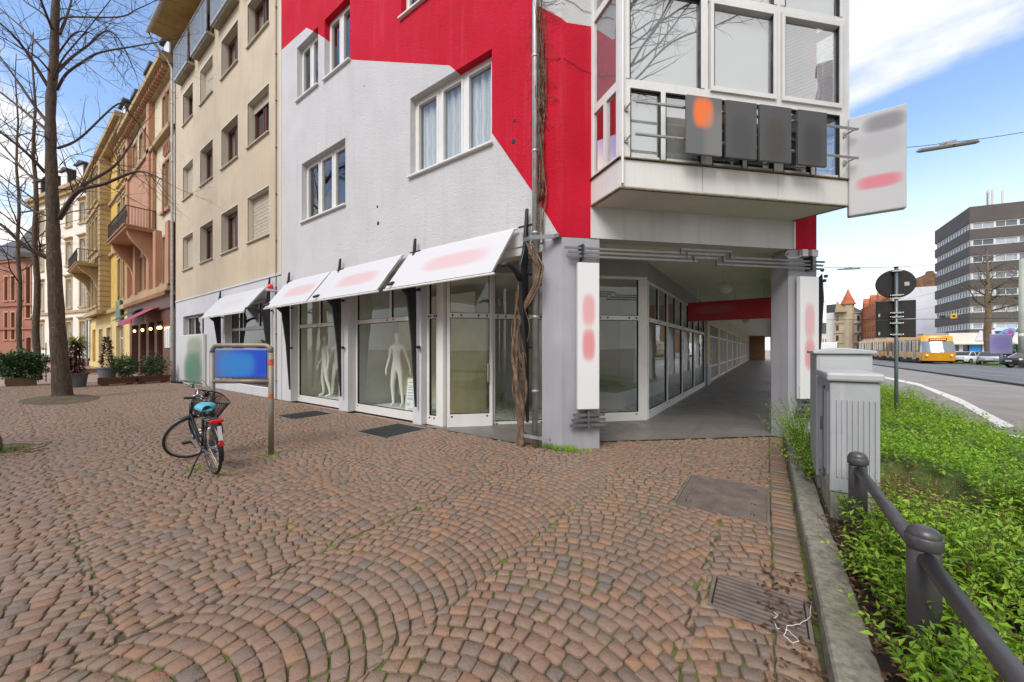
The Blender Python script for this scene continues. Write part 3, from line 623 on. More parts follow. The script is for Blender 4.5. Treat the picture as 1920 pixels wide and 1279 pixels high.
for k, (a, c) in enumerate(mods):
    for z0, z1, kind in lev:
        b = MB(FB); a2, c2 = a+0.03, c-0.03
        if kind == 'low':
            m = (a+c)/2 - (0.05 if k == 0 else -0.02); ps = [(a2+0.04, m-0.04), (m+0.04, c2-0.04)]; b.box(m-0.04, m+0.04, 0.0, 0.085, z0, z1)
        else: ps = [(a2+(0.07 if k else 0.03), c2-0.04)]
        w_ = 0.055
        lo, hi = ps[0][0], ps[-1][1]
        if kind == 'big' and k: 
            b.box(a2, a2+w_, -0.02, 0.08, z0-0.03, z1+0.03); b.box(c2-w_, c2, -0.02, 0.08, z0-0.03, z1+0.03); b.box(a2+w_, c2-w_, -0.02, 0.08, z0-0.03, z0+w_-0.01); b.box(a2+w_, c2-w_, -0.02, 0.08, z1-w_, z1+0.03)
        else:
            b.box(a, lo, 0.004, 0.08, z0, z1); b.box(hi, c, 0.004, 0.08, z0, z1)
        if not b.f: continue
        sw = obj('sash', b, m_frame, bay, bevel=0.004)
        b = MB(FB)
        for p, q in ps:
            for r in ((p,p+0.012,z0,z1),(q-0.016,q,z0,z1),(p,q,z1-0.02,z1)): b.box(r[0], r[1], 0.0, 0.05, r[2], r[3])
        obj('gasket', b, m_gasket, sw)
        b = MB(FB); b.face(((a,0.04,z0),(c,0.04,z0),(c,0.04,z1),(a,0.04,z1))); obj('pane', b, m_bayglass, sw)
        if kind != 'low' or z0 > 8 or k == 0:
            b = MB(FB); z = z1
            if k == 2 and kind == 'big':
                while z > z0: b.slab([(a,0.10,z-0.022),(c,0.10,z-0.022),(c,0.115,z),(a,0.115,z)], (0,0.002,0)); z -= 0.023
            else: b.box(a, c, 0.11, 0.115, z0, z1)
            obj('blind', b, m_blind, sw)
b = MB(FL_)
b2 = MB(FL_)
for z0, z1, kind in lev:
    b.face(((0.06,0.04,z0),(LL-0.09,0.04,z0),(LL-0.09,0.04,z1),(0.06,0.04,z1)))
    if kind == 'low': b2.box(LL*0.46, LL*0.46+0.06, 0.0, 0.085, z0, z1)
    for r in ((0.06,0.075,z0,z1),(LL-0.105,LL-0.09,z0,z1)): b2.box(r[0], r[1], 0.012, 0.06, r[2], r[3])
obj('side_pane', b, m_bayglass, bay); b = MB(FR_)
for z0, z1, kind in lev: b.face(((0.09,0.04,z0),(LR-0.06,0.04,z0),(LR-0.06,0.04,z1),(0.09,0.04,z1)))
obj('side_pane', b, m_bayglass, bay); obj('side_bar', b2, m_frame, bay)
b = MB(FL_); b.box(0.05, LL-0.1, 0.09, 0.095, 5.66, 7.03); obj('screen', b, M('grey_insect_screen', (0.27, 0.30, 0.31), 0.7, 0.1, 20), bay)
b = MB(); b.prism([(WLp[0]+0.35,WLp[1]+0.55),(FLp[0]+0.25,FLp[1]+0.6),(FRp[0]-0.6,FRp[1]-0.2),(WRp[0]-0.5,WRp[1]-0.2)], 4.3, 14.6); obj('room_behind', b, m_dark, bay)  # dark solid behind the bay glass, painting its unlit interior
# standing pipe at the right edge of the bay with clips
b = MB(); q = FR_ @ Vector((0.02, -0.06, 0)); b.tube([(q.x,q.y,4.1),(q.x,q.y,14.8)], 0.018, 8)
for z in (5.6, 6.6, 7.5): b.tube([(q.x,q.y,z),(q.x-0.05,q.y-0.02,z)], 0.025, 6)
b.M = FB; b.tube([(0.03,-0.03,4.08),(0.03,-0.03,9.0)], 0.022, 8); obj('conduit', b, m_frame, bay)
# steel rails in front of the bay
b = MB(FB)
for z in (5.20, 4.735):
    b.tube([(0.16,-0.17,z),(4.02,-0.17,z)], 0.021, 10)
    for t in (0.10, 1.43, 2.73, 3.98): b.tube([(t,-0.17,z),(t,0.0,z)], 0.014, 6); b.box(t-0.03, t+0.03, -0.02, 0.005, z-0.04, z+0.04)
obj('sign_rail', b, m_steel, bay)
# steel tie bars with the stepped fret across the arcade opening
b = MB(FC); s = 0.066; h = 0.017; Y0, Y1 = -0.105, -0.085
sp = [(0.02, 2.15, 3.03), (0.08, 2.27, 2.89), (0.06, 2.40, 2.76)]
for i, (t0, ta, tb) in enumerate(sp):
    z = 3.30 - i*s; b.box(t0, ta, Y0, Y1, z-h, z+h); b.box(tb, 5.02-0.03*i, Y0, Y1, z-0.035-h, z-0.035+h)
    zc = z + s*0.9; b.box(ta-0.06, tb+0.02, Y0-0.022, Y0-0.003, zc-h, zc+h)
    b.box(ta-0.075, ta-0.06, Y0-0.025, Y1, z-h, zc+h); b.box(tb+0.005, tb+0.02, Y0-0.025, Y1, z-0.035-h, zc+h)
b.box(2.555, 2.575, Y0-0.027, Y0-0.024, 3.21, 3.38)
obj('tie_bars', b, m_bar, cb)
b = MB(FC)
for t in (0.32, 4.72): b = MB(FC); b.box(t-0.012, t+0.012, -0.13, 0.0, 3.10, 3.36); b.box(t-0.05, t+0.05, -0.08, 0, 3.32, 3.35); obj('bar_clamp', b, m_black, cb)
for t, z0 in ((0.42, 0.50), (4.70, 0.55)):
    b = MB(FC)
    for i in range(3): b.box(t-0.30+0.03*i, t+0.31-0.01*i, -0.10, -0.06, z0-0.085+0.085*i-0.022, z0-0.085+0.085*i+0.022)
    b.box(t-0.015, t+0.015, -0.13, 0.0, z0-0.13, z0+0.14); obj('short_bars', b, m_bar, cb)
# rain pipe at the corner
b = MB(); px, py = -3.20, 5.215
b.tube([(px,py,0.0),(px,py,H1)], 0.052, 14)
for z in (0.95, 2.2, 3.62, 5.0, 6.6): b.lathe([(0.058,z-0.02),(0.062,z-0.015),(0.062,z+0.015),(0.058,z+0.02)], (px,py,0), 14)
dp = obj('downpipe', b, m_zinc, cb, smooth=True)
b = MB(); b.box(-3.46,-2.86,5.12,5.15,0.16,0.21); b.box(-3.46,-3.43,5.15,5.3,0.16,0.21); obj('guard_bracket', b, m_zinc, dp)
b = MB(); pts = [(-3.40,5.24,3.50),(-3.36,5.10,3.50),(-3.2,5.04,3.51),(-3.02,5.10,3.50),(-2.80,5.22,3.50)]
for p, q in zip(pts, pts[1:]): b.slab([(p[0],p[1],3.46),(q[0],q[1],3.46),(q[0],q[1],3.53),(p[0],p[1],3.53)], (0.01,0.025,0))
b.box(-2.9,-2.74,5.2,5.28,3.47,3.53); obj('collar', b, m_bar, dp)

# ------------------------------------------------------------------ neighbouring houses along the side street
def P(px, py, d):       # a point d metres deep in front of the camera position
    lat = (px - 960) / 677 * d; c, s = math.cos(R(35.2)), math.sin(R(35.2))
    return Vector((lat*c - d*s, lat*s + d*c, 1.65 + (655.5 - py) / 677 * d))
m_beige = M('beige_render', (0.545, 0.45, 0.325), 0.85, 0.10, 1.0, 0.55, 35, streak=0.30, grime=(0.36,0.28,0.19))
m_cream = M('cream_reveal', (0.60, 0.56, 0.46), 0.75, 0.06, 1.0, streak=0.15)
m_sillst = M('stone_sill', (0.50, 0.45, 0.35), 0.8, 0.08, 2, streak=0.3)
m_brownwood = M('red_brown_wood', (0.085, 0.022, 0.014), 0.45, 0.2, 4)
m_concr = M('raw_concrete', (0.30, 0.27, 0.20), 0.85, 0.2, 2, 0.3, 40, streak=0.4)
m_shopwhite = M('white_shopfront_plaster', (0.58, 0.58, 0.59), 0.7, 0.05, 1.2, streak=0.2)
m_railgl = M('grey_corrugated_panel', (0.36, 0.40, 0.45), 0.4, 0.08, 5, metal=0.4)
m_soffit2 = M('ochre_eaves_boards', (0.40, 0.285, 0.11), 0.8, 0.2, 1.5, streak=0.3)
bb = thing('apartment_house', 'beige rendered apartment house with deep windows and brown frames', 'building', (-19, 7, 0))
colsB = [(-15.75,-13.90), (-18.50,-16.70), (-21.25,-19.56), (-23.98,-22.35)]
rowsB = [(5.60,7.26), (9.11,10.76), (12.83,14.42)]
holes = [(c[0], c[1], r[0], r[1]) for c in colsB for r in rowsB] + [(c[0]-0.05, c[1]+0.15, 15.16, 17.2) for c in colsB]
b = MB(F1); b.wall(-25.30, -12.952, 4.15, 17.6, holes, 0.30, 1); b.box(-25.3, -12.952, 0.5, 14, 4.15, 17.6)
obj('wall', b, [m_beige, m_cream], bb)
b = MB(F1)
for h in holes[:12]:
    u0, u1, z0, z1 = h; t = 0.05; b = MB(F1)
    b.box(u0-t, u0, -0.006, 0.02, z0, z1+t); b.box(u1, u1+t, -0.006, 0.02, z0, z1+t); b.box(u0, u1, -0.006, 0.02, z1, z1+t); obj('window_surround', b, m_cream, bb)
b = MB(F1); b.box(-13.1, -12.954, -0.012, 0.02, 4.15, 17.6); obj('corner_strip', b, m_cream, bb)
sty = [['shutter','half','drape'], ['drape','drape','shutter'], ['drape','drape','drape'], ['shutter','shutter','drape']]
sty[1][2] = 'drape'; sty[2][2] = 'shutter'
for i, c in enumerate(colsB):
    for j, r in enumerate(rowsB):
        window(bb, F1, c[0], c[1], r[0], r[1], 0.30, 2 if i != 3 else 1, sty[i][j], fmat=m_brownwood, fw=0.09, sillm=m_sillst, sash=0.07)
    window(bb, F1, c[0]-0.05, c[1]+0.15, 15.16, 17.2, 0.30, 2, 'drape', fmat=m_brownwood, fw=0.09, sill=False, sash=0.07)
    u0, u1 = c[0]-0.30, c[0]+1.95
    b = MB(F1); b.box(u0, u1, -0.26, -0.01, 15.02, 15.14); bal = obj('balcony', b, m_concr, bb)
    b = MB(F1)
    for q in range(3): b.box(u0+0.04+q*0.73, u0+0.70+q*0.73, -0.25, -0.22, 14.985, 15.02)
    b.box(u0, u1, -0.30, -0.262, 15.03, 15.16); b.box(u0-0.02, u1+0.02, -0.31, -0.26, 16.55, 16.60)
    for u in (u0, u0+0.75, u0+1.5, u1-0.04): b.box(u, u+0.04, -0.30, -0.262, 15.1, 16.55)
    b.box(u0, u0+0.04, -0.26, 0, 16.55, 16.6); b.box(u1-0.04, u1, -0.26, 0, 16.55, 16.6); obj('railing', b, m_zinc, bal)
    b = MB(F1); k = u0+0.05
    while k < u1-0.05: b.box(k, k+0.05, -0.285-0.012*(int(k*14) % 2), -0.265, 15.2, 16.5); k += 0.062
    obj('railing_panel', b, m_railgl, bal)
b = MB(F1); b.box(-25.35, -12.90, -0.95, 0.3, 17.62, 17.72); obj('eaves', b, m_soffit2, bb)
b = MB(); b.tube([(-25.5,4.28,17.66),(-12.9,4.28,17.66)], 0.09, 10); b.box(-25.4,-12.9,4.30,4.36,17.6,17.9)
b.tube([(-25.46,4.3,17.62),(-25.44,4.4,17.3),(-25.42,5.0,16.7),(-25.40,5.18,16.3),(-25.40,5.18,8.4)], 0.06, 10); gut = obj('gutter', b, m_zinc, bb)
b = MB(); b.tube([(-25.40,5.18,8.4),(-25.40,5.18,2.4),(-25.40,5.18,0.0)], 0.062, 10)
for z in (2.2, 5.4, 8.3, 11.5, 14.5): b.lathe([(0.075,z-0.02),(0.075,z+0.02)], (-25.40,5.18,0), 10)
obj('downpipe', b, m_zinc, gut)
b = MB(F1); b.slab([(-25.4,-0.95,17.74),(-12.9,-0.95,17.74),(-12.9,5,21.2),(-25.4,5,21.2)][::-1], (0,0,0.1)); obj('roof', b, M('brown_roof_tiles', (0.12,0.07,0.05), 0.8, 0.2, 3), bb)
b = MB(); b.tube([(-13.3,5.27,17.5),(-13.3,5.27,0.0)], 0.017, 6)
for z in np.arange(0.6, 17, 1.55): b.box(-13.335,-13.265,5.25,5.3,z,z+0.03)
obj('cable_conduit', b, M('dull_conduit', (0.22,0.18,0.13), 0.6, 0.2, 4), bb)
b = MB(F1); hb = [(-23.95,-20.75,0.35,3.30), (-18.10,-13.95,0.28,3.45)]
b.wall(-25.30, -12.952, 0.0, 4.15, hb, 0.28); b.box(-25.3, -12.952, -0.03, 0.02, 4.10, 4.17); obj('shopfront_wall', b, m_shopwhite, bb)
shopwin(bb, F1, -23.93, -20.77, 0.24, 0.37, 3.28, 2.35, [-22.9,-21.85], lower_split=[-22.3])
shopwin(bb, F1, -18.08, -13.97, 0.24, 0.30, 3.43, 2.45, [-16.8,-15.3])
b = MB(F1); b.box(-24.9,-13.3,1.9,2.0,0,3.6); b.box(-24.9,-13.3,0.3,2.0,3.5,3.6); b.box(-24.9,-13.3,0.3,2,0.0,0.1); obj('room_behind', b, M('dim_shop_room', (0.10,0.095,0.08), 0.9, 0.2), bb)

# generic old-town house parts ---------------------------------------
def pane_mat():
    a = NT('old_window_pane'); oi = a.n('ShaderNodeObjectInfo').outputs['Random']; co = a.co()
    c = a.mix(a.rng(a.math('ADD', oi, a.math('MULTIPLY', a.noise(co, 0.6, 2), 0.4)), 0.45, 1.0), (0.022,0.026,0.030), (0.20,0.205,0.20))
    return a.end(a.princ(c, 0.08, 0, None, **{'Specular IOR Level': 0.7}))
m_pane = pane_mat()
m_redst = M('red_sandstone', (0.30, 0.125, 0.08), 0.85, 0.16, 1.2, 0.3, 25, streak=0.35)
m_salmon = M('salmon_sandstone', (0.43, 0.225, 0.135), 0.85, 0.12, 1.0, 0.2, 25, streak=0.3)
m_creamp = M('cream_plaster', (0.60, 0.52, 0.37), 0.85, 0.08, 0.8, 0.15, 30, streak=0.25)
m_yellow = M('yellow_plaster', (0.60, 0.39, 0.085), 0.85, 0.1, 0.8, 0.15, 30, streak=0.25)
m_ochre = M('ochre_sandstone', (0.40, 0.295, 0.155), 0.85, 0.15, 1.0, 0.3, 25, streak=0.4)
m_white2 = M('ivory_plaster', (0.70, 0.655, 0.56), 0.85, 0.06, 0.7, 0.12, 30, streak=0.2)
m_slate = M('slate_roof', (0.055, 0.052, 0.055), 0.6, 0.25, 6, 0.4, 30)
m_brownfac = M('brown_shopfront', (0.13, 0.05, 0.03), 0.6, 0.15, 2, streak=0.2)
m_iron = M('rusty_iron', (0.05, 0.035, 0.028), 0.6, 0.3, 8)
def hwin(par, Fm, u0, u1, z0, z1, dep=0.22, sur=None, sw=0.16, hood=0.0, fmat=m_frame, sp=True, arch=False):
    b = MB(Fm); f = 0.07; y0, y1 = dep-0.05, dep
    b.box(u0,u0+f,y0,y1,z0,z1); b.box(u1-f,u1,y0,y1,z0,z1); b.box(u0+f,u1-f,y0,y1,z0,z0+f); b.box(u0+f,u1-f,y0,y1,z1-f,z1)
    m = (u0+u1)/2; b.box(m-0.05,m+0.05,y0-0.01,y1-0.002,z0+f,z1-f)
    zt = z0+(z1-z0)*0.68; b.box(u0+f,m-0.05,y0-0.005,y1-0.002,zt-0.04,zt+0.04); b.box(m+0.05,u1-f,y0-0.005,y1-0.002,zt-0.04,zt+0.04)
    w = obj('window', b, fmat, par)
    b = MB(Fm); b.face(((u0,dep-0.02,z0),(u1,dep-0.02,z0),(u1,dep-0.02,z1),(u0,dep-0.02,z1))); obj('pane', b, m_pane, w)
    if sur:
        b = MB(Fm)
        b.box(u0-sw,u0,-0.05,0.03,z0,z1+sw); b.box(u1,u1+sw,-0.05,0.03,z0,z1+sw); b.box(u0,u1,-0.05,0.03,z1,z1+sw); b.box(u0-sw-0.05,u1+sw+0.05,-0.14,0.03,z0-0.16,z0-0.002)
        if hood: b.box(u0-sw-0.05,u1+sw+0.05,-0.10,0.03,z1+sw+0.002,z1+sw+hood); b.box(u0-sw-0.12,u1+sw+0.12,-0.22,0.03,z1+sw+hood+0.002,z1+sw+hood+0.13)
        obj('surround', b, sur, w)
    return w
def dormer(par, Fm, u, z, w=1.1, h=1.6, mat=m_slate):
    b = MB(Fm); b.box(u-w/2, u+w/2, 0.08, 2.6, z, z+h); b.box(u-w/2-0.18, u+w/2+0.18, -0.12, 2.7, z+h, z+h+0.16)
    b.slab([(u-w/2-0.1,-0.05,z+h+0.16),(u+w/2+0.1,-0.05,z+h+0.16),(u,-0.05,z+h+0.5)], (0,2.3,0))
    d = obj('dormer', b, mat, par); b = MB(Fm)
    b.box(u-w/2+0.12, u+w/2-0.12, 0.03, 0.078, z+0.25, z+h-0.12); f = obj('dormer_window', b, m_frame, d)
    return d
def mansard(par, Fm, u0, u1, z, h=3.2, mat=m_slate):
    b = MB(Fm); b.slab([(u0,0.05,z),(u0,1.5,z+h),(u0,9,z+h+0.8),(u0,9,z)][::-1], (u1-u0,0,0)); return obj('roof', b, mat, par)
def balcony(par, Fm, u0, u1, z, out, mat, h=1.1, corb=(), drop=1.6):
    b = MB(Fm); b.box(u0, u1, -out, 0.0, z-0.22, z); b.box(u0-0.06, u1+0.06, -out-0.08, 0.0, z-0.08, z-0.02)
    bal = obj('balcony', b, mat, par); b = MB(Fm)
    b.box(u0, u1, -out, -out+0.05, z+h-0.05, z+h); b.box(u0, u0+0.05, -out, 0, z+h-0.05, z+h); b.box(u1-0.05, u1, -out, 0, z+h-0.05, z+h)
    k = u0
    while k < u1:
        b.box(k, k+0.02, -out+0.01, -out+0.03, z, z+h-0.05)
        b.tube([(k+0.10+0.07*math.cos(q), -out+0.02, z+h*0.5+0.2*math.sin(q)) for q in np.linspace(0, 6.28, 9)], 0.014, 3, cap=False); k += 0.21
    k = -out
    while k < 0: b.box(u1-0.04, u1-0.02, k, k+0.02, z, z+h-0.05); b.box(u0+0.02, u0+0.04, k, k+0.02, z, z+h-0.05); k += 0.12
    obj('railing', b, m_iron, bal)
    for u in corb:
        b = MB(Fm); pts = []
        for i in range(13):
            t = i/12; pts.append((u, -out*0.92*(1-t)**1.6 - 0.14*math.sin(t*9.4)*(1-t), z-0.22-drop*t))
        poly = [(u,0.0,z-0.22)] + pts + [(u,0.0,z-0.22-drop)]
        b.slab(poly, (0.38,0,0)); obj('corbel', b, mat, bal)
    return bal
# salmon sandstone house with restaurant
sh = thing('sandstone_house', 'salmon and cream sandstone house with iron balcony above a brown restaurant front', 'building', (-31, 7, 0))
u0, u1 = -36.9, -25.48
prs = [(-27.75,-27.12),(-26.95,-26.32)]; wl_ = [(5.35,7.9),(9.35,12.0),(13.75,15.75)]
ctr = [(-35.6,-34.6),(-33.6,-32.6),(-32.2,-31.2)]
hs = [(*p, *z) for p in prs for z in wl_] + [(*p, *z) for p in ctr for z in [(5.35,7.6),(9.0,11.9),(13.75,15.6)]]
b = MB(F1); b.wall(u0, u1, 3.9, 16.7, hs, 0.24); b.box(u0,u1,0.5,12,0,16.7); obj('wall', b, m_creamp, sh)
for h in hs: hwin(sh, F1, h[0]+0.001, h[1]-0.001, h[2], h[3], 0.24, m_salmon, 0.13, 0.0, fmat=m_cream)
b = MB(F1)
b.box(-36.2,-29.35,-0.16,-0.02,8.5,13.3); 
obj('sandstone_bay', b.box(-36.2,-34.9+0.0,-0.17,-0.02,5.0,8.5) if False else b, m_salmon, sh)
for h in []:
    pass
b = MB(F1)
for p in (-36.6,-34.15,-30.4,-28.75,-26.1): b.box(p, p+0.62, -0.26, -0.02, 5.0, 16.3 if p in (-30.4,-36.6) else 8.4)
obj('pilaster', b, m_salmon, sh)
b = MB(F1)
for z, o_, t in ((4.75,0.32,0.35),(13.3,0.26,0.25),(16.3,0.2,0.3)): b.box(u0, u1, -o_, 0.0, z, z+t)
b.box(u0-0.05, u1+0.05, -0.62, 0.0, 16.62, 16.9); b.box(u0-0.05,u1+0.05,-0.5,0,16.9,17.1); obj('cornice', b, m_ochre, sh)
for st_, w_, zt, zb, yo, dp in ((0.42,0.2,16.62,16.36,-0.44,0.4),(0.24,0.12,4.75,4.55,-0.335,0.05)):
    b = MB(F1); pl_ = [(u0, yo, zt+0.03)]; k = u0+0.1
    while k < u1-0.3: pl_ += [(k,yo,zt), (k,yo,zb), (k+w_,yo,zb), (k+w_,yo,zt)]; k += st_
    top_ = [(u1, yo, zt), (u1, yo, zt+0.03)]
    for i in range(1, len(pl_), 4): b.slab([pl_[i], pl_[i+1], pl_[i+2], pl_[i+3]], (0,dp,0))
    b.slab([(u0,yo-0.004,zt-0.002),(u1,yo-0.004,zt-0.002),(u1,yo-0.004,zt+0.06),(u0,yo-0.004,zt+0.06)], (0,dp,0)); obj('dentil_frieze', b, m_salmon, sh)
for k in (-27.4, -35.5):
    b = MB(F1)
    for i in range(4): b.tube([(k+i*0.33, -0.05, 12.4), (k+0.12+i*0.33, -0.07, 12.9), (k+0.2+i*0.33,-0.05,12.3)], 0.05, 5)
    obj('carved_relief', b, m_redst, sh)
balcony(sh, F1, -35.2, -29.3, 8.72, 1.25, m_salmon, 1.05, (-34.9, -30.1), 2.9)
mansard(sh, F1, u0, u1, 17.1, 3.0)
for u in (-27.3, -31.2, -35.2): dormer(sh, F1, u, 17.2, 1.3, 1.7)
b = MB(F1); b.wall(u0, u1, 0, 3.9, [(-36.3,-34.2,0.1,3.3),(-33.6,-31.9,0.1,3.3),(-31.3,-29.8,0.1,3.3),(-29.2,-27.9,0.1,3.3)], 0.3); b.box(u0,u1,-0.12,0,3.9,4.55); gf = obj('restaurant_front', b, m_brownfac, sh)
b = MB(F1); b.face(((u0,0.31,0),(u1,0.31,0),(u1,0.31,3.6),(u0,0.31,3.6))); obj('pane', b, m_pane, gf)
b = MB(F1); b.box(-27.2,-26.1,-0.06,0.0,1.75,2.9)
for k in (-27.0,-26.62,-26.24+0.0): b.box(k-0.08,k+0.08,-0.09,-0.06,1.85,2.8)
obj('menu_case', b, m_frame, gf)
m_lampwarm = NT('warm_lamp'); m_lampwarm = m_lampwarm.end(m_lampwarm.n('ShaderNodeEmission', {0: (1.0,0.62,0.25,1), 1: 5.0}).outputs[0])
for i, k in enumerate((-33.9, -31.6, -29.5, -27.7, -27.25)):
    b = MB(F1); b.lathe([(0.02,2.78),(0.05,2.80),(0.065,2.86),(0.05,2.92),(0.02,2.94)], (k,-0.22,0), 8); l = obj('wall_lamp', b, m_lampwarm, gf)
    b = MB(F1); b.tube([(k,0,3.05),(k,-0.15,3.1),(k,-0.22,2.95)], 0.02, 5); obj('arm', b, m_iron, l)
# yellow house
yh = thing('yellow_house', 'bright yellow house with ochre stone bay and small balcony', 'building', (-47, 7, 0))
u0, u1 = -56.4, -36.96
cy = [(-41.2,-40.0),(-39.2,-38.3)]; cb2 = [(-51.0,-50.0),(-49.2,-48.0),(-47.2,-46.0)]; cz = [(-55.2,-53.8)]
rw = [(5.4,8.6),(10.2,12.9),(14.3,16.6)]
hs = [(*c, *r) for c in cy+cz for r in rw]
b = MB(F1); b.wall(u0, u1, 4.6, 18.0, hs, 0.24); b.box(u0,u1,0.5,12,0,18.0); obj('wall', b, m_yellow, yh)
for h in hs: hwin(yh, F1, h[0]+.001, h[1]-.001, h[2], h[3], 0.24, m_ochre, 0.22, 0.25, fmat=m_frame)
FY = Matrix.Translation((0, 4.75, 0)); hs = [(*c, *r) for c in cb2 for r in rw]
b = MB(FY); b.wall(-52.2, -44.9, 4.6, 17.6, hs, 0.24); b.box(-44.9,-44.6,0,0.53,4.6,17.6); b.box(-52.4,-52.2,0,0.53,4.6,17.6); obj('stone_bay', b, m_ochre, yh)
for h in hs: hwin(yh, FY, h[0]+.001, h[1]-.001, h[2], h[3], 0.24, m_ochre, 0.16, 0.2, fmat=m_cream)
b = MB(FY)
for ua, ub in ((-45.5,-44.56),(-52.5,-51.7)):
    b = MB(FY)
    for z in np.arange(4.8, 17.4, 0.42): b.box(ua,ub,-0.06,0.54,z,z+0.36)
    obj('quoins', b, m_ochre, yh)
b = MB(F1)
for z, o_, t in ((4.6,0.25,0.3),(9.3,0.15,0.25),(13.5,0.15,0.22)):
    for ua, ub, yo in ((u0,-52.4,0),(-44.6,u1,0),(-52.6,-44.4,-0.55)): b = MB(F1); b.box(ua,ub,yo-o_,yo+0.03 if yo else 0,z,z+t); obj('string_course', b, m_ochre, yh)
b = MB(F1)
b.box(u0-.1,u1+0.1,-0.75,0,17.9,18.25); b.box(u0-.1,u1+.1,-0.5,0,17.5,17.88); obj('cornice', b, m_ochre, yh)
balcony(yh, FY, -51.6, -45.2, 8.75, 1.2, m_ochre, 1.05, (-51.0,-46.2), 2.0)
mansard(yh, F1, u0, u1, 18.25, 3.0)
for u in (-39.5, -44.0, -48.6, -53.5): dormer(yh, F1, u, 18.3, 1.5, 1.7)
b = MB(F1); b.wall(u0, u1, 0, 4.6, [(-54.9,-52.9,0.1,3.6),(-50.5,-48.6,0.5,3.5),(-46.3,-44.2,0.5,3.5),(-41.8,-39.0,0.4,3.5)], 0.3); b.box(u0,u1,-0.08,0,0,0.5); g = obj('ground_floor', b, M('pale_yellow_stone', (0.62,0.47,0.19), 0.85, 0.1, 1, streak=0.25), yh)
for k in ((-50.5,-48.6),(-46.3,-44.2),(-41.8,-39.0)): hwin(yh, F1, k[0]+.001, k[1]-.001, 0.5, 3.5, 0.24, m_creamp, 0.12)
b = MB(F1); b.box(-54.9,-52.9,0.24,0.29,0.1,3.6); obj('door', b, M('orange_ochre_door', (0.50,0.22,0.03), 0.6, 0.1, 2), yh)
b = MB(); b.tube([(-56.6,5.1,18.2),(-56.6,5.1,0)], 0.08, 8); obj('downpipe', b, M('blue_grey_pipe', (0.26,0.30,0.36), 0.5, 0.1, 4, metal=0.3), yh)
# ivory house, turned towards us
FW = Matrix.Translation((-56.8, 5.3, 0)) @ Matrix.Rotation(R(12.7), 4, 'Z')
wh = thing('ivory_house', 'ivory plastered house with brown stone window surrounds', 'building', (-63, 5.5, 0))
cw = [(-2.05,-0.95),(-5.2,-4.1),(-8.6,-7.5),(-12.2,-11.1)]; rw = [(1.9,4.6),(6.15,9.2),(10.7,13.2),(14.9,17.0)]
hs = [(*c, *r) for c in cw for r in rw]
b = MB(FW); b.wall(-14.2, -0.05, 0, 18.8, hs, 0.3); b.box(-14.2,-0.05,0.6,12,0,18.8); obj('wall', b, m_white2, wh)
for h in hs: hwin(wh, FW, h[0]+.001, h[1]-.001, h[2], h[3], 0.26, m_ochre, 0.24, 0.12, fmat=m_frame)
b = MB(FW); b.box(-14.25,0,-0.16,0,5.55,5.8); b.box(-14.3,0.05,-0.55,0,18.7,19.1); b.box(-14.25,0,-0.3,0,18.3,18.68); obj('cornice', b, m_ochre, wh)
b = MB(FW); b.box(-14.25,-0.02,-0.1,0,0,0.75); obj('plinth', b, m_redst, wh)
mansard(wh, FW, -14.2, -0.05, 19.1, 3.2)
for u in (-2.3, -6.0, -9.6, -12.8): dormer(wh, FW, u, 19.2, 1.7, 1.9)
# red sandstone building at the end
c0 = P(64, 690, 47); FR2 = Matrix.Translation((c0.x, c0.y, 0)) @ Matrix.Rotation(R(21), 4, 'Z')
rh = thing('red_stone_house', 'red sandstone corner building with tall narrow windows and slate roof', 'building', (c0.x-5, c0.y, 0))
hs = [(*c, *r) for c in ((-2.9,-2.3),(-4.7,-3.9),(-6.1,-5.4),(-9.2,-8.5),(-10.6,-9.9)) for r in ((3.0,6.6),(8.2,11.4))] + [(-1.6,-0.7,5.8,12.5),(-1.6,-0.7,0.1,3.2)]
b = MB(FR2); b.wall(-16, 0.0, 0, 13.6, hs, 0.35); b.box(-16,0,0.7,10,0,13.6); obj('wall', b, m_redst, rh)
for h in hs[:-1]: hwin(rh, FR2, h[0]+.001, h[1]-.001, h[2], h[3], 0.35, m_salmon, 0.2, 0, fmat=m_brownwood)
b = MB(FR2); b.box(-1.6,-0.7,0.3,0.34,0.1,3.2); obj('door', b, m_brownwood, rh)
b = MB(FR2)
for z in (4.3, 7.4, 13.3): b.box(-16,0.05,-0.2,0,z,z+0.28)
obj('cornice', b, m_redst, rh)
b = MB(FR2); b.slab([(-16.2,-0.3,13.6),(-16.2,4.5,18.2),(-16.2,10,18.2),(-16.2,10,13.6)][::-1], (16.4,0,0)); obj('roof', b, m_slate, rh)
b = MB(FR2); b.lathe([(1.9,13.6),(1.9,14.2),(1.3,16.2),(0.4,18.2),(0.1,19.4)], (-1.4,0.9,0), 10); obj('turret_roof', b, m_slate, rh)
# continuing row past the corner, seen along the arcade
ah = thing('arcade_house', 'white shop row continuing under the arcade beyond the corner building', 'shop row', (-3, 40, 0))
b = MB(FA); b.wall(18.56, 74, 0, 3.8, [(a, a+4.6, 0.05, 3.0) for a in np.arange(19.9, 69, 5.3)], 0.15); obj('wall', b, m_creamp, ah)
for k, a in enumerate(np.arange(19.9, 69, 5.3)):
    b = MB(FA); n = 5
    for i in range(n+1): u = a+4.6*i/n; b.box(u-0.05 if 0 < i < n else (u if i == 0 else u-0.07), u+0.05 if 0 < i < n else (u+0.07 if i == 0 else u), 0.03, 0.10, 0.05, 3.0)
    for z in (0.05, 0.75, 2.3, 2.93): b.box(a+0.07, a+4.53, 0.035, 0.095, z, z+0.07)
    w = obj('shop_window', b, m_frame, ah)
    b = MB(FA); b.face(((a,0.07,0.05),(a+4.6,0.07,0.05),(a+4.6,0.07,3.0),(a,0.07,3.0))); obj('pane', b, m_pane, w)
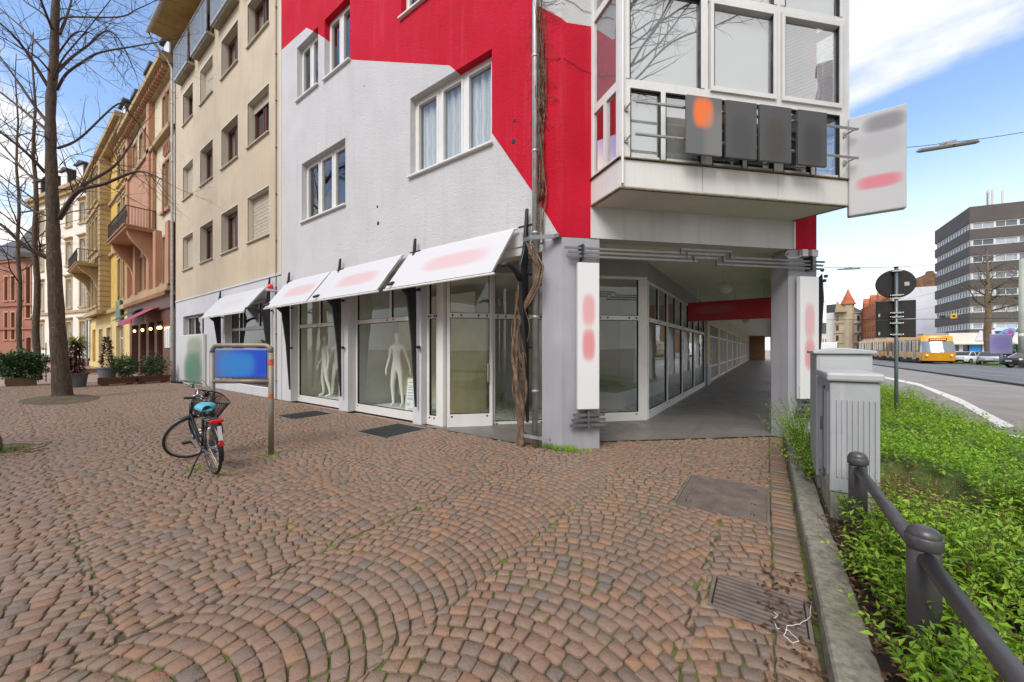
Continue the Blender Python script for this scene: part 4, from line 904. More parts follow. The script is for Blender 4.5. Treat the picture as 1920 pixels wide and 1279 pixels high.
b = MB(FA); b.box(18.6,19.7,-0.14,0.0,0,1.0); obj('grey_plinth', b, m_zinc, ah)
b = MB(FA); b.box(18.6,19.7,-0.10,0.0,1.002,3.6)
for z in np.arange(1.1,3.5,0.34): b.box(18.58,19.72,-0.125,0.0,z,z+0.26)
obj('stone_pier', b, m_creamp, ah)
b = MB(); b.box(-2.2,-0.2,66,66.3,0,3.7); obj('timber_wall', b, M('brown_boarding', (0.20,0.10,0.05), 0.7, 0.2, 3), ah)
b = MB(FA); b.wall(75, 100, 0, 8, [], 0.2); obj('far_wall', b, m_white2, ah)

# ------------------------------------------------------------------ awnings, brackets, signs
m_awn = blob_mat('printed_awning', (0.72, 0.715, 0.73), [(0.25, -0.45, 0.75, 0.16, (0.74, 0.40, 0.42, 1), 0.55)], 0.6, (0, 2), 0.25)
m_awn0 = blob_mat('plain_awning', (0.70, 0.70, 0.715), [(0.2, -0.45, 0.9, 0.15, (0.62, 0.56, 0.58, 1), 0.35)], 0.6, (0, 2), 0.25)
AW = [(-6.42,-3.62,'widest white awning with a pale red print, over the corner entrance'), (-9.68,-6.70,'white awning with a pale red print over the right hand mannequin window'),
      (-12.30,-9.75,'white awning with a pale red print over the left hand mannequin window'), (-18.30,-13.95,'long plain pale awning on the beige house shopfront')]
for i, (x0, x1, lab) in enumerate(AW):
    xc = (x0+x1)/2; a = thing('awning', lab, 'awning', (xc, 5.2, 3.77), 0, 'awnings over the shop windows'); hw = (x1-x0)/2
    b = MB(); b.slab([(-hw,0,0),(hw,0,0),(hw,-0.64,-0.87),(-hw,-0.64,-0.87)][::-1], (0,0.012,0.008))
    obj('canopy', b, m_awn if i < 3 else m_awn0, a, local=True)
    b = MB(); b.tube([(-hw-0.05,0.03,0.0),(hw+0.05,0.03,0.0)], 0.022, 8); b.tube([(-hw-0.05,-0.63,-0.90),(hw+0.05,-0.63,-0.90)], 0.022, 8)
    for u in (-hw*0.98, hw*0.98): b.slab([(u,0.03,-0.02),(u,0.03,-0.05),(u,-0.63,-0.93),(u,-0.63,-0.90)], (0.012,0,0))
    obj('awning_frame', b, m_frame, a, local=True)
br = thing('awning_bracket', 'black tapered iron bracket beside the vine at the corner entrance', 'bracket', (-3.38, 5.3, 0.4), 0, 'black awning brackets')
b = MB(); prof = [(-0.07,0.0),(-0.10,0.0),(-0.20,1.4),(-0.34,2.50),(-0.33,2.66),(-0.21,2.95),(-0.12,3.66),(-0.08,3.66),(-0.09,2.6)]
b.slab([(0.0,y,z) for y, z in prof], (0.05,0,0)); obj('blade', b, m_black, br, local=True, bevel=0.006)
b = MB(); pts = [(0.025,-0.30,2.42),(0.025,-0.42,2.53),(0.025,-0.55,2.60),(0.025,-0.68,2.61),(0.025,-0.80,2.56)]
b.tube(pts, [0.055,0.05,0.045,0.036,0.028], 8); obj('arm', b, m_black, br, smooth=True, local=True)
b = MB(); b.tube([(-0.14,-0.10,3.37),(0.20,-0.10,3.37)], 0.018, 6); obj('cross_pin', b, m_black, br, local=True)
for z in (1.3, 2.55):
    b = MB(); b.tube([(0.025,-0.16,z),(0.025,0.0,z)], 0.02, 6); b.tube([(0.06,-0.06,z),(0.12,-0.06,z)], 0.035, 8); obj('stand_off', b, m_black, br, local=True)
for x, lab in ((-6.27,'black tapered iron bracket between the entrance and the right hand mannequin window'), (-9.27,'black tapered iron bracket on the pier between the two mannequin windows'),
               (-12.20,'black tapered iron bracket on the pier left of the mannequin windows'), (-13.62,'black tapered iron bracket beside the red alarm beacon'), (-18.30,'black tapered iron bracket at the far end of the plain awning')):
    copy_tree(br, (x, 5.3, 0.4), None, lab)
# pillar signs
for t0, t1, z0, z1, lab, wd in ((0.235, 0.60, 0.68, 3.06, 'tall white sign with red print on the pillar beside the vine', 0), (4.46, 4.86, 0.75, 2.98, 'tall white sign with red print on the pillar behind the grey cabinet', 1)):
    q = chp((t0+t1)/2, 0.09, (z0+z1)/2); o = bpy.data.objects.new('tmp', None)
    s_ = thing('pillar_sign', lab, 'sign', q, R(45), 'tall signs on the pillars'); hw = (t1-t0)/2; hh = (z1-z0)/2
    m_ = blob_mat('pillar_sign_print', (0.74,0.74,0.745), [(0,0.42,0.10,0.24,(0.72,0.16,0.17,1),0.6),(0,-0.14,0.10,0.24,(0.72,0.13,0.15,1),0.75)] if not wd else [(0,0.30,0.10,0.3,(0.7,0.2,0.22,1),0.55),(0,-0.30,0.10,0.26,(0.72,0.16,0.18,1),0.7)], 0.35)
    b = MB(); b.box(-hw, hw, -0.04, 0.04, -hh, hh); obj('panel', b, m_, s_, local=True, bevel=0.008)
    b = MB()
    for z in (-hh*0.8, hh*0.8): b.box(-0.08, 0.08, 0.04, 0.09, z-0.02, z+0.02)
    obj('mounting_block', b, m_bar, s_, local=True)
# plates on the rails of the bay
m_pl = [blob_mat('sign_plate_print', (0.13,0.13,0.13), [(-0.02,0.18,0.15,0.2,(0.86,0.17,0.02,1),0.95),(0.2,-0.2,0.2,0.4,(0.26,0.25,0.235,1),0.4)], 0.4)] + \
       [blob_mat('sign_plate_print', (0.075,0.074,0.072), [(0,-0.1,0.16,0.3,c,0.5)], 0.4) for c in ((0.045,0.045,0.048,1), (0.055,0.035,0.02,1), (0.035,0.032,0.030,1))]
for i, (t0, t1, lab) in enumerate(((0.92,1.50,'grey square sign plate with an orange disc on the bay rails'), (1.57,2.09,'dark grey sign plate next to the one with the orange disc'), (2.14,2.70,'brown tinged dark sign plate in the middle of the bay rails'), (2.82,3.35,'darkest sign plate nearest the projecting board'))):
    q = FB @ Vector(((t0+t1)/2, -0.215, 4.93)); s_ = thing('sign_plate', lab, 'sign', q, R(45), 'plates on the bay rails'); hw = (t1-t0)/2
    b = MB(); b.box(-hw, hw, -0.02, 0.02, -0.43, 0.42); obj('plate', b, m_pl[i], s_, local=True, bevel=0.006)
    b = MB()
    for z in (0.27, -0.195): b.box(-hw*0.6, -hw*0.6+0.03, 0.02, 0.065, z-0.02, z+0.02); b.box(hw*0.6-0.03, hw*0.6, 0.02, 0.065, z-0.02, z+0.02)
    obj('clip', b, m_steel, s_, local=True)
s_ = thing('projecting_sign', 'large white double sided board jutting out from the bay with red and grey print', 'sign', (1.44, 8.15, 4.68))
m_ = blob_mat('projecting_sign_print', (0.56,0.555,0.55), [(0.08,0.58,0.22,0.13,(0.16,0.15,0.16,1),0.75),(0.02,0.25,0.26,0.2,(0.42,0.41,0.42,1),0.6),(0.02,-0.34,0.24,0.10,(0.72,0.13,0.19,1),0.8)], 0.4)
b = MB(); b.box(-0.335, 0.335, -0.07, 0.07, -0.83, 0.79); obj('board', b, m_, s_, local=True, bevel=0.02)
b = MB(); b.box(-0.45, -0.335, -0.03, 0.03, 0.4, 0.46); b.box(-0.45, -0.335, -0.03, 0.03, -0.5, -0.44); obj('bracket', b, m_bar, s_, local=True)
# hanging red sign and globe lamps in the arcade
s_ = thing('hanging_sign', 'long red sign hanging from the arcade ceiling on two rods', 'sign', (-0.98, 13.0, 2.87))
m_ = blob_mat('hanging_sign_print', (0.40,0.012,0.022), [(-0.35,0.05,0.5,0.12,(0.36,0.10,0.105,1),0.7)], 0.4)
b = MB(); b.box(-1.12, 1.12, -0.08, 0.08, -0.30, 0.30); obj('panel', b, m_, s_, local=True, bevel=0.01)
for u in (-0.85, 0.85): b = MB(); b.tube([(u,0,0.3),(u,0,0.86)], 0.02, 8); b.lathe([(0.05,0.83),(0.05,0.86)], (u,0,0), 10); obj('rod', b, m_frame, s_, local=True)
m_globe = M('opal_glass_globe', (0.62,0.61,0.55), 0.25, 0.03)
g = thing('globe_lamp', 'opal globe lamp nearest the camera under the arcade ceiling', 'lamp', (-0.89, 11.0, 3.10), 0, 'globe lamps in the arcade')
b = MB(); b.lathe([(0.02*0+0.17*math.sin(a), -0.17*math.cos(a)+0.17) for a in np.linspace(0.08, math.pi-0.35, 14)], (0,0,0), 20); obj('globe', b, m_globe, g, smooth=True, local=True)
b = MB(); b.lathe([(0.06,0.325),(0.06,0.37),(0.018,0.38),(0.018,0.59),(0.06,0.60),(0.06,0.625)], (0,0,0), 12); obj('stem', b, m_frame, g, local=True)
copy_tree(g, (-0.95, 15.6, 3.10), None, 'opal globe lamp behind the hanging red sign'); copy_tree(g, (-0.95, 24.0, 3.10), None, 'farthest opal globe lamp deep in the arcade')
# poster on the beige house shopfront, alarm beacon, restaurant signs
s_ = thing('shop_poster', 'green and white poster board against the left shop window of the beige house', 'poster', (-22.2, 5.22, 0.15))
m_ = blob_mat('poster_print', (0.58,0.58,0.56), [(0.5,1.55,1.1,0.5,(0.22,0.27,0.16,1),0.8),(0.3,0.55,1.3,0.75,(0.075,0.20,0.115,1),0.9)], 0.5)
b = MB(); b.box(-1.75, 1.75, -0.03, 0.04, 0, 2.15); obj('board', b, m_, s_, local=True)
b = MB(); b.box(-1.8,-1.75,-0.04,0.05,-0.15,2.2); b.box(1.75,1.8,-0.04,0.05,-0.15,2.2); b.box(-1.75,1.75,-0.04,0.05,2.15,2.2); obj('frame', b, m_frame, s_, local=True)
s_ = thing('alarm_beacon', 'small red alarm beacon on the wall above the plain awning', 'beacon', (-13.35, 5.28, 3.60))
b = MB(); b.box(-0.10,0.10,-0.22,0.0,-0.03,0.0); b.box(-0.09,0.09,-0.24,-0.06,0,0.03); obj('base', b, m_wpaint, s_, local=True)
b = MB(); b.lathe([(0.085,0.03),(0.085,0.12),(0.075,0.17),(0.045,0.20),(0.01,0.21)], (0,-0.15,0), 14); obj('dome', b, M('red_beacon_plastic', (0.75,0.015,0.03), 0.25, 0.05), s_, smooth=True, local=True)
q = P(222, 583, 27); s_ = thing('restaurant_sign', 'dark green hanging sign outside the restaurant', 'sign', q)
b = MB(); b.box(-0.75,0.75,-0.06,0.06,-0.8,0.8); obj('panel', b, blob_mat('green_sign_print', (0.14,0.19,0.10), [(0,0,0.5,0.5,(0.05,0.085,0.045,1),0.8)], 0.5), s_, local=True, bevel=0.05)
b = MB(); b.tube([(0,0,0.8),(0,0,1.1),(0,5.2-q.y,1.1)], 0.03, 6); obj('bracket', b, m_iron, s_, local=True)
s_ = thing('restaurant_awning', 'dark red and purple sign awning above the restaurant door', 'awning', (-30.0, 5.0, 3.3))
b = MB(); b.slab([(-1.9,0.1,0.75),(1.9,0.1,0.75),(1.9,-0.9,0.0),(-1.9,-0.9,0.0)][::-1], (0,0.03,0.03)); b.box(-1.9,1.9,-0.92,-0.88,-0.22,0.0)
obj('canopy', b, blob_mat('red_awning_print', (0.34,0.03,0.06), [(-0.7,0.2,0.8,0.5,(0.22,0.09,0.17,1),0.7)], 0.7), s_, local=True)
s_ = thing('restaurant_canopy', 'dark green fabric shade left of the red restaurant awning', 'awning', (-33.9, 5.0, 3.5))
b = MB(); b.slab([(-1.6,0.1,0.75),(1.6,0.1,0.75),(1.6,-0.8,0.0),(-1.6,-0.8,0.0)][::-1], (0,0.03,0.03)); obj('canopy', b, M('green_fabric', (0.035,0.075,0.04), 0.9, 0.2), s_, local=True)
# notice board in the window
s_ = thing('notice_board', 'white notice board with lines of print at the foot of the shop window', 'notice', (-6.86, 5.62, 0.11), R(6))
b = MB(); b.slab([(-0.27,0,0),(0.27,0,0),(0.27,0.12,0.86),(-0.27,0.12,0.86)][::-1], (0,0.02,0)); obj('frame', b, M('grey_board_frame', (0.40,0.45,0.47), 0.5, 0.05), s_, local=True)
b = MB(); b.slab([(-0.235,-0.002,0.03),(0.235,-0.002,0.03),(0.235,0.109,0.83),(-0.235,0.109,0.83)][::-1], (0,0.004,0)); obj('sheet', b, M('printed_sheet', (0.75,0.78,0.78), 0.7, 0.03), s_, local=True)
b = MB()
for i, (z, w_) in enumerate(((0.74,0.36),(0.66,0.38),(0.625,0.3),(0.57,0.38),(0.50,0.34),(0.43,0.37),(0.37,0.33),(0.34,0.36),(0.24,0.12),(0.21,0.10),(0.12,0.28),(0.085,0.22))):
    y = z*0.1395-0.008; x = -0.2 if i < 10 else -w_/2; b.slab([(x,y,z),(x+w_,y,z),(x+w_,y+0.002,z+0.013),(x,y+0.002,z+0.013)], (0,0.003,0))
obj('print', b, M('grey_print', (0.22,0.24,0.26), 0.8, 0.1), s_, local=True)
# mannequins
m_manq = M('pale_mannequin', (0.86,0.87,0.83), 0.35, 0.04)
def skin(name, V, E, Rd, mat, parent=None, root=0, sub=2):
    me = bpy.data.meshes.new(name); me.from_pydata(V, E, []); me.materials.append(mat)
    o = bpy.data.objects.new(name, me); COL.objects.link(o)
    o.modifiers.new('skin', 'SKIN').use_smooth_shade = True
    s = o.modifiers.new('sub', 'SUBSURF'); s.levels = sub; s.render_levels = sub
    if not me.skin_vertices: me.skin_vertices.new()
    for i, r in enumerate(Rd):
        me.skin_vertices[0].data[i].radius = r if isinstance(r, tuple) else (r, r); me.skin_vertices[0].data[i].use_root = (i == root)
    if parent: o.parent = parent
    return o
def mannequin(pose):
    V = [(0,0,0.98),(0,-0.01,1.13),(0,-0.02,1.30),(0,0.0,1.46),(0,0.005,1.54),(0,-0.02,1.63),(0,-0.02,1.74)]; Rd = [(0.145,0.115),(0.105,0.085),(0.135,0.105),(0.062,0.06),(0.045,0.045),(0.07,0.082),(0.062,0.075)]
    E = [(0,1),(1,2),(2,3),(3,4),(4,5),(5,6)]
    def chain(a, pts):
        for co, r in pts: V.append(co); Rd.append(r); E.append((a, len(V)-1)); a = len(V)-1
        return a
    for s, leg in ((-1, pose[0]), (1, pose[1])): chain(0, [((s*0.085,0,0.88),0.092),((s*0.10+leg[0]*0.5,leg[1]*0.5-0.03,0.50),0.058),((s*0.09+leg[0]*0.85,leg[1]*0.9+0.02,0.24),0.046),((s*0.08+leg[0],leg[1]+0.02,0.08),0.03),((s*0.09+leg[0],leg[1]-0.12,0.035),(0.032,0.022))])
    for s, arm in ((-1, pose[2]), (1, pose[3])):
        h = chain(2, [((s*0.10,0,1.42),0.07),((s*0.175,0,1.40),0.05),((s*0.235+arm[0]*0.4,0.03+arm[1]*0.3,1.13),0.036),((s*0.27+arm[0],arm[1]-0.02,0.90),0.023),((s*0.275+arm[0]*1.1,arm[1]-0.04,0.83),(0.03,0.016))])
        chain(h, [((s*0.275+arm[0]*1.1+0.012,arm[1]-0.05,0.77),0.009),((s*0.27+arm[0]*1.1+0.012,arm[1]-0.065,0.735),0.006)]); chain(h, [((s*0.275+arm[0]*1.1-0.012,arm[1]-0.045,0.765),0.009)]); chain(h-1 if False else h, [((s*0.25+arm[0]*1.1,arm[1]-0.085,0.81),0.008)])
    # bust
    chain(2, [((-0.06,-0.085,1.30),0.055)]); chain(2, [((0.06,-0.085,1.30),0.055)])
    return V, E, Rd
poses = [((-0.10,-0.02),(0.20,0.05),(-0.10,-0.08),(0.12,0.0)), ((-0.04,0.0),(0.07,-0.02),(0.03,-0.12),(0.10,0.02)), ((-0.12,0.0),(0.05,0.0),(-0.06,-0.1),(0.08,0.03))]
for (x, y, rz, lab), po in zip(((-11.85,6.15,-12,'pale bald mannequin striding with legs apart in the left shop window'), (-8.18,6.20,28,'pale bald mannequin beside the notice board with one hand at its hip'), (-11.60,6.45,30,'pale mannequin half hidden behind the bracket in the left shop window')), poses):
    V, E, Rd = mannequin(po); o = skin('mannequin', V, E, Rd, m_manq); o.location = (x, y, 0.10); o.scale = (1.0,1.0,1.16); o.rotation_euler = (0, 0, R(rz)); tag(o, lab, 'mannequin', 'mannequins in the shop windows')
# vine on the corner pillar
m_vine = M('vine_bark', (0.185,0.12,0.075), 0.9, 0.55, 9, 1.0, 45, bdist=0.03)
vn = thing('climbing_vine', 'bare twisted woody vine climbing the bracket and rain pipe at the corner', 'vine', (-3.40, 5.15, 0))
def strand(mb, x0, y0, z0, z1, r0, r1, amp, ph, fr, n=40, drift=0.0, sides=7):
    pts = []; rs = []
    for i in range(n):
        t = i/(n-1); z = z0+(z1-z0)*t
        a = amp*(0.4+0.6*math.sin(math.pi*min(1, t*1.1)))
        pts.append((x0+drift*t+a*math.sin(ph+fr*z)+0.012*math.sin(ph*3+z*9), y0+a*0.8*math.cos(ph+fr*z)+0.012*math.cos(ph*2+z*8), z)); rs.append((r0+(r1-r0)*t)*(1+0.18*math.sin(z*11+ph*5)))
    mb.tube(pts, rs, sides); return pts
b = MB()
strand(b, -3.46, 5.14, -0.02, 2.2, 0.046, 0.024, 0.075, 0.3, 2.6, drift=-0.02); strand(b, -3.44, 5.15, -0.02, 2.6, 0.040, 0.018, 0.085, 2.3, 2.2, drift=0.04)
strand(b, -3.40, 5.14, -0.02, 1.6, 0.040, 0.018, 0.07, 4.2, 3.0); strand(b, -3.50, 5.13, 0.0, 2.95, 0.036, 0.022, 0.10, 1.2, 1.7, drift=0.02)
obj('stem', b, m_vine, vn, smooth=True)
b = MB()
for k in range(17):
    z0 = random.uniform(0.4, 2.2); strand(b, -3.46+random.uniform(-0.08,0.1), 5.12+random.uniform(-0.07,0.05), z0, z0+random.uniform(0.5,1.5), random.uniform(0.006,0.014), 0.004, random.uniform(0.04,0.12), random.uniform(0,6), random.uniform(2,5), 22, random.uniform(-0.08,0.12), 4)
for x, r in ((-3.40,0.03),(-3.36,0.022),(-3.3,0.018)):
    pts = [(-3.47,5.12,1.9),(-3.36,5.1,2.3),(x+0.1,5.08,2.45),(x+0.28,5.06,2.7),(x+0.34,5.08,3.0),(x+0.20,5.07,3.25),(x+0.10,5.1,3.45)]
    b.tube(pts, [r,r,r*0.9,r*0.9,r*0.8,r*0.7,r*0.6], 6)
obj('tendrils', b, m_vine, vn, smooth=True)
b = MB()
for k in range(16):
    z0 = random.uniform(3.3, 4.5) if k < 9 else random.uniform(4.5, 6.5); strand(b, -3.10+random.uniform(-0.03,0.05), 5.20+random.uniform(-0.04,0.04), z0, min(9.5, z0+random.uniform(1.5,4)), random.uniform(0.006,0.016), 0.004, random.uniform(0.02,0.06), random.uniform(0,6), random.uniform(2,5), 26, random.uniform(-0.05,0.05), 4)
for k in range(70):
    z0 = random.uniform(5.2, 8.8); x = -3.1+random.uniform(-0.05,0.08); a = random.uniform(-0.28,0.28); q = [(x,5.19,z0)]
    for j in range(5): q.append((q[-1][0]+a*0.28+random.uniform(-.03,.03), min(5.285, 5.2+0.02*j+random.uniform(-.02,.02)), q[-1][2]-random.uniform(-0.03,0.10)))
    b.tube(q, 0.004, 3, cap=False)
for k in range(12):
    z0 = random.uniform(6.5, 9.5); q = [(-3.05,5.26,z0)]
    dirn = random.choice((-1, 1))
    for j in range(8):
        nx = q[-1][0]+dirn*random.uniform(0.05,0.14); 
        q.append((nx, 5.29 if nx < -2.745 else 5.29+(nx+2.745), q[-1][2]+random.uniform(-0.10,0.03)))
    b.tube([(x, y-0.004, z) for x, y, z in q], 0.004, 3, cap=False)
obj('upper_tendrils', b, m_vine, vn, smooth=True)

# ------------------------------------------------------------------ pavement ironwork
s_ = thing('access_cover', 'large ribbed iron access cover set in the setts near the kerb', 'cover', (-0.40, 4.74, -0.004))
b = MB(); b.box(-0.40,0.40,-0.53,0.53,-0.03,0.0)
for i in range(31): k = -0.385+i*0.0257; b.box(k-0.006,k+0.006,-0.52,-0.004,0.0,0.006); b.box(k-0.006,k+0.006,0.004,0.52,0.0,0.006)
obj('plate', b, m_grate, s_, local=True)
b = MB(); b.box(-0.425,-0.404,-0.55,0.55,-0.03,0.006); b.box(0.404,0.425,-0.55,0.55,-0.03,0.006); b.box(-0.404,0.404,-0.55,-0.533,-0.03,0.006); b.box(-0.404,0.404,0.533,0.55,-0.03,0.006); obj('frame', b, m_grate, s_, local=True)
b = MB()
for x, y in ((-0.28,0.4),(0.28,0.35),(-0.3,-0.4),(0.28,-0.40),(0.28,-0.1)): b.box(x-0.03,x-0.008,y-0.012,y+0.012,0.0,0.0055); b.box(x+0.008,x+0.03,y-0.012,y+0.012,0.0,0.0055)
obj('lifting_hole', b, m_gasket, s_, local=True)
s_ = thing('drain_grate', 'rusty barred drain grate by the kerb with string on it', 'drain', (-0.048, 2.85, -0.004))
b = MB(); b.box(-0.27,-0.25,-0.22,0.22,-0.12,0.004); b.box(0.25,0.27,-0.22,0.22,-0.12,0.004); b.box(-0.25,0.25,-0.22,-0.195,-0.12,0.004); b.box(-0.25,0.25,0.195,0.22,-0.12,0.004); obj('frame', b, m_grate, s_, local=True, bevel=0.003)
for i in range(8):
    b = MB(); y = -0.168+i*0.048; b.slab([(-0.24,y-0.010,-0.07),(-0.24,y+0.010,-0.07),(-0.24,y+0.012,-0.002),(-0.24,y-0.012,-0.002)], (0.48,0,0)); obj('bar', b, m_grate, s_, local=True)
b = MB(); b.box(-0.25,0.25,-0.195,0.195,-0.16,-0.13); obj('dark_sump_floor', b, m_gasket, s_, local=True)  # floor coloured black so the gaps between the bars look deep and shaded
m_mesh = M('steel_mesh_grating', (0.10,0.095,0.09), 0.6, 0.15, 6, metal=0.4)
for (x0, x1, y0, y1, lab) in ((-10.05,-9.15,3.98,4.98,'dark steel light well grating below the left mannequin window'), (-6.80,-5.80,4.14,5.18,'dark steel light well grating before the right mannequin window')):
    s_ = thing('light_well_grate', lab, 'grating', ((x0+x1)/2, (y0+y1)/2, -0.01), 0, 'light well gratings'); hx, hy = (x1-x0)/2, (y1-y0)/2
    b = MB(); b.box(-hx,hx,-hy,-hy+0.02,-0.04,0.005); b.box(-hx,hx,hy-0.02,hy,-0.04,0.005); b.box(-hx,-hx+0.02,-hy+0.02,hy-0.02,-0.04,0.005); b.box(hx-0.02,hx,-hy+0.02,hy-0.02,-0.04,0.005); obj('frame', b, m_zinc, s_, local=True)
    b = MB(); k = -hx+0.05
    while k < hx-0.02: b.box(k, k+0.008, -hy+0.02, hy-0.02, -0.03, 0.002); k += 0.034
    k = -hy+0.06
    while k < hy-0.03: b.box(-hx+0.02, hx-0.02, k, k+0.008, -0.02, 0.001); k += 0.055
    obj('grid', b, m_mesh, s_, local=True)
    b = MB(); b.box(-hx+0.02,hx-0.02,-hy+0.02,hy-0.02,-0.06,-0.045); obj('dark_shaft_sheet', b, m_gasket, s_, local=True)  # thin black sheet under the grid, painting the darkness of the well
b = MB(); q = [(0.235,3.04,0.012),(0.22,2.86,0.01),(0.16,2.76,0.006),(0.10,2.70,0.005),(0.08,2.60,0.005),(0.12,2.56,0.004),(0.15,2.60,0.005),(0.10,2.66,0.006),(0.05,2.64,0.004),(0.03,2.72,0.004),(0.06,2.78,0.004),(0.03,2.80,0.004)]
pp = []
for i in range(len(q)-1):
    for t in np.linspace(0, 1, 6)[:-1]: pp.append(tuple(q[i][j]+(q[i+1][j]-q[i][j])*t+random.uniform(-.003,.003)*(j < 2) for j in range(3)))
b.tube(pp, 0.0022, 5); solo('string', b, M('white_string', (0.75,0.74,0.70), 0.8, 0.05), 'loose white string lying across the drain grate', 'string', smooth=True)

# ------------------------------------------------------------------ cabinets and railing
m_cab = M('weathered_grey_cabinet', (0.36,0.37,0.38), 0.6, 0.08, 2.5, 0.1, 30, streak=0.45, grime=(0.62,0.63,0.63), wear=0.10)
m_cab2 = M('light_grey_cabinet', (0.42,0.43,0.43), 0.5, 0.05, 2, streak=0.2, grime=(0.33,0.33,0.33))
m_cbase = M('mossy_concrete_base', (0.30,0.29,0.22), 0.9, 0.25, 5, 0.5, 50, streak=0.4, grime=(0.10,0.11,0.05))
c_ = thing('utility_cabinet', 'low streaked grey utility cabinet with ribbed front behind the railing post', 'cabinet', (0.63, 4.75, 0.0))
b = MB(); b.box(0.47,0.80,4.36,5.14,0.36,1.36); cbd = obj('body', b, m_cab, c_, bevel=0.012)
b = MB()
for i in range(8): k = 0.515+i*0.036; b.box(k, k+0.012, 4.349, 4.362, 0.50, 1.20)
for i in range(14): k = 4.42+i*0.05; b.box(0.459,0.472,k,k+0.014,0.50,1.26)
obj('ribs', b, m_cab, cbd, bevel=0.003)
b = MB(); b.box(0.452,0.47,4.68,4.70,0.40,1.30); b.box(0.440,0.47,4.74,4.77,0.85,0.98); obj('door_handle', b, m_bar, cbd)
b = MB(); b.box(0.445,0.825,4.33,5.17,1.364,1.44); obj('lid', b, m_cab2, c_, bevel=0.02)
b = MB(); b.box(0.475,0.795,4.365,5.135,0.0,0.355); obj('base', b, m_cbase, c_)
c_ = thing('utility_cabinet', 'taller smooth light grey utility cabinet behind the ribbed one', 'cabinet', (0.68, 5.6, 0.0))
b = MB(); b.box(0.45,0.90,5.22,5.92,0.25,1.60); obj('body', b, m_cab2, c_, bevel=0.01)
b = MB(); b.box(0.475,0.875,5.214,5.222,0.35,1.56); obj('door', b, m_cab2, c_, bevel=0.003)
b = MB(); b.slab([(0.42,5.19,1.604),(0.93,5.19,1.604),(0.93,5.19,1.635),(0.675,5.19,1.67),(0.42,5.19,1.635)], (0,0.76,0)); obj('lid', b, m_cab2, c_, bevel=0.008)
b = MB(); b.box(0.46,0.89,5.23,5.91,0.0,0.245); obj('base', b, m_cbase, c_)
m_rail = M('dark_grey_enamel', (0.062,0.058,0.060), 0.36, 0.12, 5, 0.12, 60, wear=0.12, grime=(0.22,0.22,0.22), spec=0.55)
rl = thing('railing', 'dark grey tubular railing of round capped posts along the planting bed', 'railing', (0.61, 2.5, 0.0))
YP = [4.05, 2.53, 1.01, -0.51]
for y in YP:
    b = MB(); b.lathe([(0.058,0.0),(0.058,0.70),(0.053,0.706),(0.053,0.712)], (0.61,y,0), 40); po = obj('post', b, m_rail, rl, smooth=False)
    for p in po.data.polygons: p.use_smooth = abs(p.normal.z) < 0.5
    b = MB(); b.lathe([(0.053,0.712),(0.063,0.714),(0.065,0.718),(0.065,0.762),(0.062,0.766),(0.059,0.768),(0.059,0.774),(0.057,0.784),(0.048,0.798),(0.034,0.807),(0.018,0.811),(0.003,0.812)], (0.61,y,0), 40); o = obj('post_cap', b, m_rail, po)
    for p in o.data.polygons: p.use_smooth = True
    o.data.set_sharp_from_angle(angle=R(38))
for a, c in zip(YP, YP[1:]):
    b = MB(); b.tube([(0.61,a-0.054,0.672),(0.61,c+0.054,0.672)], 0.034, 24); o = obj('rail', b, m_rail, rl)
    for p in o.data.polygons: p.use_smooth = abs(p.normal.y) < 0.5

# ------------------------------------------------------------------ bicycle (x forward, y left, z up; rear wheel touches the ground at the origin)
m_bpaint = M('black_bicycle_paint', (0.012,0.012,0.013), 0.3, 0.1, 5); m_rub = M('tyre_rubber', (0.018,0.018,0.018), 0.8, 0.1, 10); m_chrome = M('bicycle_chrome', (0.62,0.62,0.62), 0.22, 0.05, 5, metal=1.0)
m_redp = M('red_reflector', (0.70,0.01,0.012), 0.25, 0.05); m_turq = M('turquoise_cover', (0.09,0.42,0.52), 0.55, 0.2, 12, 0.3, 25, bdist=0.02); m_green = M('green_bell', (0.03,0.30,0.14), 0.4, 0.1)
bk = thing('bicycle', 'black city bicycle with turquoise saddle cover and wire basket on its kickstand', 'bicycle', (-6.00, 1.64, 0.0), R(179))
lean = Matrix.Rotation(R(-3), 4, 'X')
def bmb(): return MB(lean)
def wheel(Mx, name='wheel'):
    b = MB(Mx); n = 40
    b.lathe([(0.318,-0.012),(0.330,-0.019),(0.345,-0.012),(0.349,0.0),(0.345,0.012),(0.330,0.019),(0.318,0.012)], (0,0,0), n, 'y'); 
    w = obj(name, MB(Mx).lathe([(0.018,-0.045),(0.030,-0.044),(0.030,-0.036),(0.018,-0.03),(0.018,0.03),(0.030,0.036),(0.030,0.044),(0.018,0.045)], (0,0,0), 14, 'y'), m_chrome, bk, local=True)
    b.f = b.f[:-2]; b.m = b.m[:-2]
    obj('tyre', b, m_rub, w, smooth=True, local=True)
    b = MB(Mx); b.lathe([(0.300,-0.010),(0.319,-0.013),(0.319,0.013),(0.300,0.010),(0.300,-0.010)], (0,0,0), n, 'y'); b.f = b.f[:-2]; b.m = b.m[:-2]; obj('rim', b, m_chrome, w, local=True)
    b = MB(Mx)
    for k in range(32):
        a = 2*math.pi*k/32; h = a + (0.9 if k % 2 else -0.9); s = 0.038 if k % 4 < 2 else -0.038
        b.tube([(0.028*math.cos(h), s, 0.028*math.sin(h)), (0.303*math.cos(a), 0, 0.303*math.sin(a))], 0.0014, 3, cap=False)
    obj('spokes', b, m_chrome, w, local=True)
    return w
